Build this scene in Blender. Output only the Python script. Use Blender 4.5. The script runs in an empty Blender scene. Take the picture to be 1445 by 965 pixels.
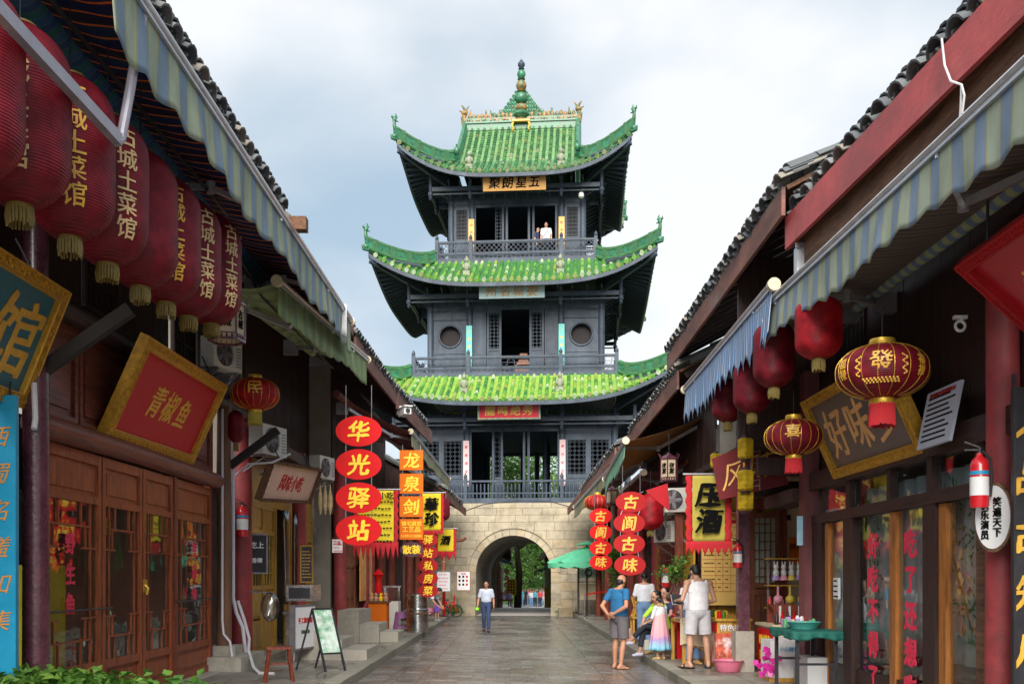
import bpy, bmesh, math, random
from math import pi, sin, cos, radians
from mathutils import Vector, Matrix, noise
SC = bpy.context.scene
COL = SC.collection
RND = random.Random(11)
V = Vector
# ---------------------------------------------------------------- camera
EYE = 1.65
cam_d = bpy.data.cameras.new('camera'); cam = bpy.data.objects.new('camera', cam_d); COL.objects.link(cam)
cam_d.sensor_width = 36; cam_d.lens = 34.38; cam_d.shift_y = 0.2294; cam_d.clip_start = .05; cam_d.clip_end = 3000
cam.location = (0, 0, EYE); cam.rotation_euler = (pi/2, 0, 0); SC.camera = cam
def at(px, py, Y):                      # a place in the street, measured on the photograph
    return V(((px-722.5)/1380*Y, Y, EYE-(py-814)/1380*Y))
# ---------------------------------------------------------------- light
SUN_EL, SUN_AZ = radians(36), radians(184)      # from behind the viewer
w = bpy.data.worlds.new('World'); SC.world = w; w.use_nodes = True
nt = w.node_tree; nt.nodes.clear()
def N(tree, t, **k):
    n = tree.nodes.new(t)
    for a, b in k.items():
        if a.startswith('i_'):
            key = a[2:]; key = int(key) if key.isdigit() else key.replace('_', ' ')
            n.inputs[key].default_value = b
        else: setattr(n, a, b)
    return n
tc = N(nt, 'ShaderNodeTexCoord')
sky = N(nt, 'ShaderNodeTexSky', sky_type='NISHITA', sun_disc=False, sun_elevation=SUN_EL, sun_rotation=SUN_AZ)
bg1 = N(nt, 'ShaderNodeBackground', i_Strength=0.05)
nt.links.new(sky.outputs[0], bg1.inputs[0])
mp = N(nt, 'ShaderNodeMapping'); mp.inputs['Scale'].default_value = (1, 1, 1.7); mp.inputs['Location'].default_value = (7.3, 4, 1)
nt.links.new(tc.outputs['Generated'], mp.inputs[0])
n1 = N(nt, 'ShaderNodeTexNoise', i_Scale=1.7, i_Detail=6, i_Roughness=.42, i_Distortion=.15)
nt.links.new(mp.outputs[0], n1.inputs[0])
cr = N(nt, 'ShaderNodeValToRGB'); e = cr.color_ramp
e.elements[0].position = .42; e.elements[0].color = (.43, .56, .68, 1)
e.elements[1].position = .55; e.elements[1].color = (.95, .965, .98, 1)
m_ = e.elements.new(.49); m_.color = (.66, .74, .81, 1)
nt.links.new(n1.outputs[0], cr.inputs[0])
bg2 = N(nt, 'ShaderNodeBackground', i_Strength=.200)
nt.links.new(cr.outputs[0], bg2.inputs[0])
mx = N(nt, 'ShaderNodeMixShader', i_0=.93); wo_ = N(nt, 'ShaderNodeOutputWorld')
nt.links.new(bg1.outputs[0], mx.inputs[1]); nt.links.new(bg2.outputs[0], mx.inputs[2]); nt.links.new(mx.outputs[0], wo_.inputs[0])
sun_d = bpy.data.lights.new('sun', 'SUN'); sun_d.energy = 1.5; sun_d.angle = radians(48); sun_d.color = (1, .95, .88)
sun = bpy.data.objects.new('sun', sun_d); COL.objects.link(sun)
sd = V((sin(SUN_AZ)*cos(SUN_EL), cos(SUN_AZ)*cos(SUN_EL), sin(SUN_EL)))
sun.rotation_euler = sd.to_track_quat('Z', 'Y').to_euler()
SC.view_settings.view_transform = 'Standard'; SC.view_settings.look = 'None'
SC.view_settings.gamma = 1; SC.view_settings.exposure = 2.42

# ---------------------------------------------------------------- materials
MATS = {}
def new_mat(name):
    m = bpy.data.materials.new(name); m.use_nodes = True
    t = m.node_tree; t.nodes.clear()
    out = N(t, 'ShaderNodeOutputMaterial'); p = N(t, 'ShaderNodeBsdfPrincipled')
    t.links.new(p.outputs[0], out.inputs[0])
    return m, t, p, out
def mixc(t, fac, a, b, mode='MIX'):
    n = t.nodes.new('ShaderNodeMix'); n.data_type = 'RGBA'; n.blend_type = mode; n.clamp_factor = True
    for s, v in ((0, fac), (6, a), (7, b)):
        if isinstance(v, (int, float)): n.inputs[s].default_value = v
        elif isinstance(v, tuple): n.inputs[s].default_value = v if len(v) == 4 else (*v, 1)
        else: t.links.new(v, n.inputs[s])
    return n.outputs[2]
def ramp(t, inp, stops, const=False):
    c = t.nodes.new('ShaderNodeValToRGB'); e = c.color_ramp
    if const: e.interpolation = 'CONSTANT'
    while len(e.elements) < len(stops): e.elements.new(.5)
    for el, (p, col) in zip(e.elements, stops):
        el.position = p; el.color = (col, col, col, 1) if isinstance(col, (int, float)) else (*col, 1)
    t.links.new(inp, c.inputs[0]); return c.outputs[0]
def coords(t, scale=(1, 1, 1)):
    c = N(t, 'ShaderNodeTexCoord'); m = N(t, 'ShaderNodeMapping'); m.inputs['Scale'].default_value = scale
    t.links.new(c.outputs['Object'], m.inputs[0]); return m.outputs[0]
def mat(name, col, rough=.65, var=.25, scale=5, stretch=(1, 1, 1), bump=.25, bscale=40, metal=0, dirt=0, dirtcol=(.05, .045, .04),
        tint=None, spec=.5, transl=0, second=None, secamt=.5, coat=0, wet=0):
    """colour with uneven grain, patches of wear and fine relief"""
    if name in MATS: return MATS[name]
    m, t, p, out = new_mat(name)
    co = coords(t, stretch)
    a = N(t, 'ShaderNodeTexNoise', i_Scale=scale, i_Detail=8, i_Roughness=.62); t.links.new(co, a.inputs[0])
    lo = tuple(c*(1-var) for c in col); hi = tuple(min(1, c*(1+var)) for c in col)
    c = mixc(t, ramp(t, a.outputs[0], [(.3, 0.0), (.7, 1.0)]), lo, hi)
    if second:
        b = N(t, 'ShaderNodeTexNoise', i_Scale=scale*.35, i_Detail=6, i_Roughness=.7); t.links.new(co, b.inputs[0])
        c = mixc(t, ramp(t, b.outputs[0], [(.62-secamt*.3, 0.0), (.72-secamt*.2, 1.0)]), c, second)
    if tint:                                   # per-piece tint (tiles, stones, leaves); on leaves it rises towards clump tops
        at_ = N(t, 'ShaderNodeAttribute', attribute_name='tint')
        cc = ramp(t, at_.outputs['Fac'], tint)
        c = mixc(t, .75, c, cc)
    if dirt:
        d = N(t, 'ShaderNodeTexNoise', i_Scale=scale*.6+1, i_Detail=10, i_Roughness=.75); t.links.new(coords(t), d.inputs[0])
        c = mixc(t, mixc(t, ramp(t, d.outputs[0], [(.45, 0.0), (.68, 1.0)]), (0, 0, 0), (dirt, dirt, dirt)), c, dirtcol)
    t.links.new(c, p.inputs['Base Color'])
    p.inputs['Roughness'].default_value = rough; p.inputs['Metallic'].default_value = metal
    p.inputs['Specular IOR Level'].default_value = spec
    if coat: p.inputs['Coat Weight'].default_value = coat; p.inputs['Coat Roughness'].default_value = .2
    r_ = ramp(t, a.outputs[0], [(.2, max(.02, rough-.12)), (.8, min(1, rough+.12))]); t.links.new(r_, p.inputs['Roughness'])
    if wet:                                    # damp patches: darker and glossier
        wn = N(t, 'ShaderNodeTexNoise', i_Scale=.55, i_Detail=5, i_Roughness=.6); t.links.new(N(t, 'ShaderNodeTexCoord').outputs['Object'], wn.inputs[0])
        wf = ramp(t, wn.outputs[0], [(.44, 0.0), (.60, 1.0)])
        t.links.new(mixc(t, wf, c, mixc(t, wet, c, (.05, .045, .04))), p.inputs['Base Color'])
        t.links.new(mixc(t, wf, r_, (.16, .16, .16)), p.inputs['Roughness'])
    if bump:
        n = N(t, 'ShaderNodeTexNoise', i_Scale=bscale, i_Detail=6, i_Roughness=.6); t.links.new(co, n.inputs[0])
        bp = N(t, 'ShaderNodeBump', i_Strength=bump, i_Distance=.01); t.links.new(n.outputs[0], bp.inputs['Height'])
        t.links.new(bp.outputs[0], p.inputs['Normal'])
    if transl:
        tr = N(t, 'ShaderNodeBsdfTranslucent'); t.links.new(c, tr.inputs[0])
        ms = N(t, 'ShaderNodeMixShader', i_0=transl); t.links.new(p.outputs[0], ms.inputs[1]); t.links.new(tr.outputs[0], ms.inputs[2])
        t.links.new(ms.outputs[0], out.inputs[0])
    MATS[name] = m; return m
def wood(name, col, rough=.5, var=.45, axis='z', dirt=.25, bump=.35, **k):
    st = {'z': (9, 9, .8), 'y': (9, .8, 9), 'x': (.8, 9, 9)}[axis]
    k.setdefault('second', tuple(c*.42 for c in col)); k.setdefault('secamt', .28); k.setdefault('spec', .28); return mat(name, col, rough, var, 3.5, st, bump, 14, dirt=dirt, **k)
def stripes(name, cols, period, axis=1, rough=.8, transl=.35, lines=None, line_w=.04, dirt=.3):
    """woven cloth with coloured stripes across one axis of the object"""
    m, t, p, out = new_mat(name)
    c = N(t, 'ShaderNodeTexCoord'); s = N(t, 'ShaderNodeSeparateXYZ'); t.links.new(c.outputs['Object'], s.inputs[0])
    d = N(t, 'ShaderNodeMath', operation='DIVIDE', i_1=period); t.links.new(s.outputs[axis], d.inputs[0])
    f = N(t, 'ShaderNodeMath', operation='FRACT'); t.links.new(d.outputs[0], f.inputs[0])
    stops = []; n = len(cols)
    for i, cc in enumerate(cols):
        a, b = i/n, (i+1)/n
        if lines: stops += [(a, lines), (a+line_w, cc)]
        else: stops += [(a, cc)]
    col = ramp(t, f.outputs[0], stops, True)
    nz = N(t, 'ShaderNodeTexNoise', i_Scale=3.0, i_Detail=8, i_Roughness=.7); t.links.new(coords(t, (1, 1, .5)), nz.inputs[0])
    col = mixc(t, mixc(t, ramp(t, nz.outputs[0], [(.4, 0.0), (.72, 1.0)]), (0, 0, 0), (dirt,)*3), col, (.12, .14, .09))
    t.links.new(col, p.inputs['Base Color']); p.inputs['Roughness'].default_value = rough
    tr = N(t, 'ShaderNodeBsdfTranslucent'); t.links.new(col, tr.inputs[0])
    ms = N(t, 'ShaderNodeMixShader', i_0=transl); t.links.new(p.outputs[0], ms.inputs[1]); t.links.new(tr.outputs[0], ms.inputs[2])
    t.links.new(ms.outputs[0], out.inputs[0]); MATS[name] = m; return m
def glassmat(name, col=(.9, .95, .95), refl=.18, rough=.03):
    m, t, p, out = new_mat(name); t.nodes.remove(p)
    tr = N(t, 'ShaderNodeBsdfTransparent', i_Color=(*col, 1)); g = N(t, 'ShaderNodeBsdfGlossy', i_Roughness=rough)
    lw = N(t, 'ShaderNodeLayerWeight', i_Blend=.35)
    mr = N(t, 'ShaderNodeMapRange', i_3=refl*.6, i_4=min(1, refl*3)); t.links.new(lw.outputs['Fresnel'], mr.inputs[0])
    nz = N(t, 'ShaderNodeTexNoise', i_Scale=2.2, i_Detail=2); t.links.new(coords(t), nz.inputs[0])
    bp = N(t, 'ShaderNodeBump', i_Strength=.06, i_Distance=.1); t.links.new(nz.outputs[0], bp.inputs['Height']); t.links.new(bp.outputs[0], g.inputs['Normal'])
    ms = N(t, 'ShaderNodeMixShader'); t.links.new(mr.outputs[0], ms.inputs[0]); t.links.new(tr.outputs[0], ms.inputs[1]); t.links.new(g.outputs[0], ms.inputs[2])
    t.links.new(ms.outputs[0], out.inputs[0]); MATS[name] = m; return m
def lantern_mat(name, col, transl=.45, ribs=60, rough=.45, glow=0):
    m, t, p, out = new_mat(name)
    c = N(t, 'ShaderNodeTexCoord')
    nz = N(t, 'ShaderNodeTexNoise', i_Scale=7, i_Detail=7); t.links.new(c.outputs['Object'], nz.inputs[0])
    cc = mixc(t, ramp(t, nz.outputs[0], [(.35, 0.0), (.7, 1.0)]), tuple(x*.6 for x in col), tuple(min(1, x*1.25) for x in col))
    t.links.new(cc, p.inputs['Base Color']); p.inputs['Roughness'].default_value = rough
    s = N(t, 'ShaderNodeSeparateXYZ'); t.links.new(c.outputs['Object'], s.inputs[0])
    mu = N(t, 'ShaderNodeMath', operation='MULTIPLY', i_1=ribs*2.0); t.links.new(s.outputs[2], mu.inputs[0])
    sn = N(t, 'ShaderNodeMath', operation='SINE'); t.links.new(mu.outputs[0], sn.inputs[0])
    bp = N(t, 'ShaderNodeBump', i_Strength=.4, i_Distance=.005); t.links.new(sn.outputs[0], bp.inputs['Height'])
    t.links.new(bp.outputs[0], p.inputs['Normal'])
    tr = N(t, 'ShaderNodeBsdfTranslucent'); t.links.new(cc, tr.inputs[0])
    ms = N(t, 'ShaderNodeMixShader', i_0=transl); t.links.new(p.outputs[0], ms.inputs[1]); t.links.new(tr.outputs[0], ms.inputs[2])
    t.links.new(ms.outputs[0], out.inputs[0]); MATS[name] = m; return m

K = {}
K['ink'] = mat('black_timber', (.032, .046, .068), .5, .45, 3, (1, 1, .22), bump=.45, second=(.06, .08, .11), secamt=.4, dirt=.35, dirtcol=(.10, .12, .14), spec=.3)
K['ink2'] = mat('dark_rafter_paint', (.026, .042, .062), .6, .35, 4, bump=.2)
K['glaze'] = mat('green_glazed_tile', (.10, .33, .06), .48, .45, 8, bump=.5, coat=.12,
                 tint=[(0, (.02, .09, .04)), (.25, (.05, .20, .04)), (.5, (.12, .32, .04)), (.75, (.22, .42, .07)), (.88, (.36, .32, .04)), (.96, (.55, .6, .45))], dirt=.55, dirtcol=(.03, .07, .03))
K['glaze_top'] = mat('old_green_glazed_tile', (.08, .24, .09), .5, .5, 8, bump=.5, coat=.1,
                 tint=[(0, (.012, .07, .035)), (.3, (.025, .13, .05)), (.6, (.055, .21, .07)), (.85, (.15, .33, .12)), (.95, (.3, .25, .07)), (1, (.42, .46, .35))], dirt=.95, dirtcol=(.055, .06, .03))
K['ridge'] = mat('green_ridge_glaze', (.02, .15, .075), .4, .6, 5, bump=1.0, bscale=9, coat=.2, dirt=.8, dirtcol=(.07, .09, .04))
K['ochre_glaze'] = mat('ochre_glaze', (.38, .18, .04), .45, .5, 8, bump=.8, bscale=14, second=(.04, .12, .05), secamt=.6, dirt=.6)
K['statue'] = mat('weathered_statue', (.22, .24, .17), .9, .4, 12, bump=.6)
K['stone'] = mat('sandstone', (.37, .315, .225), .85, .25, 2.2, (1, 1, .45), bump=.6, bscale=18, second=(.30, .23, .145), secamt=.4,
                 tint=[(0, (.31, .27, .2)), (.4, (.38, .325, .235)), (.75, (.43, .37, .26)), (.93, (.42, .31, .18)), (1, (.35, .33, .28))], dirt=.7, dirtcol=(.15, .13, .085))
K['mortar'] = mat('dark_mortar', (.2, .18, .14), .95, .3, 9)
K['pave'] = mat('wet_paving_brick', (.20, .19, .175), .30, .25, 4, bump=.45, bscale=30, second=(.25, .14, .09), secamt=.3,
                tint=[(0, (.13, .125, .12)), (.4, (.19, .185, .175)), (.85, (.26, .25, .235)), (1, (.25, .18, .13))], dirt=.5, dirtcol=(.1, .085, .07), wet=.4)
K['joint'] = mat('sandy_joint', (.13, .105, .08), .7, .3, 6)
K['slab'] = mat('pavement_slab', (.27, .25, .21), .6, .2, 3, bump=.4, bscale=25, tint=[(0, (.19, .175, .15)), (.5, (.28, .26, .22)), (1, (.36, .32, .26))], dirt=.5, dirtcol=(.13, .115, .09), wet=.3)
K['kerb'] = mat('mossy_kerb', (.24, .23, .19), .8, .25, 4, bump=.6, bscale=22, tint=[(0, (.18, .17, .14)), (1, (.3, .28, .23))], dirt=.5, dirtcol=(.10, .11, .05))
K['concrete'] = mat('weathered_concrete', (.42, .39, .33), .9, .2, 3, bump=.6, bscale=25, dirt=.5, dirtcol=(.16, .14, .11))
K['oxblood'] = wood('oxblood_wood', (.22, .05, .03), .45, .5)
K['oxbloody'] = wood('oxblood_beam_wood', (.21, .06, .04), .42, .5, axis='y', coat=.1)
K['panel'] = wood('red_brown_panel_wood', (.34, .088, .034), .4, .5, axis='z', dirt=.2)
K['darkwood'] = wood('dark_wood', (.045, .022, .019), .5, .5)
K['darkwoody'] = wood('dark_beam_wood', (.05, .024, .022), .5, .5, axis='y')
K['redpost'] = mat('red_painted_post', (.34, .045, .05), .55, .25, 4, bump=.5, bscale=30, dirt=.45, dirtcol=(.1, .04, .04))
K['purplepost'] = mat('dark_plum_post', (.10, .03, .045), .28, .4, 5, bump=.8, bscale=18, coat=.5)
K['redfascia'] = mat('red_fascia_paint', (.46, .075, .075), .6, .35, 1.3, (1, .4, 1), .5, 20, second=(.52, .16, .15), secamt=.35, dirt=.6, dirtcol=(.2, .05, .05))
K['rustfascia'] = mat('faded_red_fascia', (.20, .085, .065), .8, .5, 2, (1, .5, 2), .4, 20, second=(.22, .17, .16), secamt=.3, dirt=.4)
K['rawwood'] = wood('rough_brown_board', (.16, .08, .045), .8, .5, axis='y')
K['yellowwood'] = wood('honey_wood', (.58, .32, .05), .4, .35, coat=.2, dirt=.15)
K['orangestile'] = wood('orange_stile_wood', (.46, .17, .04), .45, .3)
K['brownwood'] = wood('brown_door_wood', (.25, .085, .045), .45, .4)
K['greytile'] = mat('grey_clay_tile', (.115, .125, .135), .85, .35, 5, bump=.6, bscale=25, second=(.24, .25, .23), secamt=.25,
                    tint=[(0, (.06, .068, .08)), (.5, (.12, .13, .14)), (.85, (.22, .22, .21)), (1, (.3, .22, .13))], dirt=.3, dirtcol=(.07, .09, .03))
K['black'] = mat('black_and_interior_shade', (.022, .018, .018), .8, .3, 3)  # black parts, and painted darkness behind windows and in a shop opening
K['plaster'] = mat('dim_plaster', (.30, .27, .23), .9, .2, 2)
K['creamwall'] = mat('cream_panel_wall', (.62, .5, .33), .75, .12, 3)
K['steel'] = mat('brushed_steel', (.62, .62, .62), .25, .15, 4, metal=1, bump=.1)
K['alu'] = mat('awning_rail', (.62, .63, .67), .35, .15, 5, metal=.6, bump=.1, dirt=.3, dirtcol=(.3, .3, .32))
K['armgrey'] = mat('lavender_grey_arm', (.30, .29, .34), .45, .2, 5, metal=.3)
K['greymetal'] = mat('grey_bracket_metal', (.28, .26, .28), .45, .2, 5, metal=.5)
K['cable'] = mat('pale_conduit', (.68, .66, .70), .6, .1, 5, bump=0)
K['blackcable'] = mat('black_cable', (.02, .02, .022), .6, .1, 5, bump=0)
K['acwhite'] = mat('air_conditioner_white', (.68, .66, .60), .6, .1, 4, bump=.1, dirt=.35, dirtcol=(.35, .3, .24))
K['blackmetal'] = mat('black_metal', (.025, .025, .03), .4, .2, 5)
K['cream'] = mat('cream_cap', (.58, .5, .34), .5, .1, 5, bump=0)
K['gold'] = mat('gold_carving', (.55, .29, .025), .38, .35, 16, bump=1.0, bscale=22, metal=.25)
K['goldflat'] = mat('gold_lettering', (.72, .40, .05), .4, .2, 12, bump=.1)
K['goldrib'] = mat('gold_trim', (.68, .42, .05), .35, .3, 14, metal=.5, bump=.3)
K['yellow'] = mat('yellow_lettering', (.90, .58, .02), .5, .08, 9, bump=0)
K['paleletter'] = mat('worn_pale_gold_letter', (.62, .44, .22), .6, .25, 14, bump=0)
K['plaqred'] = mat('plaque_red', (.52, .004, .022), .55, .1, 8, bump=.1)
K['plaqteal'] = mat('plaque_teal', (.012, .14, .20), .4, .15, 8, bump=.15)
K['plaqgrey'] = mat('plaque_brown_grey', (.12, .10, .10), .35, .15, 8, bump=.15)
K['signred'] = mat('sign_red', (.58, .006, .008), .6, .12, 5, bump=0, spec=.2)
K['signdkred'] = mat('sign_dark_red', (.36, .010, .012), .6, .12, 5, bump=0, spec=.2)
K['signorange'] = mat('sign_orange', (.66, .14, .006), .6, .08, 5, bump=0, spec=.2)
K['signyellow'] = mat('banner_yellow', (.86, .70, .03), .75, .1, 4, transl=.3)
K['olivecloth'] = mat('mustard_cloth', (.55, .45, .08), .85, .12, 6, transl=.25)
K['redcloth'] = mat('red_cloth', (.60, .02, .03), .8, .15, 6, transl=.3)
K['marooncloth'] = mat('maroon_cloth', (.20, .02, .025), .8, .2, 5, transl=.25)
K['inkblack'] = mat('black_lettering', (.006, .006, .006), .95, .1, 9, bump=0, spec=.05)
K['white'] = mat('white_board', (.80, .80, .80), .5, .05, 4, bump=0)
K['whitecloth'] = mat('white_cloth', (.78, .77, .78), .8, .08, 7, transl=.2)
K['pink'] = mat('pink_plastic', (.80, .22, .34), .35, .1, 5, bump=0, transl=.2)
K['purple'] = mat('purple_plastic', (.30, .12, .30), .4, .1, 5, bump=0)
K['blueboard'] = mat('bright_blue_board', (.015, .30, .52), .4, .08, 6, bump=.1)
K['glass'] = glassmat('window_glass', (.9, .95, .95), .12)
K['letterred'] = mat('red_film_letter', (.85, .03, .09), .5, .05, 6, bump=0)
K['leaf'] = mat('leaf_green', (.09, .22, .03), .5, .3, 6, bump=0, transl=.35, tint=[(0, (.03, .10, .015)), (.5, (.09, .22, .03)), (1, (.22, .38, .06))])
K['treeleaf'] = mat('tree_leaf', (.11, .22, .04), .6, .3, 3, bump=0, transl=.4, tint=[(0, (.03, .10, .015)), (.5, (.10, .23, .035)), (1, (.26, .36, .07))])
K['bark'] = mat('bark', (.10, .07, .05), .9, .4, 6, (1, 1, .3), .9, 10)
K['skin'] = mat('skin', (.50, .27, .18), .5, .08, 6, bump=.05)
K['skin2'] = mat('tanned_skin', (.42, .20, .12), .5, .08, 6, bump=.05)
K['hair'] = mat('black_hair', (.012, .01, .01), .45, .3, 20, bump=.6, bscale=60)
K['redrail'] = mat('red_extinguisher', (.62, .015, .025), .25, .1, 5, bump=0, coat=.5)
K['teal'] = mat('green_table_cloth', (.01, .14, .11), .7, .15, 5)
K['greencloth'] = mat('green_parasol_cloth', (.16, .66, .40), .7, .1, 5, transl=.35)

# ---------------------------------------------------------------- mesh builder
class MB:
    def __init__(s): s.v = []; s.f = []; s.t = []
    def add(s, vs, fs, tint=None):
        o = len(s.v); s.v += [tuple(p) for p in vs]; s.f += [tuple(i+o for i in f) for f in fs]
        s.t += [RND.random() if tint is None else tint]*len(fs); return s
    def box(s, c, d, m=None, tint=None):
        hx, hy, hz = d[0]/2, d[1]/2, d[2]/2
        P = [V((x, y, z)) for x in (-hx, hx) for y in (-hy, hy) for z in (-hz, hz)]
        if m is not None: P = [m @ p for p in P]
        c = V(c); P = [p+c for p in P]
        return s.add(P, [(0, 1, 3, 2), (4, 6, 7, 5), (0, 4, 5, 1), (2, 3, 7, 6), (0, 2, 6, 4), (1, 5, 7, 3)], tint)
    def bx(s, x0, x1, y0, y1, z0, z1, tint=None):
        return s.box(((x0+x1)/2, (y0+y1)/2, (z0+z1)/2), (abs(x1-x0), abs(y1-y0), abs(z1-z0)), None, tint)
    def bar(s, p, q, w, h=None, up=(0, 0, 1)):
        p, q = V(p), V(q); h = h or w; d = (q-p); L = d.length
        if L < 1e-6: return s
        d.normalize(); side = d.cross(V(up))
        if side.length < 1e-4: side = d.cross(V((1, 0, 0)))
        side.normalize(); u = side.cross(d)
        m = Matrix((side, d, u)).transposed()
        return s.box((p+q)/2, (w, L, h), m)
    def tube(s, pts, r, n=8, cap=True, tint=None):
        pts = [V(p) for p in pts]; k = len(pts); rs = r if isinstance(r, (list, tuple)) else [r]*k
        d0 = (pts[1]-pts[0]).normalized(); u = d0.orthogonal().normalized(); vs = []
        for i, p in enumerate(pts):
            d = (pts[min(i+1, k-1)]-pts[max(i-1, 0)])
            d = d.normalized() if d.length > 1e-9 else d0
            u = (u-d*u.dot(d)).normalized(); w_ = d.cross(u)
            vs += [p+(u*cos(2*pi*j/n)+w_*sin(2*pi*j/n))*rs[i] for j in range(n)]
        fs = [(i*n+j, i*n+(j+1) % n, (i+1)*n+(j+1) % n, (i+1)*n+j) for i in range(k-1) for j in range(n)]
        if cap: fs += [tuple(range(n))[::-1], tuple((k-1)*n+j for j in range(n))]
        return s.add(vs, fs, tint)
    def lathe(s, prof, c=(0, 0, 0), n=16, m=None, sx=1, sy=1, flute=0, nf=0, tint=None):
        vs = []
        for r, z in prof:
            for j in range(n):
                a = 2*pi*j/n; rr = r*(1+flute*abs(cos(a*nf/2))) if nf else r
                vs.append(V((rr*cos(a)*sx, rr*sin(a)*sy, z)))
        if m is not None: vs = [m @ p for p in vs]
        c = V(c); vs = [p+c for p in vs]; k = len(prof)
        fs = [(i*n+j, i*n+(j+1) % n, (i+1)*n+(j+1) % n, (i+1)*n+j) for i in range(k-1) for j in range(n)]
        fs += [tuple(range(n))[::-1], tuple((k-1)*n+j for j in range(n))]
        return s.add(vs, fs, tint)
    def ell(s, c, r, n=12, k=8, m=None, tint=None):
        prof = [(max(1e-4, sin(pi*i/k)), -cos(pi*i/k)) for i in range(k+1)]
        M3 = Matrix.Diagonal(V(r)); M3 = (m @ M3) if m is not None else M3
        return s.lathe(prof, c, n, M3, tint=tint)
    def prism(s, poly, m, th, tint=None):      # 2-D outline in the xz plane of matrix m (4x4), thickness along its y
        n = len(poly); vs = [m @ V((x, 0, z)) for x, z in poly]+[m @ V((x, th, z)) for x, z in poly]
        fs = [tuple(range(n))[::-1], tuple(range(n, 2*n))]+[(i, (i+1) % n, n+(i+1) % n, n+i) for i in range(n)]
        return s.add(vs, fs, tint)
    def grid(s, fn, nu, nv, tint=None):
        vs = [fn(i/nu, j/nv) for j in range(nv+1) for i in range(nu+1)]
        fs = [(j*(nu+1)+i, j*(nu+1)+i+1, (j+1)*(nu+1)+i+1, (j+1)*(nu+1)+i) for j in range(nv) for i in range(nu)]
        return s.add(vs, fs, tint)
    def build(s, name, m, parent=None, smooth=False, stuff=False, world=True, ang=40, solid=0, label=None):
        me = bpy.data.meshes.new(name)
        inv = None
        if parent is not None and world: inv = ROOTM[parent.name].inverted()
        vs = [inv @ V(p) for p in s.v] if inv is not None else s.v
        me.from_pydata(vs, [], s.f); me.update()
        if smooth:
            me.polygons.foreach_set('use_smooth', [True]*len(me.polygons)); me.set_sharp_from_angle(angle=radians(ang))
        a = me.attributes.new('tint', 'FLOAT', 'FACE'); a.data.foreach_set('value', s.t)
        me.materials.append(m if not isinstance(m, str) else (K.get(m) or MATS[m]))
        o = bpy.data.objects.new(name, me); COL.objects.link(o)
        if solid:
            md = o.modifiers.new('thickness', 'SOLIDIFY'); md.thickness = solid; md.offset = 0
        if parent is not None: o.parent = parent
        ROOTM[o.name] = ROOTM[parent.name] if parent is not None else Matrix.Identity(4)
        if stuff: o['kind'] = 'stuff'
        if label: o['label'] = label
        return o
ROOTM = {}
def thing(name, label, cat, loc=(0, 0, 0), rz=0, group=None, rot=None):
    o = bpy.data.objects.new(name, None); COL.objects.link(o); o.empty_display_size = .2
    o.location = loc
    o.rotation_euler = rot if rot else (0, 0, rz)
    ROOTM[o.name] = Matrix.LocRotScale(V(loc), o.rotation_euler.to_quaternion(), None)
    o['label'] = label; o['category'] = cat
    if group: o['group'] = group
    return o
def tag(o, label, cat, group=None):
    o['label'] = label; o['category'] = cat
    if group: o['group'] = group
    return o
def struct(o): o['kind'] = 'structure'; return o
def copy_tree(o, parent=None):
    c = o.copy(); COL.objects.link(c)
    if parent is not None: c.parent = parent
    for ch in [x for x in o.children]: copy_tree(ch, c)
    return c
def dup(root, loc, rz=None, label=None, group=None, scale=None):
    c = copy_tree(root); c.location = loc
    if rz is not None: c.rotation_euler = (0, 0, rz)
    if scale: c.scale = (scale,)*3 if not isinstance(scale, tuple) else scale
    ROOTM[c.name] = Matrix.LocRotScale(V(loc), c.rotation_euler.to_quaternion(), c.scale)
    if label: c['label'] = label
    if group: c['group'] = group
    return c
def inst(me_obj, name, loc, rot=(0, 0, 0), parent=None, scale=None, m=None):   # another piece that shares the mesh of me_obj
    o = bpy.data.objects.new(name, me_obj.data if hasattr(me_obj, 'data') else me_obj); COL.objects.link(o)
    o.location = loc; o.rotation_euler = rot
    if scale: o.scale = scale
    if parent is not None: o.parent = parent; ROOTM[o.name] = ROOTM[parent.name]
    return o
def basis(o, ax, az):                  # 4x4 frame: x along ax, z along az, y away from the reader
    x = V(ax).normalized(); z = V(az).normalized(); y = z.cross(x).normalized(); z = x.cross(y).normalized()
    m = Matrix((x, y, z)).transposed().to_4x4(); m.translation = V(o); return m
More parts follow.
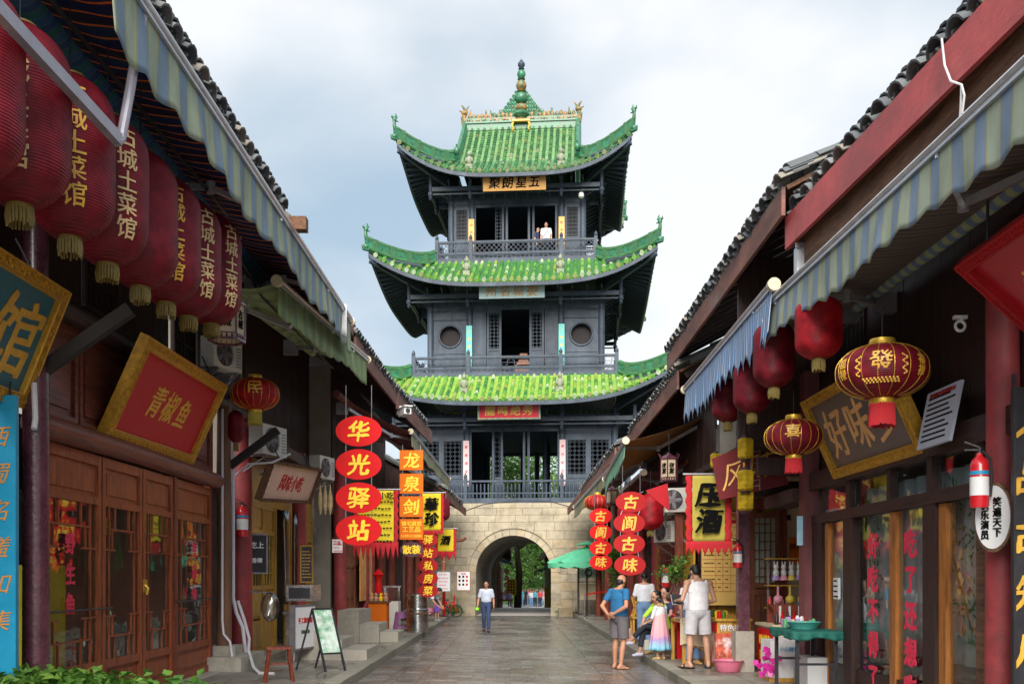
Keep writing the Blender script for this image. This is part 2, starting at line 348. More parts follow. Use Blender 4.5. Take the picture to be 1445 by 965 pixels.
# text is collected and turned into mesh at the end in one go
JOBS = []
def text(s, m, size, material, parent, name='lettering', bold=.02, th=.006, shear=0, line=1.0, width=1.0, lift=.004, wrap=None):
    """s standing in the xz plane of frame m (4x4, centre), facing its -y side"""
    JOBS.append((s, m.copy(), size, material, parent, name, bold, th, shear, line, width, lift, wrap))
def flush_text():
    obs = []
    for s, m, size, material, parent, name, bold, th, shear, line, width, lift, wrap in JOBS:
        c = bpy.data.curves.new(name, 'FONT'); c.body = s; c.size = 1; c.align_x = 'CENTER'; c.align_y = 'CENTER'
        c.offset = 0; c.shear = shear; c.space_line = line; c.resolution_u = 3; c.extrude = th/2/size
        o = bpy.data.objects.new('_t', c); COL.objects.link(o); obs.append(o)
    dg = bpy.context.evaluated_depsgraph_get(); dg.update()
    for o, (s, m, size, material, parent, name, bold, th, shear, line, width, lift, wrap) in zip(obs, JOBS):
        me = bpy.data.meshes.new_from_object(o.evaluated_get(dg))
        me.name = name
        if len(me.vertices):
            bm = bmesh.new(); bm.from_mesh(me)
            if wrap or size >= .2:
                bmesh.ops.triangulate(bm, faces=bm.faces[:])
                for _ in range(3):
                    ed = [q for q in bm.edges if q.calc_length() > (.11 if wrap else .14)]
                    if ed: bmesh.ops.subdivide_edges(bm, edges=ed, cuts=1); bmesh.ops.triangulate(bm, faces=bm.faces[:])
            if bold > 0:
                g0 = bm.verts[:]+bm.edges[:]+bm.faces[:]
                for k_, (ox, oy) in enumerate(((bold*.75, 0), (-bold*.75, 0), (0, bold*.6), (0, -bold*.6))):
                    r = bmesh.ops.duplicate(bm, geom=g0); 
                    for q in r['geom']:
                        if isinstance(q, bmesh.types.BMVert):
                            f_ = .35+1.5*max(0, min(1, .5+1.1*noise.noise(V((q.co.x*2.6+k_*.3, q.co.y*2.6, len(s)+size*9))))) if size >= .2 else 1
                            q.co += V((ox*f_, oy*f_, .0012/size*(k_+1)*.25))
            bm.to_mesh(me); bm.free()
            xs = [v.co.x for v in me.vertices]; ys = [v.co.y for v in me.vertices]
            cx, cy = (min(xs)+max(xs))/2, (min(ys)+max(ys))/2
            inv = ROOTM[parent.name].inverted() if parent is not None else Matrix.Identity(4)
            for v in me.vertices:
                x, y, z = v.co
                wob = noise.noise(V((x*2.1, y*2.1, len(s)*1.7)))*.04+(noise.noise(V((x*9, y*9, 3)))*.016 if size >= .2 else 0)
                p = V(((x-cx+wob)*size*width, -z*size-lift, (y-cy+wob)*size))
                if wrap: r = wrap(p.z)+lift+z*size; an = p.x/wrap(0); p = V((r*sin(an), -r*cos(an), p.z))
                v.co = inv @ (m @ p)
        me.materials.clear(); me.materials.append((K.get(material) or MATS[material]) if isinstance(material, str) else material)
        n = bpy.data.objects.new(name, me); COL.objects.link(n)
        if parent is not None: n.parent = parent
        cu = o.data; bpy.data.objects.remove(o); bpy.data.curves.remove(cu)
REMESH = []
def blob(name, prims, m, parent, vox=.012, smooth=4, label=None):
    """one continuous surface grown around tapered limbs and ellipsoids"""
    b = MB()
    for p in prims:
        if p[0] == 'c':
            _, a, ra, c, rc = p; a, c = V(a), V(c); d = c-a; L = d.length
            if L < 1e-5: continue
            q = d.to_track_quat('Z', 'Y').to_matrix(); prof = []
            for i in range(5): t = pi/2*i/4; prof.append((max(1e-4, ra*sin(t)), -ra*cos(t)))
            for i in range(5): t = pi/2*i/4; prof.append((max(1e-4, rc*cos(t)), L+rc*sin(t)))
            b.lathe(prof, a, 12, q)
        elif p[0] == 't':            # flat-ended tapered sleeve, leg or skirt: ends, radii (rx, ry)
            _, a, ra, c, rc = p; a, c = V(a), V(c); d = c-a; q = d.to_track_quat('Z', 'Y').to_matrix(); L = d.length
            ra = ra if isinstance(ra, tuple) else (ra, ra); rc = rc if isinstance(rc, tuple) else (rc, rc); n = 20; vs = []
            up = V((1, 0, 0)); 
            ex = (up-d.normalized()*up.dot(d.normalized())).normalized(); ey = d.normalized().cross(ex)
            for k in range(9):
                f = k/8; o_ = a+d*f; r0, r1 = ra[0]+(rc[0]-ra[0])*f, ra[1]+(rc[1]-ra[1])*f
                vs += [o_+ex*r0*cos(2*pi*j/n)+ey*r1*sin(2*pi*j/n) for j in range(n)]
            b.add(vs, [(i*n+j, i*n+(j+1) % n, (i+1)*n+(j+1) % n, (i+1)*n+j) for i in range(8) for j in range(n)]+[tuple(range(n))[::-1], tuple(8*n+j for j in range(n))])
        else:
            _, c, r, *mm = p; b.ell(c, r, 16, 10, mm[0] if mm else None)
    o = b.build(name, m, parent, world=False, label=label)
    md = o.modifiers.new('remesh', 'REMESH'); md.mode = 'VOXEL'; md.voxel_size = vox; md.use_smooth_shade = True
    if smooth: s = o.modifiers.new('smooth', 'SMOOTH'); s.iterations = smooth; s.factor = .5
    REMESH.append(o); return o
def flush_mods():
    bpy.context.view_layer.update(); dg = bpy.context.evaluated_depsgraph_get()
    for o in REMESH:
        me = bpy.data.meshes.new_from_object(o.evaluated_get(dg)); old = o.data
        o.modifiers.clear(); o.data = me
        for p in me.polygons: p.use_smooth = True
# ================================================================ GROUND
def gz(y):                                    # the lane lies level up to the gate and falls gently behind it
    if y < 53: return 0
    return -1.05*min(1, (y-53)/30)
ys = [-60, 0, 20, 40, 53, 58, 64, 72, 83, 110, 200, 500, 1500]; xs = [-900, -200, -60, -20, 0, 20, 60, 200, 900]
b = MB()
for j in range(len(ys)-1):
    for i in range(len(xs)-1):
        b.add([(xs[i], ys[j], gz(ys[j])-.03), (xs[i+1], ys[j], gz(ys[j])-.03), (xs[i+1], ys[j+1], gz(ys[j+1])-.03), (xs[i], ys[j+1], gz(ys[j+1])-.03)], [(0, 1, 2, 3)])
struct(b.build('ground', mat('packed_ground', (.16, .15, .11), .9, .3, .5, dirt=.3)))
road = struct(MB().bx(-2.46, 2.56, -6, 41.8, -.02, -.006).build('road', 'joint'))
ROOTM[road.name] = Matrix.Identity(4)
setts = []; rest = MB()
def jit(a): return RND.uniform(-a, a)
y = 2.0; row = 0
while y < 41.7:
    d = .235
    x = -1.5 + (0 if row % 2 else -.21)
    while x < 1.5:
        x0, x1 = max(-1.5, x), min(1.5, x+.42)
        if x1-x0 > .05: setts.append((x0+.006, x1-.006, y+.006, y+d-.006))
        x += .42
    y += d; row += 1
for side in (-1, 1):
    for (xa, xb, L) in ((1.51, 1.86, .55), (1.87, 2.0, .8), (2.01, 2.44 if side < 0 else 2.54, .62)):
        y = 2+RND.random()*.3
        while y < 41.7:
            y1 = min(41.75, y+L); a, c = sorted((side*xa, side*xb)); setts.append((a+.006, c-.006, y+.007, y1-.007)); y = y1
vis = sorted([s for s in setts if s[2] > 14.7], key=lambda s: -((s[1]-s[0])*(s[3]-s[2]))/s[2]**3)
keep = set(vis[:300])
for s in setts:
    h = jit(.004); sk = jit(.003)
    if s in keep:
        q = MB().bx(*s[:4], -.03, h, None); q.build('paving_stone', 'pave', road)
    else: rest.bx(*s[:4], -.03, h)
rest.build('paving_bricks', 'pave', road, stuff=True)
# pavements with kerbs
pv = []
for side, x0, x1, xin in ((-1, -5.6, -2.46, -2.7), (1, 2.56, 7.5, 2.8)):
    a, c = sorted((x0, x1))
    p = struct(MB().bx(a+(.1 if side > 0 else 0), c-(.1 if side < 0 else 0), -6, 41.7, -.02, .10).build('pavement', 'joint')); ROOTM[p.name] = Matrix.Identity(4); pv.append(p)
    y = 3.0; 
    while y < 41.5:                            # kerbstones
        L = RND.uniform(.95, 1.25); y1 = min(41.6, y+L); k0, k1 = sorted((x1 if side < 0 else x0, xin))
        if side > 0: k0, k1 = 2.56, 2.80
        o = MB().bx(k0+.003*side, k1, y+.006, y1-.006, -.02, .135+jit(.006))
        o.build('kerbstone', 'kerb', p); y = y1
    y = 6.0; st = MB(); n = 0
    while y < 41.5:
        L = RND.choice((.5, .62, .75)); x = -4.88 if side < 0 else 2.81; xe = -2.71 if side < 0 else (4.3 if not 14.5 < y < 18 else 6.5)
        while x < xe-.05:
            wd = min(RND.uniform(.4, .8), xe-x); t = (x+.006, x+wd-.006, y+.006, min(y+L, 41.6)-.006, .07, .128+jit(.004))
            if y > 14.5 and n < 290: MB().bx(*t).build('paving_slab', 'slab', p); n += 1
            else: st.bx(*t)
            x += wd
        y += L
    st.build('paving_slabs', 'slab', p, stuff=True)

# ================================================================ GATE TOWER
TC = V((.45, 47, 0)); TR = radians(-4.5)
tower = thing('gate_tower', 'three-storey black timber gate tower with green glazed roofs on an arched sandstone base', 'tower', TC, TR)
TB = dict(parent=tower, world=False)
B5 = 5.0; BH = 4.93
AX, AS = 1.62, 1.85                            # arch half width, springing height
# core of the base with its tunnel
b = MB()
def arch_pts(r, n=18, s=AS): return [(r*cos(pi-pi*i/n), s+r*.98*sin(pi*i/n)) for i in range(n+1)]
core = .16
prof = [(-AX-.02, 0)]+arch_pts(AX+.02)+[(AX+.02, 0)]
out = [(-B5+core, 0), (-B5+core, BH)]+[(-B5+core+(2*B5-2*core)*i/(len(prof)-3), BH) for i in range(1, len(prof)-3)]+[(B5-core, BH), (B5-core, 0)]
for yy0, yy1 in ((-B5+core, B5-core),):
    n = len(prof)
    for yv, fl in ((yy0, 0), (yy1, 1)):
        vs = [(x, yv, z) for x, z in prof]+[(x, yv, z) for x, z in out]
        b.add(vs, [((i, i+1, n+i+1, n+i) if fl else (n+i, n+i+1, i+1, i)) for i in range(n-1)])
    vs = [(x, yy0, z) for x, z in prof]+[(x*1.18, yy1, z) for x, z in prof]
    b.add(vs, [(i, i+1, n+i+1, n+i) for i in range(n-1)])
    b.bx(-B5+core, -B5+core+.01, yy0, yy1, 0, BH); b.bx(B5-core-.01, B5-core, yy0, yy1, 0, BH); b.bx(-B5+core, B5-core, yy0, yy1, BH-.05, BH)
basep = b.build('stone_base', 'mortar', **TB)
def in_arch(x0, x1, z0, z1, r):
    for x in (x0, x1, (x0+x1)/2):
        for z in (z0, z1):
            if abs(x) < r and z < AS: return True
            if z >= AS and math.hypot(x, (z-AS)/.98) < r: return True
    return False
z = 0; row = 0
RV = AX+.42
# courses of blocks on the front, cut round the arch ring
while z < BH-.02:
    h = RND.choice((.30, .34, .38)); h = min(h, BH-z)
    if BH-(z+h) < .12: h = BH-z
    x = -B5 - (RND.random()*.4)
    while x < B5:
        L = RND.uniform(.55, 1.15); x0, x1 = max(-B5, x), min(B5, x+L); x += L
        if x1-x0 < .08: continue
        R2 = AX+.17; pr = -B5+jit(.006); z0, z1 = z+.006, z+h-.006; T = Matrix.Translation((0, pr, 0))
        if z1 <= AS or x1 < -R2 or x0 > R2:
            for s0, s1 in ([(x0, x1)] if (x1 < -R2 or x0 > R2) else [q for q in ((x0, min(x1, -R2)), (max(x0, R2), x1)) if q[1]-q[0] > .05]):
                MB().bx(s0+.006, s1-.006, pr, -B5+core+.03, z0, z1).build('stone_block', 'stone', basep, world=False)
            continue
        def az(x): return AS+.98*math.sqrt(max(0, R2*R2-x*x)) if abs(x) < R2 else -9
        pts = []
        for i in range(25):
            x_ = x0+.006+(x1-x0-.012)*i/24; zz = max(z0, az(x_))
            if zz < z1-.01: pts.append((x_, zz))
        runs = []; cur = []
        for p_ in pts:
            if cur and p_[0]-cur[-1][0] > (x1-x0)/20: runs.append(cur); cur = []
            cur.append(p_)
        if cur: runs.append(cur)
        for r_ in runs:
            if r_[-1][0]-r_[0][0] < .06: continue
            MB().prism(r_+[(r_[-1][0], z1), (r_[0][0], z1)], T, core+.03).build('stone_block', 'stone', basep, world=False)
    z += h; row += 1
st = MB()
for sx in (-1, 1):                             # side and rear courses
    z = 0
    while z < BH-.02:
        h = min(.35, BH-z); y = -B5+.03
        while y < B5: L = RND.uniform(.6, 1.1); st.bx(sx*(B5-core-.02), sx*(B5+jit(.008)), y+.007, min(B5, y+L)-.007, z+.007, z+h-.007); y += L
        z += h
st.build('side_masonry', 'stone', basep, world=False, stuff=True)
nv = 17                                        # voussoirs and the hood mould above them
for i in range(nv):
    a0, a1 = pi-pi*i/nv, pi-pi*(i+1)/nv; g = .006/AX
    for (r0, r1, yf, nm, mt) in ((AX, AX+.30, -B5-.035, 'voussoir', 'stone'), (AX+.31, AX+.40, -B5-.09, 'hood_stone', 'stone')):
        k = 3; inn = [(r0*cos(a0-g+(a1-a0+2*g)*j/k), AS+.98*r0*sin(a0-g+(a1-a0+2*g)*j/k)) for j in range(k+1)]
        ou = [(r1*cos(a0-g+(a1-a0+2*g)*j/k), AS+.98*r1*sin(a0-g+(a1-a0+2*g)*j/k)) for j in range(k+1)][::-1]
        o = MB().prism(inn+ou, Matrix.Translation((0, yf, 0)), .3).build(nm, mt, basep, world=False)
for sx in (-1, 1):                             # jamb stones, skirting
    z = 0
    while z < AS-.01:
        h = min(.47, AS-z); MB().bx(sx*AX, sx*(RV-.01), -B5-.03, -B5+.3, z+.006, z+h-.006).build('jamb_stone', 'stone', basep, world=False); z += h
    MB().bx(sx*(AX+.0), sx*(AX+1.05), -B5-.32, -B5-.04, -.02, .40).build('plinth_stone', 'stone', basep, world=False)

def lattice(b, x0, x1, z0, z1, y, kind='grid', t=.025, d=.03, cell=.16):
    """openwork between four corners in a plane of constant y"""
    b.bx(x0, x0+t, y-d, y+d, z0, z1); b.bx(x1-t, x1, y-d, y+d, z0, z1); b.bx(x0+t, x1-t, y-d, y+d, z0, z0+t); b.bx(x0+t, x1-t, y-d, y+d, z1-t, z1)
    W, H = x1-x0, z1-z0; nx, nz = max(1, round(W/cell)), max(1, round(H/cell)); cx, cz = W/nx, H/nz; s = t*.7; dd = d*.6
    for i in range(nx):
        for j in range(nz):
            a, c = x0+i*cx, z0+j*cz; m, n = a+cx/2, c+cz/2
            if kind == 'grid':
                b.bx(m-s/2, m+s/2, y-dd, y+dd, c, c+cz); b.bx(a, a+cx, y-dd*.8, y+dd*.8, n-s/2, n+s/2)
            elif kind == 'cross':
                b.bar((a, y, c), (a+cx, y, c+cz), s, dd*2, up=(0, 1, 0)); b.bar((a, y+.002, c+cz), (a+cx, y+.002, c), s, dd*2, up=(0, 1, 0))
            elif kind == 'frame':
                q = .28
                b.bx(a+cx*q, a+cx*q+s, y-dd, y+dd, c+cz*q, c+cz*(1-q)); b.bx(a+cx*(1-q)-s, a+cx*(1-q), y-dd, y+dd, c+cz*q, c+cz*(1-q))
                b.bx(a+cx*q+s, a+cx*(1-q)-s, y-dd, y+dd, c+cz*q, c+cz*q+s); b.bx(a+cx*q+s, a+cx*(1-q)-s, y-dd, y+dd, c+cz*(1-q)-s, c+cz*(1-q))
                b.bx(m-s/2, m+s/2, y-dd, y+dd, c, c+cz*q); b.bx(m-s/2, m+s/2, y-dd, y+dd, c+cz*(1-q), c+cz)
                b.bx(a, a+cx*q, y-dd, y+dd, n-s/2, n+s/2); b.bx(a+cx*(1-q), a+cx, y-dd, y+dd, n-s/2, n+s/2)
            elif kind == 'meander':
                f = 1 if (i+j) % 2 else -1
                b.bx(m-s/2, m+s/2, y-dd, y+dd, c+cz*.2, c+cz*.8)
                b.bx(min(m, m+f*cx*.35), max(m, m+f*cx*.35), y-dd*.9, y+dd*.9, c+cz*.8-s, c+cz*.8); b.bx(min(m, m-f*cx*.35), max(m, m-f*cx*.35), y-dd*.9, y+dd*.9, c+cz*.2, c+cz*.2+s)
                b.bx(a, m-s/2, y-dd*.8, y+dd*.8, n-s/2, n+s/2); b.bx(m+s/2, a+cx, y-dd*.8, y+dd*.8, n-s/2, n+s/2)
            elif kind == 'bars':
                b.bx(m-t*.8, m+t*.8, y-dd, y+dd, c, c+cz)
    return b
def leafed(b, x0, x1, z0, z1, y, th=.05, rail=.07, panels=((0, 1),)):
    """frame-and-panel boarding: stiles and rails proud of recessed fields"""
    b.bx(x0, x0+rail, y-th, y, z0, z1); b.bx(x1-rail, x1, y-th, y, z0, z1); H = z1-z0
    for p0, p1 in panels:
        a, c = z0+H*p0, z0+H*p1
        b.bx(x0+rail, x1-rail, y-th, y, c-rail, c); b.bx(x0+rail, x1-rail, y-th*.4, y, a, c-rail)
        if (c-a) > .3 and (x1-x0) > .3: b.bx(x0+rail*2, x1-rail*2, y-th*.7, y-th*.4, a+rail*1.2, c-rail*2)
    b.bx(x0+rail, x1-rail, y-th-.001, y, z0, z0+rail)
    return b
def rows(k):                                    # quarter turn k about the tower axis
    return Matrix.Rotation(k*pi/2, 4, 'Z')
def place(b, k):
    if k:
        m = rows(k); b.v = [tuple(m @ V(p)) for p in b.v]
    return b

class Tier: pass
def roof(wi, wo, zt, ze, lift, flare, tilemat, gable=None):
    """a hipped skirt roof with swept-up corners; every tile row of the front is a piece of its own"""

    rf = thing_part('roof', tower)
    def S(k, s, v, dz=0):
        w_ = wi+(wo-wi)*v; u = min(1.0, abs(s)/w_)
        yy = w_+flare*u**5*v; z = zt+(ze-zt)*(1-(1-v)**1.55 if False else v**.86)+lift*u**3.6*v**1.5+dz
        xx = s*(1+flare/wo*u**5*v)
        return rows(k) @ V((xx, -yy, z))

    und = MB()
    for k in range(4):
        und.grid(lambda i, j, k=k: S(k, (i*2-1)*(wi+(wo-wi)*j), j, -.02), 40, 10)
    und.build('pan_tiles', tilemat, rf, world=False, smooth=True)
    pitch = .295
    def tile_row(b, k, s):
        v0 = max(0, (abs(s)-wi)/(wo-wi))
        if v0 > .97: return
        s += jit(.014)
        n = max(1, round((wo-wi)*(1-v0)/.27))
        for i in range(n):
            p, q = S(k, s, v0+(1-v0)*i/n), S(k, s, v0+(1-v0)*(i+1)/n+.012)
            b.tube([p+V((0, 0, .012+jit(.008))), q+V((0, 0, .03+jit(.008)))], [.062, .083], 7)
        q = S(k, s, 1.0, .02); d = (S(k, s, 1.0)-S(k, s, .95)).normalized()
        b.tube([q, q+d*.05], [.10, .10], 8, tint=RND.choice((.9, .75, .97)))
        # drip tile between two rows
        q = S(k, s+pitch/2, 1.0, -.05) if abs(s+pitch/2) < wo else None
        if q: b.tube([q, q+d*.03], [.075, .075], 6, tint=.4)
    gl = gable
    ns = int(wo/pitch)
    other = MB()
    for k in range(4):
        for i in range(-ns, ns+1):
            s = i*pitch
            if k == 0:
                b = MB(); tile_row(b, 0, s)
                if gl and abs(s) < gl['w']:
                    y0, z0, y1, z1 = -wi, zt, -.16, gl['z']; n = 14
                    for j in range(n):
                        f0, f1 = j/n, (j+1)/n; cv = lambda f: z1+(z0-z1)*(f**.9)
                        b.tube([(s, y1+(y0-y1)*f0, cv(f0)+.012), (s, y1+(y0-y1)*min(1, f1+.015), cv(f1)+.03)], [.062, .083], 7)
                if b.v: b.build('tile_row', tilemat, rf, world=False, smooth=True, ang=50)
            else: tile_row(other, k, s)
    if gl:
        for k in (0, 2):
            g = MB(); g.grid(lambda i, j: rows(k) @ V(((i*2-1)*gl['w'], -.1+(-wi+.1)*j, gl['z']-.02+(zt-gl['z'])*j**.9)), 4, 12); g.build('pan_tiles', tilemat, rf, world=False)
            if k == 2:
                for i in range(-int(gl['w']/pitch), int(gl['w']/pitch)+1): other.tube([(i*pitch, wi, zt), (i*pitch, .16, gl['z'])], .08, 6)
    other.build('tile_rows', tilemat, rf, world=False, smooth=True, stuff=True)
    # fascia under the eave edge, soffit and rafters
    fb = MB(); rb = MB(); sb = MB(); fs = MB()
    M = 44
    for k in range(4):
        for i in range(M):
            s0, s1 = (-1+2*i/M)*wo, (-1+2*(i+1)/M)*wo
            a, c = S(k, s0, 1, -.09), S(k, s1, 1, -.09); dn = V((0, 0, -.17)); inn = rows(k) @ V((0, .10, 0))
            fb.add([a, c, c+dn, a+dn, a+inn, c+inn, c+dn+inn, a+dn+inn], [(0, 1, 2, 3), (5, 4, 7, 6), (3, 2, 6, 7), (1, 0, 4, 5)])
        nr = int(wo*2/.26)
        for i in range(nr+1):
            s = -wo+2*wo*i/nr; a = S(k, s*.995, .985, -.26); w_in = min(wi+.1, wo)
            sc = wi/wo; a2 = S(k, s*(.62+.38*sc) if abs(s) > wi else s, .15, -.34)
            rb.bar(a, a2, .07, .09)
        sb.grid(lambda i, j, k=k: S(k, (i*2-1)*(wi+(wo-wi)*j), j, -.16), 30, 6)
    fb.build('fascia', 'ink', rf, world=False); rb.build('rafters', 'ink2', rf, world=False, stuff=True); sb.build('soffit', 'ink2', rf, world=False)
    # hip ridges with their horns
    for cx, cy in ((-1, -1), (1, -1), (1, 1), (-1, 1)):
        pts = []
        k = 0
        for i in range(13):
            v = i/12; p = S(0, wi+(wo-wi)*v, v); pts.append(V((p.x*cx, p.y*-cy if cy > 0 else p.y, p.z+.05)))
        base = pts[-1]; d = V((cx, cy, 0)).normalized()
        for j in range(1, 7):
            t = j/6; pts.append(base+d*(.34*t-.22*t*t)+V((0, 0, .14*t+.62*t*t)))
        b = MB(); hb = MB(); n = len(pts)
        for i in range(n-1):
            a, c = pts[i], pts[i+1]; hh = lambda q: .42 if q <= 12 else .42-.26*(q-12)/6
            side = d.cross(V((0, 0, 1)))*.085
            ha, hc = V((0, 0, hh(i))), V((0, 0, hh(i+1)))
            b.add([a-side, a+side, c+side, c-side, a-side+ha, a+side+ha, c+side+hc, c-side+hc],
                  [(0, 3, 2, 1), (4, 5, 6, 7), (0, 1, 5, 4), (2, 3, 7, 6), (1, 2, 6, 5), (3, 0, 4, 7)])
        hr = b.build('hip_ridge', 'ridge', rf, world=False)
        # moulded strips along the ridge
        c1 = MB(); c1.tube([p+V((0, 0, (.42 if i <= 12 else .42-.26*(i-12)/6)+.02)) for i, p in enumerate(pts)], [.11]*13+[.10, .09, .08, .07, .06, .05], 8, tint=.3)
        c1.tube([p+V((0, 0, .05)) for p in pts[:13]], .11, 8, tint=.35)
        for i in range(2, 13, 3): c1.box(pts[i]+V((0, 0, .24)), (.24, .24, .52), Matrix.Rotation(pi/4, 3, 'Z'), .25)
        c1.build('ridge_cap', 'glaze_top', rf, world=False, smooth=True)
        tip = pts[-1]; o = MB(); o.ell(tip+V((0, 0, .05)), (.09, .09, .13)); 
        o.tube([tip, tip-d*.12+V((0, 0, .18)), tip-d*.05+V((0, 0, .32))], [.06, .05, .02], 6); o.tube([tip+V((0, 0, .05)), tip+d*.14+V((0, 0, .14)), tip+d*.12+V((0, 0, .24))], [.05, .04, .015], 6)
        o.tube([tip, tip-d*.2+V((0, 0, .02))], [.05, .02], 6)
        q = pts[12]; o.tube([q, q+d*.24+V((0, 0, -.02)), q+d*.3+V((0, 0, .13))], [.10, .08, .03], 7); o.ell(q+d*.12+V((0, 0, .08)), (.13, .13, .12))
        o.build('horn_finial', 'ridge', rf, world=False, smooth=True)
        q = S(0, wo, 1); q = V((q.x*cx, q.y*(1 if cy < 0 else -1), q.z-.35))
        MB().lathe([(.02, .14), (.03, .08), (.07, -.1), (.09, -.14)], q-d*.12, 10).tube([q-d*.12+V((0, 0, .12)), q-d*.12+V((0, 0, .4))], .012, 5).build('wind_bell', 'ink', rf, world=False, smooth=True)
        # corner beam under the hip
        bb = MB(); a = S(0, wo*.99, .985, -.38); a = V((a.x*cx, a.y*(1 if cy < 0 else -1), a.z)); 
        bb.bar(a, (cx*(wi-.2), cy*(wi-.2), ze-.1), .16, .2); bb.build('corner_beam', 'ink2', rf, world=False)
    # two seated guardian figures low on the front slope
    for sx in (-2.02, 2.02):
        p = S(0, sx, .62); b = MB()
        b.box(p+V((0, 0, .02)), (.3, .25, .2)); b.ell(p+V((0, 0, .3)), (.15, .13, .22)); b.ell(p+V((0, -.02, .6)), (.10, .10, .12)); b.ell(p+V((-.13, -.06, .3)), (.06, .1, .12)); b.ell(p+V((.13, -.06, .3)), (.06, .1, .12)); b.lathe([(.09, 0), (.03, .08), (.02, .13)], p+V((0, 0, .66)), 8)
        b.build('roof_figure', 'statue', rf, world=False, smooth=True)
    return rf, S
def thing_part(name, parent):
    o = bpy.data.objects.new(name, None); COL.objects.link(o); o.parent = parent; ROOTM[o.name] = ROOTM[parent.name]
    o.empty_display_size = .2
    class P: pass
    return o
def storey(a, z0, zb, cols, kind, ab, zr):
    """walls at half-width a from floor z0 to beam zb; balustrade at half-width ab with rail top at zr"""
    # floor and balcony slab
    s = MB().bx(-ab-.08, ab+.08, -ab-.08, ab+.08, z0-.16, z0-.02); s.build('balcony_floor', 'ink', **TB)
    MB().bx(-a+.1, a-.1, -a+.1, a-.1, zb-.02, zb+.05).build('ceiling', 'ink2', **TB)
    for k in range(4):
        # columns
        for sx in (-a, -cols, cols):
            b = MB().lathe([(.14, 0), (.14, zb-z0+.35)], (sx, -a, z0), 14); place(b, k).build('column', 'ink', smooth=True, **TB)
        # head beams
        b = MB().bx(-a+.1, a-.1, -a-.06, -a+.06, zb-.16, zb); b.bx(-a-.75, a+.75, -a-.88, -a-.76, zb+.16, zb+.34); b.bx(-a-.7, a+.7, -a-.86, -a-.78, zb+.0, zb+.05)
        place(b, k).build('head_beam', 'ink', **TB)
        for sx in (-a-.82, -cols, cols, a+.82)[(1 if k % 2 else 0):(3 if k % 2 else 4)]:      # carved drop posts hanging from the outer beam
            b = MB().lathe([(.02, -.52), (.09, -.44), (.06, -.38), (.11, -.3), (.11, -.18), (.06, -.12), (.08, 0), (.08, .5)], (sx, -a-.82, zb+.3), 10)
            b.bx(sx-.03, sx+.03, -a-.78, -a, zb+.04, zb+.2)
            place(b, k).build('drop_post', 'ink', smooth=True, **TB)
    # eave brackets: short arms fanning up to the overhang
    b = MB()
    for k in range(4):
        for i in range(13):
            sx = -a+2*a*i/12; c = MB(); c.bar((sx, -a, zb+.05), (sx, -a-1.0, zb+.62), .07, .1); c.box((sx, -a-.5, zb+.42), (.22, .08, .08)); place(c, k); b.add(c.v, c.f)
        c = MB(); c.bx(-a-.2, a+.2, -a-.06, -a+.04, zb, zb+.6); place(c, k); b.add(c.v, c.f)
    b.build('eave_brackets', 'ink2', stuff=True, **TB)
    # balustrade
    hh = zr-z0
    for k in range(4):
        bal = thing_part('balustrade', tower)
        posts = [-ab, -cols, cols]
        for sx in posts:
            b = MB().bx(sx-.075, sx+.075, -ab-.075, -ab+.075, z0-.12, zr+.08); b.lathe([(.05, 0), (.085, .06), (.075, .13), (.03, .2), (.01, .24)], (sx, -ab, zr+.08), 10)
            place(b, k).build('post', 'ink', bal, world=False, smooth=True, ang=30)
        b = MB().bx(-ab+.07, ab-.07, -ab-.05, -ab+.05, zr-.08, zr); b.bx(-ab+.07, ab-.07, -ab-.04, -ab+.04, z0+hh*.28, z0+hh*.28+.06); b.bx(-ab+.07, ab-.07, -ab-.045, -ab+.045, z0-.02, z0+.05)
        place(b, k).build('rail', 'ink', bal, world=False)
        for x0, x1 in ((-ab+.08, -cols-.08), (-cols+.08, cols-.08), (cols+.08, ab-.08)):
            b = MB(); lk = {3: 'cross', 2: 'meander', 1: 'bars'}[kind]
            if kind == 1:
                m = max(4, round((x1-x0)/.17))
                for i in range(m):
                    bb = MB().lathe([(.03, 0), (.045, .1), (.025, .3), (.045, hh*.45), (.03, hh-.2)], (x0+(i+.5)*(x1-x0)/m, -ab, z0+.05), 6)
                    if k == 0: bb.build('baluster', 'ink', bal, world=False, smooth=True)
                    else: place(bb, k); b.add(bb.v, bb.f)
                if k: b.build('balusters', 'ink', bal, world=False)
            else:
                lattice(b, x0, x1, z0+hh*.28+.07, zr-.09, -ab, lk, .03, .025, .22 if kind == 3 else .3)
                lattice(b, x0, x1, z0+.06, z0+hh*.26, -ab, 'meander', .025, .02, .2)
                place(b, k).build('lattice_panel', 'ink', bal, world=False)
def solid_side(a, z0, zb, k, opening=False, cols=2.0):
    for x0, x1 in ((-a+.12, -cols-.1), (-cols+.1, cols-.1), (cols+.1, a-.12)):
        if opening and x0 < 0 < x1: continue
        n = max(1, round((x1-x0)/.9))
        for i in range(n):
            b = leafed(MB(), x0+(x1-x0)*i/n, x0+(x1-x0)*(i+1)/n, z0, zb-.16, -a, panels=((0, .3), (.3, .9), (.9, 1)))
            place(b, k).build('wall_panel', 'ink', **TB)
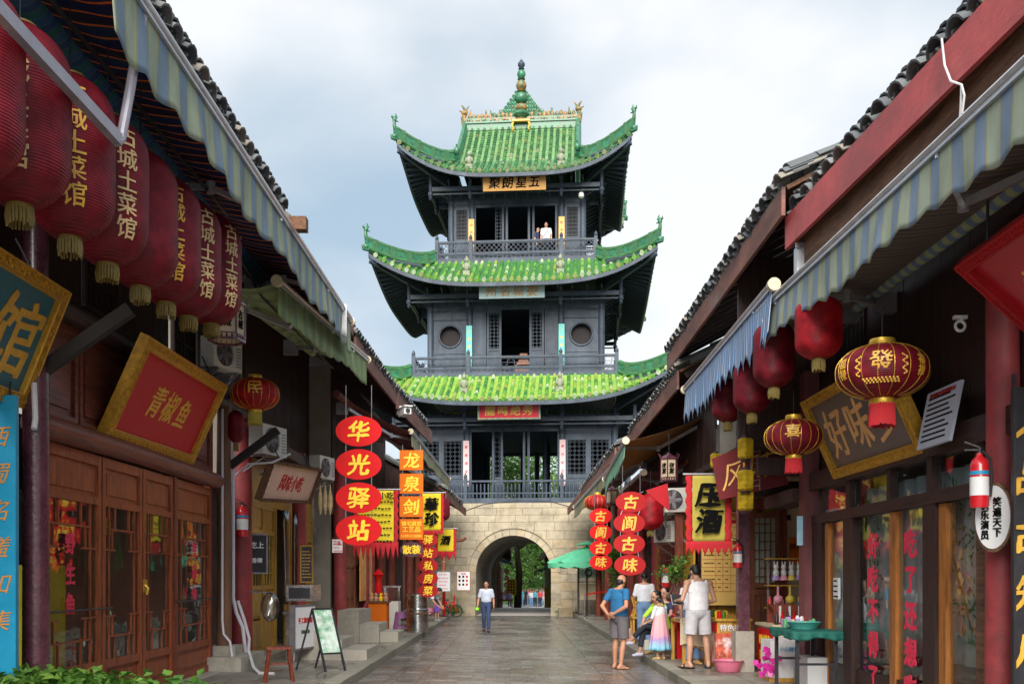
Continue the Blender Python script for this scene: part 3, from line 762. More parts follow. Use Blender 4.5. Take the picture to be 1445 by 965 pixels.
# ---- storey 1: open hall above the gate
Z1, H1 = 5.0, 8.15
storey(4.35, Z1, H1, 2.08, 1, 4.93, 5.82)
for k in (1, 3): solid_side(4.35, Z1, H1, k, cols=2.08)
solid_side(4.35, Z1, H1, 2, True, 2.08)
a = 4.35
for sx in (-1, 1):
    x0, x1 = sorted((sx*2.22, sx*4.2))
    MB().bx(x0, x1, -a-.03, -a+.03, Z1, Z1+.9).build('wall_panel', 'ink', **TB)
    b = MB(); leafed(b, x0, x1, Z1+.1, Z1+1.0, -a-.03, panels=((0, 1),)); b.build('wall_panel', 'ink', **TB)
    m = (x0+x1)/2
    for c0, c1 in ((x0, m), (m, x1)):
        b = MB(); b.bx(c0, c0+.1, -a-.05, -a+.03, Z1+1.0, H1-.16); b.bx(c1-.1, c1, -a-.05, -a+.03, Z1+1.0, H1-.16); b.bx(c0+.1, c1-.1, -a-.05, -a+.03, H1-.55, H1-.16); b.bx(c0+.1, c1-.1, -a-.05, -a+.03, Z1+1.0, Z1+1.1)
        fr = b.build('window_frame', 'ink', **TB)
        lattice(MB(), c0+.1, c1-.1, Z1+1.1, H1-.55, -a, 'frame', .022, .02, .2).build('window_lattice', 'ink2', fr, world=False)
for x in (-1.93, -.93, -.55, .42, .62, 1.93): MB().bx(x-.05, x+.05, -a-.06, -a+.06, Z1, H1-.16).build('door_post', 'ink', **TB)
lattice(MB(), -.98, -.56, Z1+1.0, H1-.3, -a+.04, 'frame', .02, .02, .2).build('door_lattice', 'ink2', **TB)
leafed(MB(), -.98, -.56, Z1, Z1+1.0, -a+.06).build('wall_panel', 'ink', **TB)
for x, y in ((-1.2, -1.2), (1.2, -1.2), (-1.2, 1.4), (1.2, 1.4), (-.2, 3.9), (.55, 3.9)): MB().lathe([(.13, 0), (.13, H1-Z1)], (x, y, Z1), 12).build('column', 'ink', smooth=True, **TB)
# ---- storey 2: round windows either side of panelled doors
Z2, H2 = 10.52, 13.62; a = 3.79
storey(a, Z2, H2, 2.02, 2, 4.44, 11.28)
for k in (1, 2, 3): solid_side(a, Z2, H2, k, cols=2.02)
for sx in (-1, 1):
    x0, x1 = sorted((sx*2.16, sx*3.65)); cx, cz, r = (x0+x1)/2, 12.32, .47; n = 32
    wb = MB(); sq = []
    for i in range(n):
        t = 2*pi*i/n+pi/4; c, s_ = cos(t), sin(t); m = max(abs(c), abs(s_)); sq.append((cx+c/m*(x1-x0)/2, cz+s_/m*.72))
    ci = [(cx+r*cos(2*pi*i/n+pi/4), cz+r*sin(2*pi*i/n+pi/4)) for i in range(n)]
    vs = [(x, -a, z) for x, z in ci]+[(x, -a, z) for x, z in sq]+[(x, -a+.08, z) for x, z in ci]
    wb.add(vs, [(i, (i+1) % n, n+(i+1) % n, n+i) for i in range(n)]+[(i, 2*n+i, 2*n+(i+1) % n, (i+1) % n) for i in range(n)])
    wb.build('wall_panel', 'ink', **TB)
    rg = MB(); rg.tube([(cx+(r+.02)*cos(2*pi*i/40), -a-.02, cz+(r+.02)*sin(2*pi*i/40)) for i in range(41)], .045, 6); rg.build('round_window_ring', 'ink', smooth=True, **TB)
    MB().bx(cx-r, cx+r, -a+.25, -a+.27, cz-r, cz+r).build('window_pane', 'black', **TB)  # dark sheet, paints the unlit room behind the round window
    leafed(MB(), x0, (x0+x1)/2, cz+.72, H2-.16, -a, rail=.05).build('wall_panel', 'ink', **TB); leafed(MB(), (x0+x1)/2, x1, cz+.72, H2-.16, -a, rail=.05).build('wall_panel', 'ink', **TB)
    leafed(MB(), x0, x1, Z2, cz-.72, -a, rail=.06, panels=((0, .5), (.5, 1))).build('wall_panel', 'ink', **TB)
    x0, x1 = sorted((sx*1.3, sx*1.88)); leafed(MB(), x0, x1, Z2, H2-.16, -a, panels=((0, .3), (.3, 1))).build('wall_panel', 'ink', **TB)
    x0, x1 = sorted((sx*.62, sx*1.27))
    dl = thing_part('door_leaf', tower); leafed(MB(), x0, x1, Z2, Z2+1.2, -a, rail=.08).build('door_board', 'ink', dl, world=False)
    b = MB(); b.bx(x0, x0+.08, -a-.05, -a, Z2+1.2, H2-.16); b.bx(x1-.08, x1, -a-.05, -a, Z2+1.2, H2-.16); b.bx(x0+.08, x1-.08, -a-.05, -a, H2-.3, H2-.16); b.build('door_frame', 'ink', dl, world=False)
    lattice(MB(), x0+.08, x1-.08, Z2+1.2, H2-.3, -a-.02, 'frame', .025, .025, .16).build('door_lattice', 'ink2', dl, world=False)
# altar-like carved table inside the doorway
b = MB(); b.bx(-.1, .6, -2.6, -2.0, Z2, Z2+.75); b.bx(-.02, .62, -2.7, -2.1, Z2+.75, Z2+.85); b.bx(.05, .5, -2.5, -2.1, Z2+.85, Z2+1.05); b.bx(-.02, .6, -2.6, -2.1, Z2+1.05, Z2+1.12); b.bx(.1, .45, -2.5, -2.1, Z2+1.12, Z2+1.3)
tag(b.build('carved_table', mat('carved_red_wood', (.33, .12, .05), .5, .4, 12), None, world=False), 'red carved wooden table in the middle storey doorway of the tower', 'table').matrix_world = ROOTM[tower.name]
# ---- storey 3
Z3, H3 = 15.78, 18.62; a = 2.97
storey(a, Z3, H3, 2.02, 3, 3.54, 16.62)
for k in (1, 2, 3): solid_side(a, Z3, H3, k, cols=2.02)
for sx in (-1, 1):
    x0, x1 = sorted((sx*2.15, sx*2.85)); leafed(MB(), x0, x1, Z3, Z3+1.1, -a).build('wall_panel', 'ink', **TB)
    b = MB(); b.bx(x0, x0+.1, -a-.05, -a, Z3+1.1, H3-.16); b.bx(x1-.1, x1, -a-.05, -a, Z3+1.1, H3-.16); b.bx(x0+.1, x1-.1, -a-.05, -a, H3-.4, H3-.16); b.build('window_frame', 'ink', **TB)
    lattice(MB(), x0+.1, x1-.1, Z3+1.1, H3-.4, -a-.02, 'frame', .02, .02, .16).build('window_lattice', 'ink2', **TB)
    MB().bx(x0+.1, x1-.1, -a+.02, -a+.03, Z3+1.1, H3-.4).build('window_pane', 'black', **TB)  # dark sheet, interior darkness painted behind the lattice
for x in (-1.9, -.62, -.45, .55, .75, 1.78, 1.93): MB().bx(x-.05, x+.05, -a-.06, -a+.06, Z3, H3-.16).build('door_post', 'ink', **TB)
lattice(MB(), -.98, -.67, Z3+1.0, H3-.3, -a+.08, 'frame', .02, .02, .16).build('door_lattice', 'ink2', **TB)
MB().bx(-2, 2, -a-.05, -a+.05, H3-.32, H3-.17).build('head_beam', 'ink', **TB)
# ---- roofs
r3, S3 = roof(4.55, 6.6, 10.40, 9.02, 1.4, .28, 'glaze')
r2, S2 = roof(3.62, 5.86, 15.66, 14.17, 1.3, .22, 'glaze')
r1, S1 = roof(2.85, 4.82, 20.45, 19.2, 1.35, .24, 'glaze_top', gable=dict(w=2.6, z=23.15))
# main ridge, gables and finial of the top roof
b = MB(); b.bx(-2.75, 2.75, -.16, .16, 23.1, 23.42); b.bx(-2.75, 2.75, -.22, .22, 23.42, 23.5); b.bx(-2.7, 2.7, -.1, .1, 23.5, 23.72); b.build('main_ridge', 'ridge', r1, world=False)
b = MB()
for i in range(26):
    x = -2.5+i*.2
    if abs(x) < .35: continue
    b.ell((x, jit(.03), 23.82+jit(.04)), (.10, .09, .11+abs(jit(.08))), 7, 5); 
    if i % 4 == 0: b.tube([(x, 0, 23.85), (x+jit(.08), 0, 24.15)], [.07, .02], 5)
b.build('ridge_figures', 'ochre_glaze', r1, world=False, smooth=True, stuff=True)
b = MB()
for i in range(34):
    x = -2.55+i*.155
    if abs(x) > .3: b.box((x, -.13, 23.6+jit(.05)), (.1, .05, .13), Matrix.Rotation(jit(1), 3, 'Y'))
b.build('ridge_carving', 'ochre_glaze', r1, world=False, stuff=True)
for sx in (-1, 1):
    gb = MB(); pts = [(sx*2.72, -2.95+(2.95)*i/10, 20.45+(23.2-20.45)*(i/10)**1.05+.1) for i in range(11)]
    gb.tube(pts, .15, 8); gb.tube([(p[0], p[1], p[2]+.28) for p in pts], .10, 8)
    for i in range(10): gb.bar((pts[i][0], pts[i][1], pts[i][2]+.15), (pts[i+1][0], pts[i+1][1], pts[i+1][2]+.15), .12, .3)
    rear = [(x, -y, z) for x, y, z in pts]; gb.tube(rear, .15, 8); gb.tube([(p[0], p[1], p[2]+.25) for p in rear], .1, 8)
    gb.build('gable_ridge', 'ridge', r1, world=False, smooth=True, ang=30)
    MB().add([(sx*2.6, -2.9, 20.4), (sx*2.6, 2.9, 20.4), (sx*2.6, 0, 23.2)], [(0, 1, 2)]).build('gable_wall', 'ink', r1, world=False)
    dg_ = MB(); x = sx*2.72; dg_.tube([(x, 0, 23.4), (x+sx*.08, 0, 23.8), (x-sx*.05, 0, 24.1), (x+sx*.16, 0, 24.4)], [.16, .13, .09, .03], 8); dg_.ell((x+sx*.02, -.05, 24.0), (.16, .12, .12)); dg_.tube([(x, 0, 24.0), (x+sx*.28, 0, 24.15)], [.07, .02], 6); dg_.tube([(x, 0, 24.1), (x-sx*.18, 0, 24.35)], [.06, .02], 6)
    dg_.build('dragon_finial', 'ochre_glaze', r1, world=False, smooth=True)
    q = pts[0]; MB().ell((q[0], q[1]-.05, q[2]+.35), (.13, .16, .2)).tube([(q[0], q[1], q[2]+.4), (q[0], q[1]-.15, q[2]+.62)], [.08, .03], 6).build('ridge_beast', 'ridge', r1, world=False, smooth=True)
    o = MB()                                     # pierced scroll ornament beside the finial
    for i in range(9):
        f = i/8; x = sx*(.22+1.0*f); h = 23.75+(1-f)**1.2*1.25
        o.tube([(x, 0, 23.7), (x+sx*.02, 0, (23.7+h)/2), (x, 0, h)], [.05, .04, .05], 5)
        for zz in range(int((h-23.8)/.18)+1):
            z_ = 23.85+zz*.18; o.tube([(x+.09*cos(t), 0, z_+.09*sin(t)) for t in [q*pi/4 for q in range(9)]], .028, 4)
    o.tube([(sx*1.2, 0, 23.8), (sx*1.45, 0, 23.95), (sx*1.5, 0, 24.12)], [.07, .05, .02], 6)
    o.build('scroll_ornament', 'ridge', r1, world=False, smooth=True)
# finial compressed to its measured height
def fz(z): return 23.45+(z-23.45)*.80
for prof, mt in (([(.30, 23.45), (.34, 23.6), (.24, 23.66)], 'ochre_glaze'), ([(.24, 23.67), (.38, 23.9), (.3, 24.1), (.2, 24.14)], 'ridge'), ([(.2, 24.15), (.28, 24.28), (.26, 24.45), (.16, 24.55)], 'ochre_glaze'),
                 ([(.12, 24.56), (.26, 24.72), (.31, 24.92), (.27, 25.12), (.12, 25.26)], 'ridge'), ([(.12, 25.27), (.2, 25.32), (.12, 25.38), (.22, 25.5), (.26, 25.66), (.22, 25.86), (.12, 25.98)], 'ochre_glaze'),
                 ([(.12, 25.99), (.19, 26.06), (.12, 26.12), (.18, 26.22), (.21, 26.36), (.18, 26.5), (.1, 26.6)], 'ridge'), ([(.1, 26.61), (.15, 26.68), (.09, 26.74), (.17, 26.88), (.17, 27.0), (.09, 27.12), (.07, 27.2)], 'ink2'), ([(.022, 27.2), (.018, 28.2)], 'greymetal')):
    MB().lathe([(r, fz(z)) for r, z in prof], (0, -.02, 0), 16).build('finial_segment', mt, r1, world=False, smooth=True, ang=60)
b = MB(); b.bx(-.42, .42, -.4, -.22, 23.38, 23.46)
for sx in (-1, 1): b.tube([(sx*.36, -.31, 23.4), (sx*.42, -.33, 23.2), (sx*.34, -.35, 23.02), (sx*.42, -.4, 22.95)], [.06, .05, .04, .05], 6)
b.build('finial_stand', 'goldflat', r1, world=False, smooth=True)
# ---- boards with writing hung on the tower (they hang, so they are things of their own)
TM = ROOTM[tower.name]
def tower_board(name, label, lx, ly, z, wd, ht, th, mt, s, tm, frame=None, tilt=.22, size=.5, vert=False, cat='plaque'):
    loc = TM @ V((lx, ly, z)); t = thing(name, label, cat, loc, rot=(tilt, 0, TR))
    MB().bx(-wd/2, wd/2, 0, th, -ht/2, ht/2).build('board', mt, t, world=False)
    if frame:
        b = MB(); f = .07
        b.bx(-wd/2-f, wd/2+f, -.03, th+.01, ht/2, ht/2+f); b.bx(-wd/2-f, wd/2+f, -.03, th+.01, -ht/2-f, -ht/2); b.bx(-wd/2-f, -wd/2, -.03, th+.01, -ht/2, ht/2); b.bx(wd/2, wd/2+f, -.03, th+.01, -ht/2, ht/2)
        b.build('frame', frame, t, world=False)
    m = ROOTM[t.name].copy()
    n = len(s)
    for i, ch in enumerate(s):
        off = V((0, 0, (n/2-i-.5)*ht*.9/n)) if vert else V(((i-n/2+.5)*wd*.84/n, 0, 0))
        text(ch, m @ Matrix.Translation(off), size, tm, t, 'character', shear=.12, bold=.03)
    return t
tower_board('plaque', 'ochre plaque with black calligraphy under the top roof of the tower', .0, -4.45, 18.82, 2.75, .68, .06, mat('ochre_board', (.46, .23, .05), .5, .15, 6), '聚朗星五', 'inkblack', size=.5)
tower_board('plaque', 'pale blue plaque with gold calligraphy under the middle roof of the tower', -.04, -5.4, 13.83, 2.8, .62, .06, mat('pale_blue_board', (.24, .34, .35), .5, .1, 6), '州名城娄', mat('bronze_letter', (.30, .17, .04), .4, .2, 9), size=.48)
tower_board('plaque', 'crimson plaque with gold seal characters and patterned frame over the lowest gallery', -.1, -6.1, 8.63, 2.5, .62, .08, mat('crimson_board', (.45, .02, .035), .4, .1, 6), '龍鸣绝秀', mat('dull_gold_letter', (.50, .32, .06), .4, .2, 9), frame=mat('patterned_frame', (.35, .22, .08), .5, .6, 22, second=(.05, .22, .22), secamt=.7), size=.44)
for (lx, z0, z1, ly, mt, s, tm, lab) in ((-2.04, 15.9, 17.75, -3.15, 'couplet_gold', '山水有灵气', 'plaqred', 'gold couplet board on the left column of the top storey'), (2.02, 15.9, 17.75, -3.15, 'couplet_gold', '古今多名士', 'plaqred', 'gold couplet board on the right column of the top storey'),
        (-2.04, 10.9, 12.75, -3.97, 'couplet_teal', '千里嘉陵水', 'goldflat', 'turquoise couplet board on the left column of the middle storey'), (2.04, 10.9, 12.75, -3.97, 'couplet_teal', '一城锦绣春', 'goldflat', 'turquoise couplet board on the right column of the middle storey'),
        (-2.1, 5.6, 7.6, -4.53, 'couplet_pink', '登楼观天下', 'plaqred', 'pale pink couplet board on the left column of the lowest gallery'), (2.1, 5.6, 7.6, -4.53, 'couplet_pink', '倚栏听江声', 'plaqred', 'pale pink couplet board on the right column of the lowest gallery')):
    mat('couplet_gold', (.72, .42, .10), .5, .1, 6); mat('couplet_teal', (.12, .50, .46), .5, .1, 6); mat('couplet_pink', (.60, .42, .42), .5, .1, 6)
    tower_board('couplet_board', lab, lx, ly, (z0+z1)/2, .26, z1-z0, .03, MATS[mt], s, tm, tilt=0, size=.13, vert=True, cat='sign board')
# camera and floodlight on the top storey
b = MB().lathe([(.05, 0), (.12, .05), (.12, .2), (.05, .28)], (2.9, -3.65, 18.35), 10)
o = tag(b.build('security_camera', 'white', None, world=False, smooth=True), 'white dome camera under the top roof of the tower', 'camera'); o.matrix_world = TM
# ================================================================ STREET BUILDINGS
class Fac:
    """builder in the plane of a shop front: y along the lane, z up, d towards the lane"""
    def __init__(s, X, side): s.X, s.side, s.b = X, side, MB()
    def q(s, y0, y1, z0, z1, d0, d1, tint=None):
        s.b.bx(s.X-s.side*d0, s.X-s.side*d1, y0, y1, z0, z1, tint); return s
    def p(s, y, z, d=0): return V((s.X-s.side*d, y, z))
    def build(s, *a, **k): o = s.b.build(*a, **k); s.b = MB(); return o
def arc_tile(L=.26, r=.115, th=.014, n=5):
    b = MB(); vs = []
    for (y, rr) in ((0, r), (L, r*.88)):
        for rad in (rr, rr-th):
            for i in range(n+1):
                t = radians(22)+radians(136)*i/n; vs.append((rad*cos(t), y, rad*sin(t)-r*.45))
    m = n+1; fs = []
    for i in range(n):
        fs += [(i, i+1, 2*m+i+1, 2*m+i), (m+i+1, m+i, 3*m+i, 3*m+i+1), (i+1, i, m+i, m+i+1), (2*m+i, 2*m+i+1, 3*m+i+1, 3*m+i)]
    fs += [(0, 2*m, 3*m, m), (n, m+n, 3*m+n, 2*m+n)]
    b.add(vs, fs); return b
TILES = []
for i in range(6):
    o = arc_tile().build('roof_tile', 'greytile', None, smooth=True); o.data.attributes['tint'].data.foreach_set('value', [i/5.5]*len(o.data.polygons)); TILES.append(o.data); bpy.data.objects.remove(o)
def street_roof(par, side, e0, e1, run=4.2, slope=28, pitch=.235, courses=3, fascia='rustfascia', fh=.26, fd=.05, second=None, rafters=True, tiles=True, maxt=280, ts=1.0):
    e0, e1 = V(e0), V(e1); ax = (e1-e0); L = ax.length; ax.normalize()
    up = V((side*cos(radians(slope)), 0, sin(radians(slope)))); up = (up-ax*up.dot(ax)).normalized(); nr = ax.cross(up); nr = nr if nr.z > 0 else -nr
    rf = MB(); q = [e0, e1, e1+up*run, e0+up*run]; o_ = nr*.05
    rf.add([p-o_*.2 for p in q]+[p-o_*1.2 for p in q], [(0, 1, 2, 3), (7, 6, 5, 4), (0, 4, 5, 1), (3, 2, 6, 7), (0, 3, 7, 4), (1, 5, 6, 2)])
    roof_ = rf.build('roof', 'rawwood', par)
    inv = ROOTM[par.name].inverted()
    if tiles:
        n = int(L/pitch); base = Matrix((ax, up, nr)).transposed(); cnt = 0
        rest = MB()
        for i in range(n+1):
            for kind in (0, 1):               # cover tiles with pans between them
                s = i*pitch+(pitch/2 if kind else 0)
                if s > L: continue
                wob = jit(.012)
                for c in range(courses+0):
                    for lay in ((0, 1, 2) if c == 0 else (0,)):
                        if cnt >= maxt: break
                        p = e0+ax*(s+wob+jit(.006))+up*(-.07+c*.17+lay*.05*ts+jit(.018))+nr*((.075 if kind == 0 else .04)+lay*.024*ts+jit(.007)+c*.006)
                        m = base.to_4x4(); R_ = Matrix.Rotation((0 if kind == 0 else pi)+jit(.16), 4, 'Y') @ Matrix.Rotation(-.07, 4, 'X')
                        m = m @ R_ @ Matrix.Scale(ts, 4); m.translation = p; m = inv @ m
                        o = bpy.data.objects.new('roof_tile', RND.choice(TILES)); COL.objects.link(o); o.parent = roof_; o.matrix_basis = m; cnt += 1
            s = i*pitch; a = e0+ax*s+up*(courses*.17-.1)+nr*.06
            k = int((run-.5)/.5)
            for j in range(k): rest.tube([a+up*(j*.5), a+up*(j*.5+.52)+nr*-.02], [.1, .09], 6)
        rest.build('roof_tiles', 'greytile', roof_, smooth=True, stuff=True)
        rg = MB(); t = e0+up*run; rg.tube([t+nr*.1, t+ax*L+nr*.1], .16, 8); rg.build('ridge_tiles', 'greytile', roof_)
    dz = V((0, 0, -1)); out = V((-side, 0, 0))
    b = MB(); f0, f1 = e0+out*fd+V((0, 0, -.02)), e1+out*fd+V((0, 0, -.02)); tk = -out*.045
    b.add([f0, f1, f1+dz*fh, f0+dz*fh, f0+tk, f1+tk, f1+tk+dz*fh, f0+tk+dz*fh], [(0, 1, 2, 3), (5, 4, 7, 6), (3, 2, 6, 7), (1, 0, 4, 5), (0, 3, 7, 4), (1, 5, 6, 2)])
    b.build('fascia_board', fascia, par)
    if second:
        b = MB(); s_ = -out*.12+dz*(fh*.75); f0, f1 = f0+s_, f1+s_; hh = second
        b.add([f0, f1, f1+dz*hh, f0+dz*hh, f0+tk, f1+tk, f1+tk+dz*hh, f0+tk+dz*hh], [(0, 1, 2, 3), (5, 4, 7, 6), (3, 2, 6, 7), (1, 0, 4, 5), (0, 3, 7, 4), (1, 5, 6, 2)]); b.build('eave_board', 'rawwood', par)
    if rafters:
        k = int(L/.55)
        for i in range(k+1):
            p = e0+ax*min(L-.05, (i*.55+.1))-nr*.12+V((0, 0, -.03)); MB().bar(p+up*.08, p+up*(run*.8), .07, .11, up=nr).build('rafter', 'darkwoody', par)
    return roof_
def shell(par, side, X, y0, y1, ztop, depth=5, front=None, floor=.14):
    """party walls, back wall, ceiling and floor of a shop; the front is made of its own pieces"""
    xb = X+side*depth
    MB().bx(X-side*-.02, xb, y0, y0+.12, 0, ztop).build('side_wall', 'plaster', par); MB().bx(X+side*.02, xb, y1-.12, y1, 0, ztop).build('side_wall', 'plaster', par)
    MB().bx(xb, xb+side*.15, y0, y1, 0, ztop).build('back_wall', 'plaster', par)
    MB().bx(X+side*.1, xb, y0+.12, y1-.12, 3.25, 3.35).build('ceiling', 'darkwood', par)
    MB().bx(X, xb, y0+.12, y1-.12, 0, floor).build('floor', 'concrete', par)
def upper(par, side, X, y0, y1, z0, z1, m='darkwood', windows=()):
    """plank wall of the low upper storey, each plank a piece"""
    F = Fac(X, side); y = y0
    while y < y1-.02:
        w_ = min(.32, y1-y); skip = any(a < y+w_/2 < c for a, c in windows)
        if skip: F.q(y+.004, y+w_-.004, z0, z0+.35, -.04, jit(.004))
        else: F.q(y+.004, y+w_-.004, z0, z1, -.04, jit(.004))
        F.build('wall_plank', m, par); y += w_
    for a, c in windows:
        F.q(a, c, z0+.35, z0+.41, -.03, .03); F.q(a, c, z1-.2, z1, -.03, .02); F.q(a, a+.05, z0+.41, z1-.2, -.03, .03); F.q(c-.05, c, z0+.41, z1-.2, -.03, .03)
        fr = F.build('window_frame', m, par); n = max(3, round((c-a)/.16)); b = Fac(X, side)
        for i in range(1, n): yy = a+(c-a)*i/n; b.q(yy-.01, yy+.01, z0+.41, z1-.2, -.01, .012)
        for i in range(1, 6): zz = z0+.41+(z1-.2-z0-.41)*i/6; b.q(a+.05, c-.05, zz-.01, zz+.01, -.008, .01)
        b.build('window_lattice', m, fr); F.q(a+.05, c-.05, z0+.41, z1-.2, -.035, -.03); F.build('window_pane', 'black', par)  # black backing paints the dark room behind the upper window
def round_post(par, x, y, z0, z1, r, m, name='post', base=None):
    MB().tube([(x+jit(.01), y, z0), (x+jit(.015), y, z0+(z1-z0)*.35), (x+jit(.015), y, z0+(z1-z0)*.7), (x, y, z1)], [r*1.03, r, r*.98, r*.95], 18).build(name, m, par, smooth=True)
    if base: MB().bx(x-base[0], x+base[0], y-base[0], y+base[0], .1, base[1]).build('post_base', 'concrete', par)

# ---------- left, nearest shop: folding doors with lattice glass
LA = thing('shop_building', 'red-brown panelled fish restaurant with lattice glass doors at the left edge of the lane', 'building', (-4.9, 11, 0))
shell(LA, -1, -5.02, 3, 18, 7.0)
street_roof(LA, -1, (-2.9, 4.4, 6.13), (-2.9, 17.9, 6.28), courses=4, maxt=300, fascia='rustfascia', fh=.2, fd=.0, pitch=.32, ts=1.3)
upper(LA, -1, -5.0, 4, 18, 4.45, 7.1, windows=((11.4, 12.4), (14.4, 15.4)))
F = Fac(-4.9, -1)
for (a, c) in ((9.95, 11.0), (11.06, 12.5), (12.56, 14.0), (14.06, 15.85)):     # raised panels over the log lintel
    F.q(a, c, 3.34, 4.44, -.08, -.02); F.q(a, a+.07, 3.34, 4.44, -.02, .02); F.q(c-.07, c, 3.34, 4.44, -.02, .02); F.q(a+.07, c-.07, 3.34, 3.42, -.02, .02); F.q(a+.07, c-.07, 4.34, 4.44, -.02, .02)
    F.q(a+.16, c-.16, 3.5, 4.26, -.02, .005); F.build('upper_panel', 'oxbloody', LA)
MB().tube([(-4.80, 9.8, 3.2), (-4.83, 12.7, 3.23), (-4.82, 15.95, 3.21)], [.13, .12, .125], 16).build('lintel_log', 'oxbloody', LA, smooth=True)
MB().tube([(-4.78, 3.0, 4.5), (-4.8, 18, 4.52)], .12, 12).build('upper_beam', 'darkwoody', LA, smooth=True)
round_post(LA, -4.74, 9.73, 0, 6.2, .125, 'purplepost')
round_post(LA, -4.78, 16.25, .5, 4.6, .12, mat('bare_brown_post', (.16, .075, .04), .6, .4, 4, (1, 1, .2), .8, 16), base=(.24, .52))
F.q(15.86, 16.02, .12, 4.4, -.1, .0); F.build('door_jamb', 'oxblood', LA)
leaf_y = [(10.02, 11.60), (11.64, 12.88), (12.92, 14.05), (14.17, 15.83)]
F.q(14.06, 14.16, .12, 3.1, -.06, .05); F.build('door_post', 'oxblood', LA)
for n, (a, c) in enumerate(leaf_y):
    d = thing_part('door_leaf', LA); st = .085
    F.q(a, a+st, .14, 3.08, -.03, .03); F.q(c-st, c, .14, 3.08, -.03, .03)
    for z0, z1 in ((.14, .24), (.56, .66), (2.50, 2.58), (2.96, 3.08)): F.q(a+st, c-st, z0, z1, -.028, .028)
    F.build('door_frame', 'panel', d)
    for z0, z1 in ((.24, .56), (2.58, 2.96)):
        F.q(a+st, c-st, z0, z1, -.02, -.008); F.q(a+st+.07, c-st-.07, z0+.06, z1-.06, -.008, .012); F.build('door_panel', 'panel', d)
    g0, g1, x0, x1 = .66, 2.50, a+st, c-st; w_ = x1-x0; t = .011
    F.q(x0, x1, g0, g1, -.012, -.006); F.build('door_glass', 'glass', d)
    def vb(f, z0, z1): F.q(x0+w_*f-t, x0+w_*f+t, z0, z1, -.004, .02)
    def hb(f0, f1, z): F.q(x0+w_*f0, x0+w_*f1, z-t, z+t, -.004, .0185)
    for f in (.13, .87): vb(f, g0, g1)
    for zs, dr in ((g1, -1), (g0, 1)):
        for f in (.30, .70): vb(f, *sorted((zs, zs+dr*.30)))
        hb(.13, .87, zs+dr*.27); hb(.0, .30, zs+dr*.52); hb(.70, 1, zs+dr*.52)
        for f in (.22, .78): vb(f, *sorted((zs+dr*.27, zs+dr*.52)))
    F.build('door_lattice', 'panel', d)
F.q(13.0-.1, 13.02, 1.45, 1.62, .03, .045); F.build('lock_plate', 'goldrib', LA)
b = MB().tube([(-4.84, 12.9, 1.55), (-4.80, 12.9, 1.5), (-4.82, 12.9, 1.42)], .02, 8); b.build('padlock', 'goldrib', LA, smooth=True)
for a, c, z in ((9.9, 11.85, 1.28), (14.1, 15.9, 1.30)): MB().tube([(-4.84, a, z), (-4.84, c, z)], .012, 8).build('door_bar', 'blackmetal', LA)
MB().bar((-4.7, 9.75, 3.7), (-3.8, 9.75, 4.32), .1, .13).build('brace', 'black', LA)
MB().bar((-4.7, 16.3, 3.5), (-3.9, 16.3, 4.1), .1, .12).build('brace', 'black', LA)
MB().bx(-5.3, -4.62, 9.5, 16.1, -.02, .14).build('threshold', 'concrete', LA)
MB().bx(-4.9, -4.35, 15.7, 17.2, -.02, .36).build('stone_step', 'concrete', LA)
# things seen through the glass
o = tag(MB().bx(-5.38, -5.16, 10.55, 11.3, .14, 1.78).build('drinks_counter', mat('yellow_counter', (.85, .65, .03), .4, .1, 4), None), 'yellow drinks counter behind the leftmost lattice door', 'counter')
t = thing('dining_table', 'square brown dining table behind the lattice glass doors', 'table', (-6.6, 13.4, .14))
MB().bx(-7.1, -6.1, 12.9, 13.9, .86, .92).build('table_top', 'panel', t)
for sx in (-.42, .42):
    for sy in (-.42, .42): MB().bx(-6.6+sx-.03, -6.6+sx+.03, 13.4+sy-.03, 13.4+sy+.03, .14, .86).build('leg', 'panel', t)
# ---------- left, second: honey-coloured doors behind a red column
LBd = thing('shop_building', 'snack shop with honey-yellow wooden doors between two red columns', 'building', (-4.85, 20, 0))
shell(LBd, -1, -4.97, 18.0, 23.9, 7.0)
street_roof(LBd, -1, (-2.92, 18.0, 6.10), (-2.88, 23.9, 6.2), courses=2, fh=.32)
upper(LBd, -1, -4.95, 18.1, 23.9, 3.9, 7.1)
round_post(LBd, -4.87, 17.55, .1, 4.9, .20, 'redpost', base=(.3, .3)); round_post(LBd, -4.58, 21.0, .1, 4.3, .155, 'redpost', base=(.2, .26))
MB().bx(-4.9, -4.3, 17.5, 21.2, 3.95, 4.15).build('tie_beam', 'darkwoody', LBd)
F = Fac(-4.85, -1)
def plain_leaf(par, F, a, c, z0, z1, m, glass=(.45, .8), cols=2, name='door_leaf'):
    d = thing_part(name, par); st = .07; H = z1-z0; g0, g1 = z0+H*glass[0], z0+H*glass[1]
    F.q(a, a+st, z0, z1, -.03, .03); F.q(c-st, c, z0, z1, -.03, .03)
    for zz in (z0, g0-.07, g1, z1-.08): F.q(a+st, c-st, zz, zz+.08, -.028, .028)
    F.build('door_frame', m, d)
    for p0, p1 in ((z0+.08, (z0+g0)/2-.02), ((z0+g0)/2+.02, g0-.07), (g1+.08, z1-.08)):
        if p1-p0 > .08: F.q(a+st, c-st, p0, p1, -.02, -.006); F.q(a+st+.05, c-st-.05, p0+.05, p1-.05, -.006, .012); F.build('door_panel', m, d)
    F.q(a+st, c-st, g0+.01, g1, -.012, -.007); F.build('door_glass', 'glass', d)
    n = cols
    for i in range(1, n+1): y = a+st+(c-a-2*st)*i/(n+1); F.q(y-.012, y+.012, g0+.01, g1, -.005, .016)
    for i in range(1, 4): z = g0+(g1-g0)*i/4; F.q(a+st, c-st, z-.011, z+.011, -.006, .014)
    F.build('door_lattice', m, d)
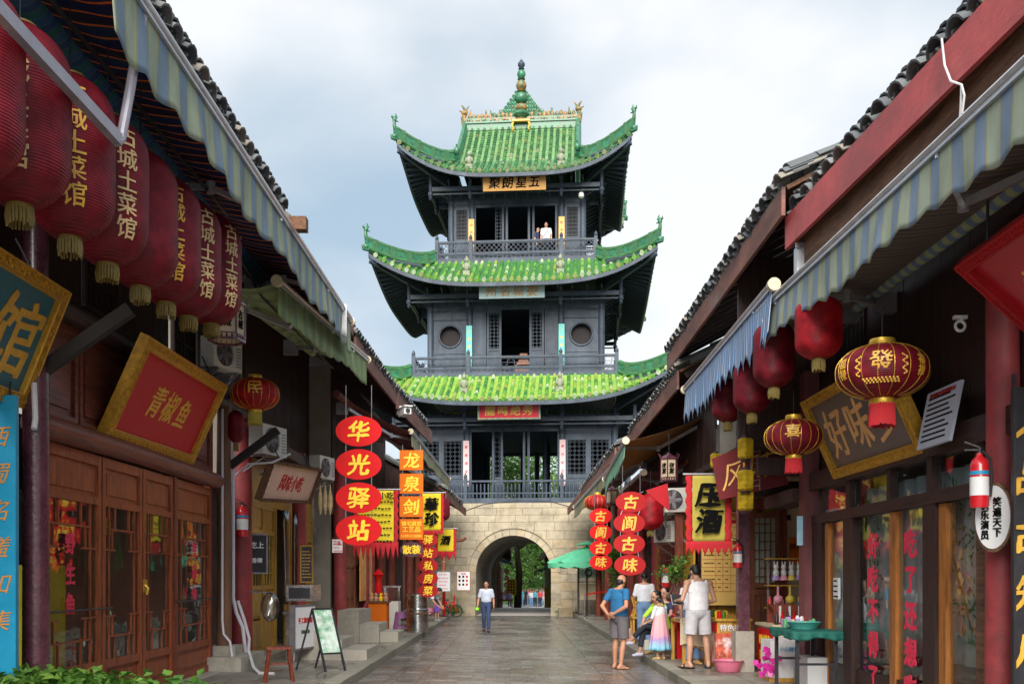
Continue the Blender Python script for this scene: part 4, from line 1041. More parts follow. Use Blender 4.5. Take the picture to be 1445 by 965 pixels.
for a, c in ((18.15, 18.98), (19.0, 19.85)): plain_leaf(LBd, F, a, c, .2, 3.05, 'yellowwood')
F.q(18.1, 23.8, 3.06, 3.9, -.05, .0); F.build('transom_panel', 'yellowwood', LBd)
for a, c in ((21.35, 22.1), (22.15, 22.9), (22.95, 23.7)): plain_leaf(LBd, F, a, c, .2, 3.05, 'yellowwood', (.3, .8))
F.q(19.95, 20.05, .15, 3.06, -.05, .03); F.build('door_post', 'yellowwood', LBd)
F.q(20.9, 21.3, .15, 3.06, -.03, .02); F.build('wall_panel', 'yellowwood', LBd)
F.q(20.05, 20.9, .15, 1.5, -.4, -.3); F.build('inner_counter', 'yellowwood', LBd)
MB().bx(-5.3, -4.5, 18.0, 23.9, -.02, .2).build('threshold', 'concrete', LBd)
# ---------- left, third: plain brown doors, steps, bright doll shop
LC = thing('shop_building', 'dim shop row with brown plank doors and stone steps, left side', 'building', (-4.3, 29, 0))
shell(LC, -1, -4.42, 23.9, 34.0, 6.8)
street_roof(LC, -1, (-2.86, 24.0, 6.22), (-2.62, 31.5, 6.35), courses=2, fh=.42, maxt=200)
upper(LC, -1, -4.4, 23.95, 34.0, 3.2, 6.95)
F = Fac(-4.3, -1)
for y in (23.85, 27.75, 28.9, 31.2, 33.9): round_post(LC, -4.2, y, .1, 4.3, .15, 'redpost' if y < 30 else 'oxblood')
for i in range(4): plain_leaf(LC, F, 24.15+i*.86, 24.98+i*.86, .15, 3.1, 'brownwood', (.62, .95), 3)
F.q(28.1, 28.7, .15, 3.1, -.1, -.05); F.build('wall_panel', 'black', LC)  # black sheet standing in for the shade of an open doorway
F.q(29.05, 29.6, .15, 3.1, -.05, .0); F.build('wall_panel', 'oxblood', LC)
F.q(28, 33.9, 3.1, 3.22, -.05, .12); F.build('lintel', 'darkwoody', LC)
for i in range(3): plain_leaf(LC, F, 31.4+i*.82, 32.2+i*.82, .15, 3.1, 'darkwood', (.4, .85), 2)
# ---------- left, fourth: low shop against the gate
LD = thing('shop_building', 'low tiled shop leaning against the left side of the gate', 'building', (-3.8, 37.5, 0))
shell(LD, -1, -3.9, 34.0, 41.5, 4.6)
street_roof(LD, -1, (-2.32, 33.8, 4.66), (-1.98, 41.2, 4.55), run=3, courses=2, fh=.3, maxt=200)
MB().bx(-4.6, -3.8, 33.96, 34.06, 0, 5.75).build('end_wall', 'darkwood', LD)
F = Fac(-3.8, -1)
for i in range(8): F.q(34.1+i*.92, 34.98+i*.92, .13, 4.2, -.06, jit(.01)); F.build('wall_panel', RND.choice(('darkwood', 'oxblood', 'oxblood')), LD)
for y in (34.1, 36.9, 39.5): round_post(LD, -3.6, y, .1, 4.2, .12, 'oxblood')
def steps(name, label, blocks):
    t = thing(name, label, 'steps', (blocks[0][0], blocks[0][2], .12))
    for x0, x1, y0, y1, z1 in blocks: MB().bx(x0, x1, y0, y1, .10, z1).build('stone_step', 'concrete', t)
    return t
steps('stone_steps', 'three worn concrete steps beside the folding sandwich board', [(-3.12, -2.66, 17.9, 19.4, .32), (-3.55, -3.12, 17.95, 19.4, .50), (-4.1, -3.55, 18.0, 19.5, .66)])
steps('stone_steps', 'mossy low stone steps in front of the doll shop', [(-3.1, -2.68, 23.0, 24.3, .36), (-3.55, -3.1, 22.8, 24.4, .55), (-4.05, -3.55, 22.7, 24.6, .88)])

# ---------- right, nearest shop: glazed front with red characters
RA = thing('shop_building', 'glass-fronted noodle shop with dark purple frame at the right edge of the lane', 'building', (4.35, 11, 0))
shell(RA, 1, 4.5, 3, 14.3, 6.0, depth=4)
street_roof(RA, 1, (3.52, 4.2, 5.66), (3.38, 11.75, 5.98), courses=4, maxt=300, fascia='redfascia', fh=.38, fd=.10, second=.36, slope=26, pitch=.36, ts=1.4)
upper(RA, 1, 4.42, 4, 14.3, 3.1, 6.6, windows=((12.2, 13.3),))
F = Fac(4.35, 1)
def rq(nm, m, *q): F.q(*q); return F.build(nm, m, RA)
rq('corner_post', mat('worn_plum_post', (.20, .055, .06), .55, .4, 4, (1, 1, .15), .8, 18, dirt=.4), 14.0, 14.28, .12, 4.6, -.05, .16)
MB().bx(4.12, 4.44, 13.95, 14.4, .1, .34).build('post_base', 'concrete', RA)
rq('head_beam', 'darkwoody', 8.3, 14.0, 2.88, 3.12, -.06, .10); rq('transom', 'darkwoody', 8.3, 14.0, 2.40, 2.53, -.05, .07)
for a, c in ((13.55, 13.99), (12.36, 12.68), (9.93, 10.22)): rq('mullion', 'darkwood', a+.0, c, .14, 2.40, -.05, .06)
for a, c in ((12.45, 12.58), (11.1, 11.2), (10.0, 10.12), (8.9, 9.0)): rq('transom_mullion', 'darkwood', a, c, 2.53, 2.88, -.04, .06)
for a, c in ((13.36, 13.5), (11.02, 11.19), (9.74, 9.90)): rq('door_stile', 'orangestile', a, c, .2, 2.39, -.04, .03)
for a, c in ((12.69, 13.35), (11.20, 12.30), (10.23, 11.01), (9.04, 9.73)):
    rq('window_pane', 'glass', a, c, .5, 2.39, -.02, -.012); rq('kick_board', 'darkwoody', a, c, .14, .5, -.03, .02)
for a, c in ((12.6, 13.95), (11.2, 12.44), (10.13, 11.09), (9.01, 9.99)): rq('transom_pane', 'glass', a, c, 2.53, 2.88, -.02, -.012)
rq('mullion', 'rawwood', 8.76, 9.02, .14, 2.40, -.05, .07)
round_post(RA, 4.28, 8.55, .1, 4.6, .14, 'redpost')
MB().bx(4.2, 5, 8.2, 14.1, -.02, .14).build('threshold', 'concrete', RA)
MB().bx(4.5, 5.1, 5.8, 8.4, .1, 4.5).build('wall_panel', 'darkwood', RA)
# curtains and tables inside
def curtain(label, X, y0, y1, z0, z1, m='whitecloth', n=9):
    b = MB(); b.grid(lambda i, j: V((X+.03*sin(i*n*2*pi), y0+(y1-y0)*i, z0+(z1-z0)*j)), 70, 3)
    return tag(b.build('curtain', m, None, smooth=True, solid=.006), label, 'curtain')
o = curtain('white curtain printed with green branches behind the right-hand shop panes', 4.47, 8.9, 12.3, .78, 2.75)
b = MB(); r2_ = random.Random(5)
for (yy, z0) in ((9.35, 1.0), (10.0, 1.3), (11.9, 1.25)):
    p = V((4.405, yy, z0))
    for i in range(9): q = p+V((0, r2_.uniform(-.1, .12), .15)); b.tube([p, q], .008, 4); p = q
    for i in range(110):
        c = V((4.40+r2_.uniform(-.02, .02), yy+r2_.gauss(0, .17), z0+r2_.random()*1.35)); d = V((0, r2_.uniform(-1, 1), r2_.uniform(-1, 1))).normalized()*.05; n_ = V((0, -d.z, d.y))*.3
        b.add([c-d, c+n_, c+d, c-n_], [(0, 1, 2, 3)])
pr_ = b.build('printed_branches', 'leaf', o, stuff=True)
curtain('pale curtain hanging in the far pane of the right-hand shop', 4.47, 12.6, 13.9, .4, 2.6, 'whitecloth', 4)
# ---------- right, second: open recess with a doorway facing the viewer
RB = thing('shop_building', 'open-fronted shop recess with brown lattice door and cream wall', 'building', (4.3, 17, 0))
street_roof(RB, 1, (3.22, 11.5, 6.26), (3.20, 19.9, 6.18), courses=4, fh=.34, fascia='rustfascia', maxt=290, pitch=.34, ts=1.4)
MB().bx(6.6, 6.75, 14.3, 18.6, 0, 6).build('side_wall', 'creamwall', RB)
MB().bx(3.45, 6.6, 14.3, 19.8, 3.55, 3.65).build('ceiling', 'darkwood', RB)
MB().bx(3.3, 6.6, 14.25, 14.33, 3.65, 6.3).build('side_wall', 'darkwood', RB)
x = 5.12
while x < 6.55: MB().bx(x+.004, x+.146, 18.45, 18.5+jit(.004), .12, 3.55).build('wall_plank', 'creamwall', RB); x += .15
MB().bx(3.55, 5.12, 18.5, 18.62, .12, 3.55).build('back_wall', 'yellowwood', RB)
MB().bx(4.34, 4.46, 18.38, 18.5, .12, 3.1).build('door_jamb', 'oxblood', RB); MB().bx(5.06, 5.17, 18.38, 18.47, .12, 3.1).build('door_jamb', 'oxblood', RB); MB().bx(4.34, 5.17, 18.36, 18.49, 2.92, 3.1).build('door_head', 'oxblood', RB)
d = thing_part('door', RB)
b = MB(); b.bx(4.47, 4.57, 18.40, 18.46, .14, 2.9); b.bx(4.96, 5.05, 18.40, 18.46, .14, 2.9)
for z in (.14, 1.0, 1.32, 1.45, 2.76): b.bx(4.57, 4.96, 18.402, 18.46, z, z+.1)
b.build('door_frame', 'brownwood', d)
for z0, z1 in ((.24, 1.0), (1.1, 1.32)): MB().bx(4.57, 4.96, 18.43, 18.45, z0, z1).build('door_panel', 'brownwood', d)
MB().bx(4.57, 4.96, 18.45, 18.455, 1.55, 2.76).build('door_glass', mat('pale_green_glass', (.42, .5, .42), .3, .1, 3), d)
b = MB()
for i, x in enumerate((4.66, 4.765, 4.87)): b.bx(x-.01, x+.01, 18.42, 18.44, 1.55, 2.76)
for i in range(7):
    z = 1.66+i*.165; x0, x1 = ((4.57, 4.87), (4.66, 4.96), (4.57, 4.96))[i % 3]; b.bx(x0, x1, 18.418, 18.438, z-.01, z+.01)
b.build('door_lattice', 'brownwood', d)
MB().bx(3.66, 3.84, 15.8, 15.98, .1, 4.6).build('post', 'purplepost', RB); MB().bx(3.6, 3.9, 15.74, 16.04, .1, .78).build('post_base', 'concrete', RB)
MB().bx(3.7, 6.5, 15.82, 15.95, 2.95, 3.2).build('tie_beam', 'darkwood', RB); MB().bx(3.6, 4.4, 14.3, 14.45, 3.15, 3.4).build('tie_beam', 'darkwood', RB)
MB().bx(4.1, 4.5, 14.3, 15.9, 2.75, 2.95).build('tie_beam', 'darkwoody', RB)
# ---------- right, third
RC = thing('shop_building', 'dark wooden shop row with lattice window and snack counters, right side', 'building', (3.8, 23, 0))
shell(RC, 1, 3.95, 18.65, 28.0, 6.0)
street_roof(RC, 1, (3.2, 18.7, 5.62), (3.12, 27.2, 5.42), courses=2, fh=.36, maxt=240)
upper(RC, 1, 3.86, 18.7, 28, 3.1, 5.9)
F = Fac(3.8, 1)
MB().bx(3.55, 3.7, 18.5, 18.65, .1, 3.6).build('post', 'purplepost', RC); MB().bx(3.45, 3.6, 20.6, 20.75, .1, 3.5).build('post', 'oxblood', RC)
for y in (22.2, 25.3, 27.9): round_post(RC, 3.72, y, .1, 3.6, .12, 'redpost')
wf = thing_part('lattice_window', RC)
F.q(22.5, 25.1, 1.15, 1.25, 0, .1); F.q(22.5, 25.1, 2.85, 2.95, 0, .1); F.q(22.5, 22.6, 1.25, 2.85, 0, .1); F.q(25.0, 25.1, 1.25, 2.85, 0, .1); F.build('window_frame', 'orangestile', wf)
for i in range(1, 9): y = 22.6+2.4*i/9; F.q(y-.015, y+.015, 1.25, 2.85, .03, .06)
for i in range(1, 8): z = 1.25+1.6*i/8; F.q(22.6, 25.0, z-.012, z+.012, .032, .058)
F.build('window_lattice', 'oxblood', wf); F.q(22.6, 25, 1.25, 2.85, .0, .01); F.build('window_pane', mat('rose_pane', (.25, .06, .08), .2, .3, 2), wf)
F.q(22.3, 25.3, .13, 1.15, -.03, .04); F.build('wall_panel', 'brownwood', RC)
for a in (25.5, 26.3, 27.1): plain_leaf(RC, F, a, a+.75, .15, 3.0, 'darkwood', (.4, .85), 2)
F.q(18.7, 20.5, .13, 1.0, -.1, -.05); F.build('wall_panel', 'yellowwood', RC)
F.q(20.8, 22.0, .13, 3.1, -.1, -.05); F.build('wall_panel', mat('yellow_inner_board', (.7, .42, .03), .6, .2, 3), RC)
F.q(18.7, 28, 3.0, 3.12, -.05, .12); F.build('lintel', 'darkwoody', RC)
# ---------- right, fourth, tapering towards the gate
RD = thing('shop_building', 'low dark shop with tiled eave running up to the right side of the gate', 'building', (3.7, 34, 0))
shell(RD, 1, 3.75, 28.0, 41.4, 4.8)
street_roof(RD, 1, (2.92, 27.3, 5.28), (2.36, 40.6, 4.55), run=3, courses=2, fh=.28, maxt=290)
F = Fac(3.62, 1)
for i in range(14): F.q(28.05+i*.95, 28.97+i*.95, .13, 4.4, -.06, jit(.01)); F.build('wall_panel', RND.choice(('darkwood', 'oxblood', 'brownwood')), RD)
for y in (28.1, 31.5, 35, 38.5): round_post(RD, 3.42, y, .1, 4.2, .12, 'oxblood')
# ================================================================ AWNINGS
S_pale = stripes('pale_green_blue_stripe', [(.52, .60, .46), (.30, .42, .55)], .44, 1, transl=.42, dirt=.4, lines=(.55, .52, .2), line_w=.04)
S_pale2 = stripes('pale_green_blue_stripe_narrow', [(.54, .62, .50), (.32, .43, .58)], .34, 1, transl=.42, dirt=.4, lines=(.6, .55, .25), line_w=.04)
S_green = stripes('faded_green_stripe', [(.40, .52, .22), (.30, .40, .22), (.44, .55, .30)], .5, 1, transl=.35, dirt=.6)
S_navy = stripes('navy_cloth_orange_pinstripe', [(.02, .03, .15), (.03, .02, .08), (.015, .045, .17)], .5, 1, transl=.45, lines=(1.0, .25, .03), line_w=.05)
S_grey = stripes('grey_cloth_fine_stripe', [(.14, .12, .14), (.17, .14, .13)], .2, 1, transl=.3, lines=(.5, .3, .12), line_w=.06)
S_roll = stripes('blue_green_rolled_cloth', [(.01, .06, .20), (.01, .12, .15), (.02, .09, .26)], .26, 1, transl=.05, lines=(.10, .22, .2), line_w=.02)
S_roll2 = stripes('pale_rolled_cloth', [(.35, .38, .2), (.14, .2, .32)], .2, 1, transl=.05)
S_blue = stripes('blue_white_pinstripe', [(.16, .34, .66)], .085, 1, transl=.3, lines=(.70, .76, .84), line_w=.33, dirt=.25)
S_brown = stripes('ochre_brown_awning_cloth', [(.34, .19, .07), (.28, .15, .06)], .1, 1, transl=.5, lines=(.2, .1, .04), line_w=.2)
S_mint = stripes('mint_green_cloth', [(.25, .52, .36), (.30, .58, .42)], .3, 1, transl=.35)
S_maroon = stripes('maroon_awning_cloth', [(.22, .05, .05), (.18, .035, .04)], .4, 1, transl=.35)
S_olive = stripes('olive_awning_cloth', [(.36, .36, .22), (.44, .42, .28)], .25, 1, transl=.35)
def awning(label, side, rp, rq_, bp, bq, fab, val, vdep, scal=.3, teeth=False, group='shop awnings', roll=None, arms=(.12, .88), cap=True, rr=.075, sag=.06, ring=None):
    rp, rq_, bp, bq = map(V, (rp, rq_, bp, bq)); t = thing('awning', label, 'awning', tuple(rp), group=group)
    L = (bq-bp).length
    b = MB(); b.grid(lambda i, j: (rp.lerp(rq_, i)).lerp(bp.lerp(bq, i), j)+V((0, 0, -sag*sin(pi*j)+.008*sin(i*L*9)*sin(pi*j))), max(12, int(L*8)), 12)
    b.build('fabric', fab, t, smooth=True, solid=.004)
    b = MB(); n = int(L/.035); ax = (bq-bp).normalized()
    rr_ = random.Random(len(label)); ph = rr_.random()*6
    def vf(i, j):
        s = i*L; p = bp.lerp(bq, i)
        d = vdep*(1+.05*sin(s*1.9+ph)); u = (s/scal) % 1
        edge = d - (abs(u-.5)*2*vdep*.28 if teeth else (1-abs(sin(pi*s/scal)))**1.0*vdep*.11)
        wav = .010*sin(s*2*pi/(scal*1.0)+ph)+.022*sin(s*2.3+1+ph)+.008*sin(s*11)
        return p+V((side*-1*(wav*j+.02*j), .02*j*sin(s*5), -edge*j-.02))
    b.grid(vf, n, 8); b.build('valance', val, t, smooth=True, solid=.004)
    MB().bar(bp-ax*.03, bq+ax*.03, .06, .07).tube([bp+V((-side*.035, 0, .02)), bq+V((-side*.035, 0, .02))], .022, 8).build('front_rail', 'alu', t)
    MB().tube([rp-ax*.05, rq_+ax*.05], rr, 14).build('roller_tube', roll or fab, t, smooth=True, ang=50)
    if cap:
        for e_, s_ in ((bp, -1), (bq, 1)): MB().tube([e_+ax*s_*.03, e_+ax*s_*.10], .075, 14).build('end_cap', 'cream', t, smooth=True, ang=50)
    for f in arms:
        r_, f_ = rp.lerp(rq_, f)+V((0, 0, -.1)), bp.lerp(bq, f)+V((0, 0, -.04)); k = (1 if f < .5 else -1)
        el = (r_+f_)/2+ax*k*min(.75, L*.22)+V((0, 0, -.12))
        MB().bar(r_, el, .05, .06).bar(el, f_, .045, .055).tube([el+V((0, 0, -.06)), el+V((0, 0, .06))], .045, 10).build('folding_arm', 'alu', t)
        MB().bx(r_.x+side*.02, r_.x+side*.25, r_.y-.06, r_.y+.06, r_.z-.12, r_.z+.12).build('wall_bracket', 'greymetal', t)
    return t
awning('long blue and pale-green striped awning over the red lanterns, upper left', -1, (-3.62, 4.6, 5.96), (-3.62, 16.6, 6.02), (-2.70, 6.55, 5.82), (-2.70, 16.3, 5.92), S_navy, S_pale, .52, .62, roll=S_roll, arms=(.5, .8), rr=.13)
t_ = bpy.data.objects['awning']; MB().bar((-2.86, 4.6, 4.80), (-2.83, 7.03, 4.79), .06, .085).tube([(-2.83, 7.0, 4.76), (-2.83, 7.08, 4.82), (-2.78, 7.12, 5.2), (-2.72, 7.2, 5.78)], .035, 10).build('folding_arm', 'armgrey', t_)
awning('faded green striped awning hanging below the long blue one, left side', -1, (-3.7, 12.6, 5.4), (-3.6, 17.6, 5.7), (-3.02, 12.65, 5.46), (-2.72, 18.3, 5.72), S_green, S_green, .46, .5, arms=(.2, .8))
awning('maroon awning with pale olive valance above the orange sword-shop sign', -1, (-3.5, 19.5, 5.3), (-3.2, 32, 5.5), (-2.62, 25.4, 5.42), (-2.5, 38.8, 5.55), S_maroon, S_olive, .42, .5, arms=(.1, .5, .9))
awning('long pale striped awning across the top right of the lane', 1, (4.15, 5.2, 4.84), (4.15, 11.9, 4.90), (3.12, 5.2, 4.72), (3.06, 12.05, 4.90), S_grey, S_pale2, .44, .42, roll=S_roll2, arms=(.28, .9), cap=False)
awning('blue pinstriped awning with toothed edge over the long red lanterns', 1, (3.95, 11.0, 4.95), (3.9, 16.6, 4.95), (3.02, 11.35, 5.02), (3.0, 16.9, 4.90), S_grey, S_blue, .66, .31, teeth=True, arms=(.15, .85))
awning('ochre awning with mint-green toothed valance, right side', 1, (4.0, 19.8, 4.95), (3.9, 24.5, 4.85), (2.32, 20.0, 4.42), (2.34, 24.6, 4.12), S_brown, S_mint, .45, .26, teeth=True, arms=(.1, .9))
awning('small maroon awning with olive valance near the gate, right side', 1, (3.5, 25.5, 4.9), (3.4, 36, 4.7), (2.62, 25.4, 4.55), (2.28, 35.5, 4.2), S_maroon, S_olive, .40, .45, arms=(.15, .85))
awning('narrow dark red awning below the ochre one, right side', 1, (3.9, 21.5, 4.2), (3.8, 27, 4.1), (2.9, 21.6, 3.95), (2.85, 27, 3.85), S_maroon, S_maroon, .2, .3, arms=(.1, .9))
# little printed cloths hung on the awning ends
for lab, p, s_, m in (('white printed rain cloth clipped to the end of the striped awning, right', at(1092, 468, 11.7), (.28, .3), 'whitecloth'), ('small blue and white cloth at the far end of the blue awning', at(476, 450, 15.55), (.3, .5), 'whitecloth')):
    b = MB(); b.grid(lambda i, j: p+V(((i-.5)*s_[0], .02*sin(i*9), (.5-j)*s_[1]+.03*sin(i*4))), 8, 4); tag(b.build('cloth', m, None, smooth=True, solid=.004), lab, 'cloth')
# rope on the right eave
atX = lambda px, py, X: at(px, py, X*1380/(px-722.5))
p0 = atX(1329, 55, 3.33); pts = [p0, atX(1333, 92, 3.32), atX(1342, 115, 3.31), atX(1357, 120, 3.31), atX(1356, 150, 3.31), atX(1354, 176, 3.31)]
tag(MB().tube(pts, .009, 6).tube([atX(1357, 120, 3.31), atX(1361, 135, 3.30), atX(1358, 160, 3.30)], .008, 6).build('rope', 'whitecloth', None, smooth=True), 'white rope knotted round the red fascia of the right roof', 'rope')
tag(MB().bx(-3.1, -2.52, 11.95, 12.1, 5.90, 6.06).build('beam_end', 'rawwood', None), 'short weathered beam sticking out above the left awning', 'beam').location = (0, 0, 0)

# ================================================================ LANTERNS
LR = lantern_mat('lantern_red_silk', (.31, .016, .034), .5, 160)
LRb = lantern_mat('lantern_bright_red', (.62, .02, .035), .5, 150)
LY = lantern_mat('lantern_yellow_silk', (.72, .50, .03), .5, 40)
mat('gold_fringe', (.20, .14, .03), .6, .2, 20)
def long_lantern(label, loc, rad, h, m=LR, s=None, rz=0, group='long red lanterns', tm='goldflat', hang=.35, size=None):
    """barrel lantern; loc is its centre"""
    t = thing('red_lantern', label, 'lantern', tuple(loc), rz, group)
    n = 18; prof = []
    def rr(z):
        u = min(1, abs(z)/(h/2)); return rad*(1-.62*max(0, (u-.45)/.55)**2.6)
    for i in range(n+1):
        z = -h/2+h*i/n; prof.append((rr(z), z))
    M4 = ROOTM[t.name]
    MB().lathe(prof, (0, 0, 0), 28).build('lantern_body', m, t, world=False, smooth=True, ang=70)
    MB().lathe([(rad*.34, h/2-.01), (rad*.34, h/2+.02)], (0, 0, 0), 16).build('top_ring', 'gold_fringe', t, world=False, smooth=True)
    tb = MB(); r0 = rad*.27
    tb.lathe([(r0, -h/2-.03), (r0, -h/2+.01)], (0, 0, 0), 16); tb.build('bottom_ring', 'gold_fringe', t, world=False, smooth=True)
    fr = MB(); q = 22
    for i in range(q):
        a = 2*pi*i/q; x, y = r0*.92*cos(a), r0*.92*sin(a); fr.tube([(x, y, -h/2-.02), (x*1.04+jit(.004), y*1.04+jit(.004), -h/2-.08), (x*.98, y*.98, -h/2-.135+jit(.012))], [.010, .012, .008], 4)
    fr.build('tassel', mat('gold_fringe', (.20, .14, .03), .6, .2, 20), t, world=False)
    MB().tube([(0, 0, h/2+.03), (0, 0, h/2+hang)], .006, 5).build('hanging_wire', 'blackmetal', t, world=False)
    if s:
        for fz_ in (0, 2.2, -2.2)[:3]:
            mm = M4 @ Matrix.Rotation(fz_, 4, 'Z')
            text('\n'.join(s), mm, size or h*.15, tm, t, 'lettering', bold=.015, th=.004, wrap=rr, lift=.003, line=1.02)
    return t
nm = ('古', '城', '土', '菜', '馆')
LL = [(-35, 5.75, 4.55, 'yellow', .15), (28, 6.36, 4.62, 'paleletter', -.05), (100, 7.08, 4.66, 'goldflat', .1), (154, 7.74, 4.68, 'paleletter', .45), (199, 8.42, 4.70, None, 0), (236, 9.05, 4.74, 'goldflat', .2), (266, 9.68, 4.78, 'paleletter', .5), (300, 10.42, 4.90, 'paleletter', .6)]
ords = ['nearest, cut off by the left edge', 'second from the left edge with pale characters', 'third from the left edge, widest, with gold characters', 'fourth from the left edge, characters turned aside', 'fifth in the row, plain dark red without writing in view', 'sixth in the row with small gold characters', 'seventh in the row, pale rosy side catching light', 'last and farthest of the row, by the hexagonal lantern']
for (px, Y, z, tm, rz), o_ in zip(LL, ords):
    long_lantern('long red restaurant lantern, '+o_, (-3.2, Y, z+.02), .31, 1.15, LR, nm if tm else None, rz+.42, 'row of long red lanterns under the blue awning', tm or 'goldflat', hang=1.0)
MB_ = MB().tube([(-3.2, 5.0, 5.62), (-3.2, 11.0, 5.72)], .02, 8); tag(MB_.build('lantern_rail', 'blackmetal', None), 'thin black rail that carries the row of long red lanterns', 'rail')
for lab, px, py, Y, rad, h, mm in (('long red lantern under the striped awning, nearest on the right', 1155, 462, 10.4, .245, .66, LRb), ('large plum-red lantern behind the blue toothed valance', 1092, 500, 11.9, .25, .80, LR), ('red lantern third from the right under the blue awning', 1061, 545, 13.2, .25, .72, LR),
                                 ('small red lantern at the far end of the blue awning', 1027, 566, 14.8, .24, .62, LR), ('bright red lantern hidden behind the upper oval signs, right', 918, 722, 20.5, .27, .75, LRb), ('second bright red lantern behind the oval signs, right', 888, 732, 22, .27, .7, LRb), ('slim red lantern under the bracket beside the red column, left', 333, 602, 15.6, .13, .5, LR),
                                 ('small red lantern by the yellow calligraphy flag, left', 622, 718, 30, .28, .75, LR)):
    long_lantern(lab, at(px, py, Y), rad, h, mm, hang=.5)
def globe_lantern(label, loc, rad, hr, m=LRb, s=None, rz=0, fringe='red', size=.3, extra=False):
    t = thing('round_lantern', label, 'lantern', tuple(loc), rz, 'round gold-ribbed lanterns')
    def rr(z): u = min(.98, abs(z)/(hr)); return rad*(1-u**2.3)**.5
    prof = [(max(rad*.26, rr(-hr+2*hr*i/24)), -hr*.97+2*hr*.97*i/24) for i in range(25)]
    MB().lathe(prof, (0, 0, 0), 40).build('lantern_body', m, t, world=False, smooth=True, ang=70)
    rb = MB()
    for i in range(18):
        a = 2*pi*i/18+.1; rb.tube([((rr(z)+.002)*cos(a), (rr(z)+.002)*sin(a), z) for z in [(-hr+2*hr*j/16)*.93 for j in range(17)]], .0032, 5, tint=.5)
    rb.build('gold_ribs', 'goldrib', t, world=False, smooth=True, stuff=True)
    for z0, z1 in ((hr*.94, hr*.94+.06), (-hr*.94-.06, -hr*.94)): MB().lathe([(rad*.27, z0), (rad*.29, (z0+z1)/2), (rad*.27, z1)], (0, 0, 0), 20).build('metal_collar', 'goldrib', t, world=False, smooth=True)
    fr = MB()
    for i in range(30): a = 2*pi*i/30; x, y = rad*.25*cos(a), rad*.25*sin(a); fr.tube([(x, y, -hr*.94-.05), (x*1.05+jit(.003), y*1.05, -hr*.94-.05-rad*.5+jit(.015))], [.014, .016], 4)
    fr.build('tassel', 'redcloth' if fringe == 'red' else 'olivecloth', t, world=False)
    MB().tube([(0, 0, hr), (0, 0, hr+.35)], .006, 5).build('hanging_wire', 'blackmetal', t, world=False)
    if s:
        M4 = ROOTM[t.name]; text(s, M4 @ Matrix.Translation((0, 0, hr*.12)), size, 'goldflat', t, bold=.012, wrap=rr, lift=.004, th=.003)
        if extra:
            for a in (-.95, .95, 2.2): text('福\n禄', M4 @ Matrix.Rotation(a, 4, 'Z'), size*.5, 'goldflat', t, wrap=rr, lift=.004, th=.003)
            b = MB()
            for i in range(18):
                for dx in (-.50, .50): z = -.09+.26*i/26; an = dx*(1+.1*sin(i)); r_ = rr(z)+.004; b.ell((r_*sin(an), -r_*cos(an), z), (.009, .004, .008), 5, 4)
            for i in range(30): an = -.42+.84*i/29; z = -.12-.015*(i % 3); r_ = rr(z)+.004; b.ell((r_*sin(an), -r_*cos(an), z), (.011, .004, .009), 5, 4)
            b.build('gold_flowers', 'goldflat', t, world=False, stuff=True)
    return t
globe_lantern('large round red lantern with gold ribs and the character 發, right', at(1245, 525, 9.0), .41, .255, LR, '發', -.38, size=.20, extra=True)
globe_lantern('smaller round red lantern with gold ribs beside the dark plaque, right', at(1120, 617, 12.0), .35, .225, LR, '喜', -.3, size=.2)
globe_lantern('flattened round red lantern with a gold character 民, left', at(360, 556, 15.3), .375, .255, LRb, '民', .25, 'gold', size=.26)
globe_lantern('small round red lantern glimpsed above the right oval signs', at(843, 709, 26.5), .36, .22, LRb, None, 0, 'gold')
for i, (px, py, Y, k, lab) in enumerate(((1052, 633, 14.2, 1, 'upper yellow pendant lantern beside the ladder-like chain'), (1052, 678, 14.2, 1, 'middle yellow pendant lantern below the first'), (1052, 706, 14.3, 1, 'lowest yellow pendant lantern of the hanging string'), (1010, 650, 15.5, .75, 'small yellow pendant lantern half behind the mustard banner'), (1006, 680, 15.5, .75, 'yellow paper lantern in front of the mustard banner, upper right'), (1006, 705, 15.5, .75, 'yellow paper lantern in front of the mustard banner, lower right'))):
    t = thing('yellow_lantern', lab, 'lantern', tuple(at(px, py, Y)), .3, 'yellow pendant lanterns')
    MB().lathe([(.09*k, -.15*k), (.125*k, -.12*k), (.13*k, .12*k), (.09*k, .15*k)], (0, 0, 0), 6).build('lantern_body', LY, t, world=False)
    MB().lathe([(.08*k, .15*k), (.05*k, .2*k)], (0, 0, 0), 6).lathe([(.07*k, -.19*k), (.09*k, -.15*k)], (0, 0, 0), 6).build('lantern_cap', 'darkwood', t, world=False)
    MB().tube([(0, 0, .15), (0, 0, .42)], .004, 4).build('hanging_wire', 'blackmetal', t, world=False)
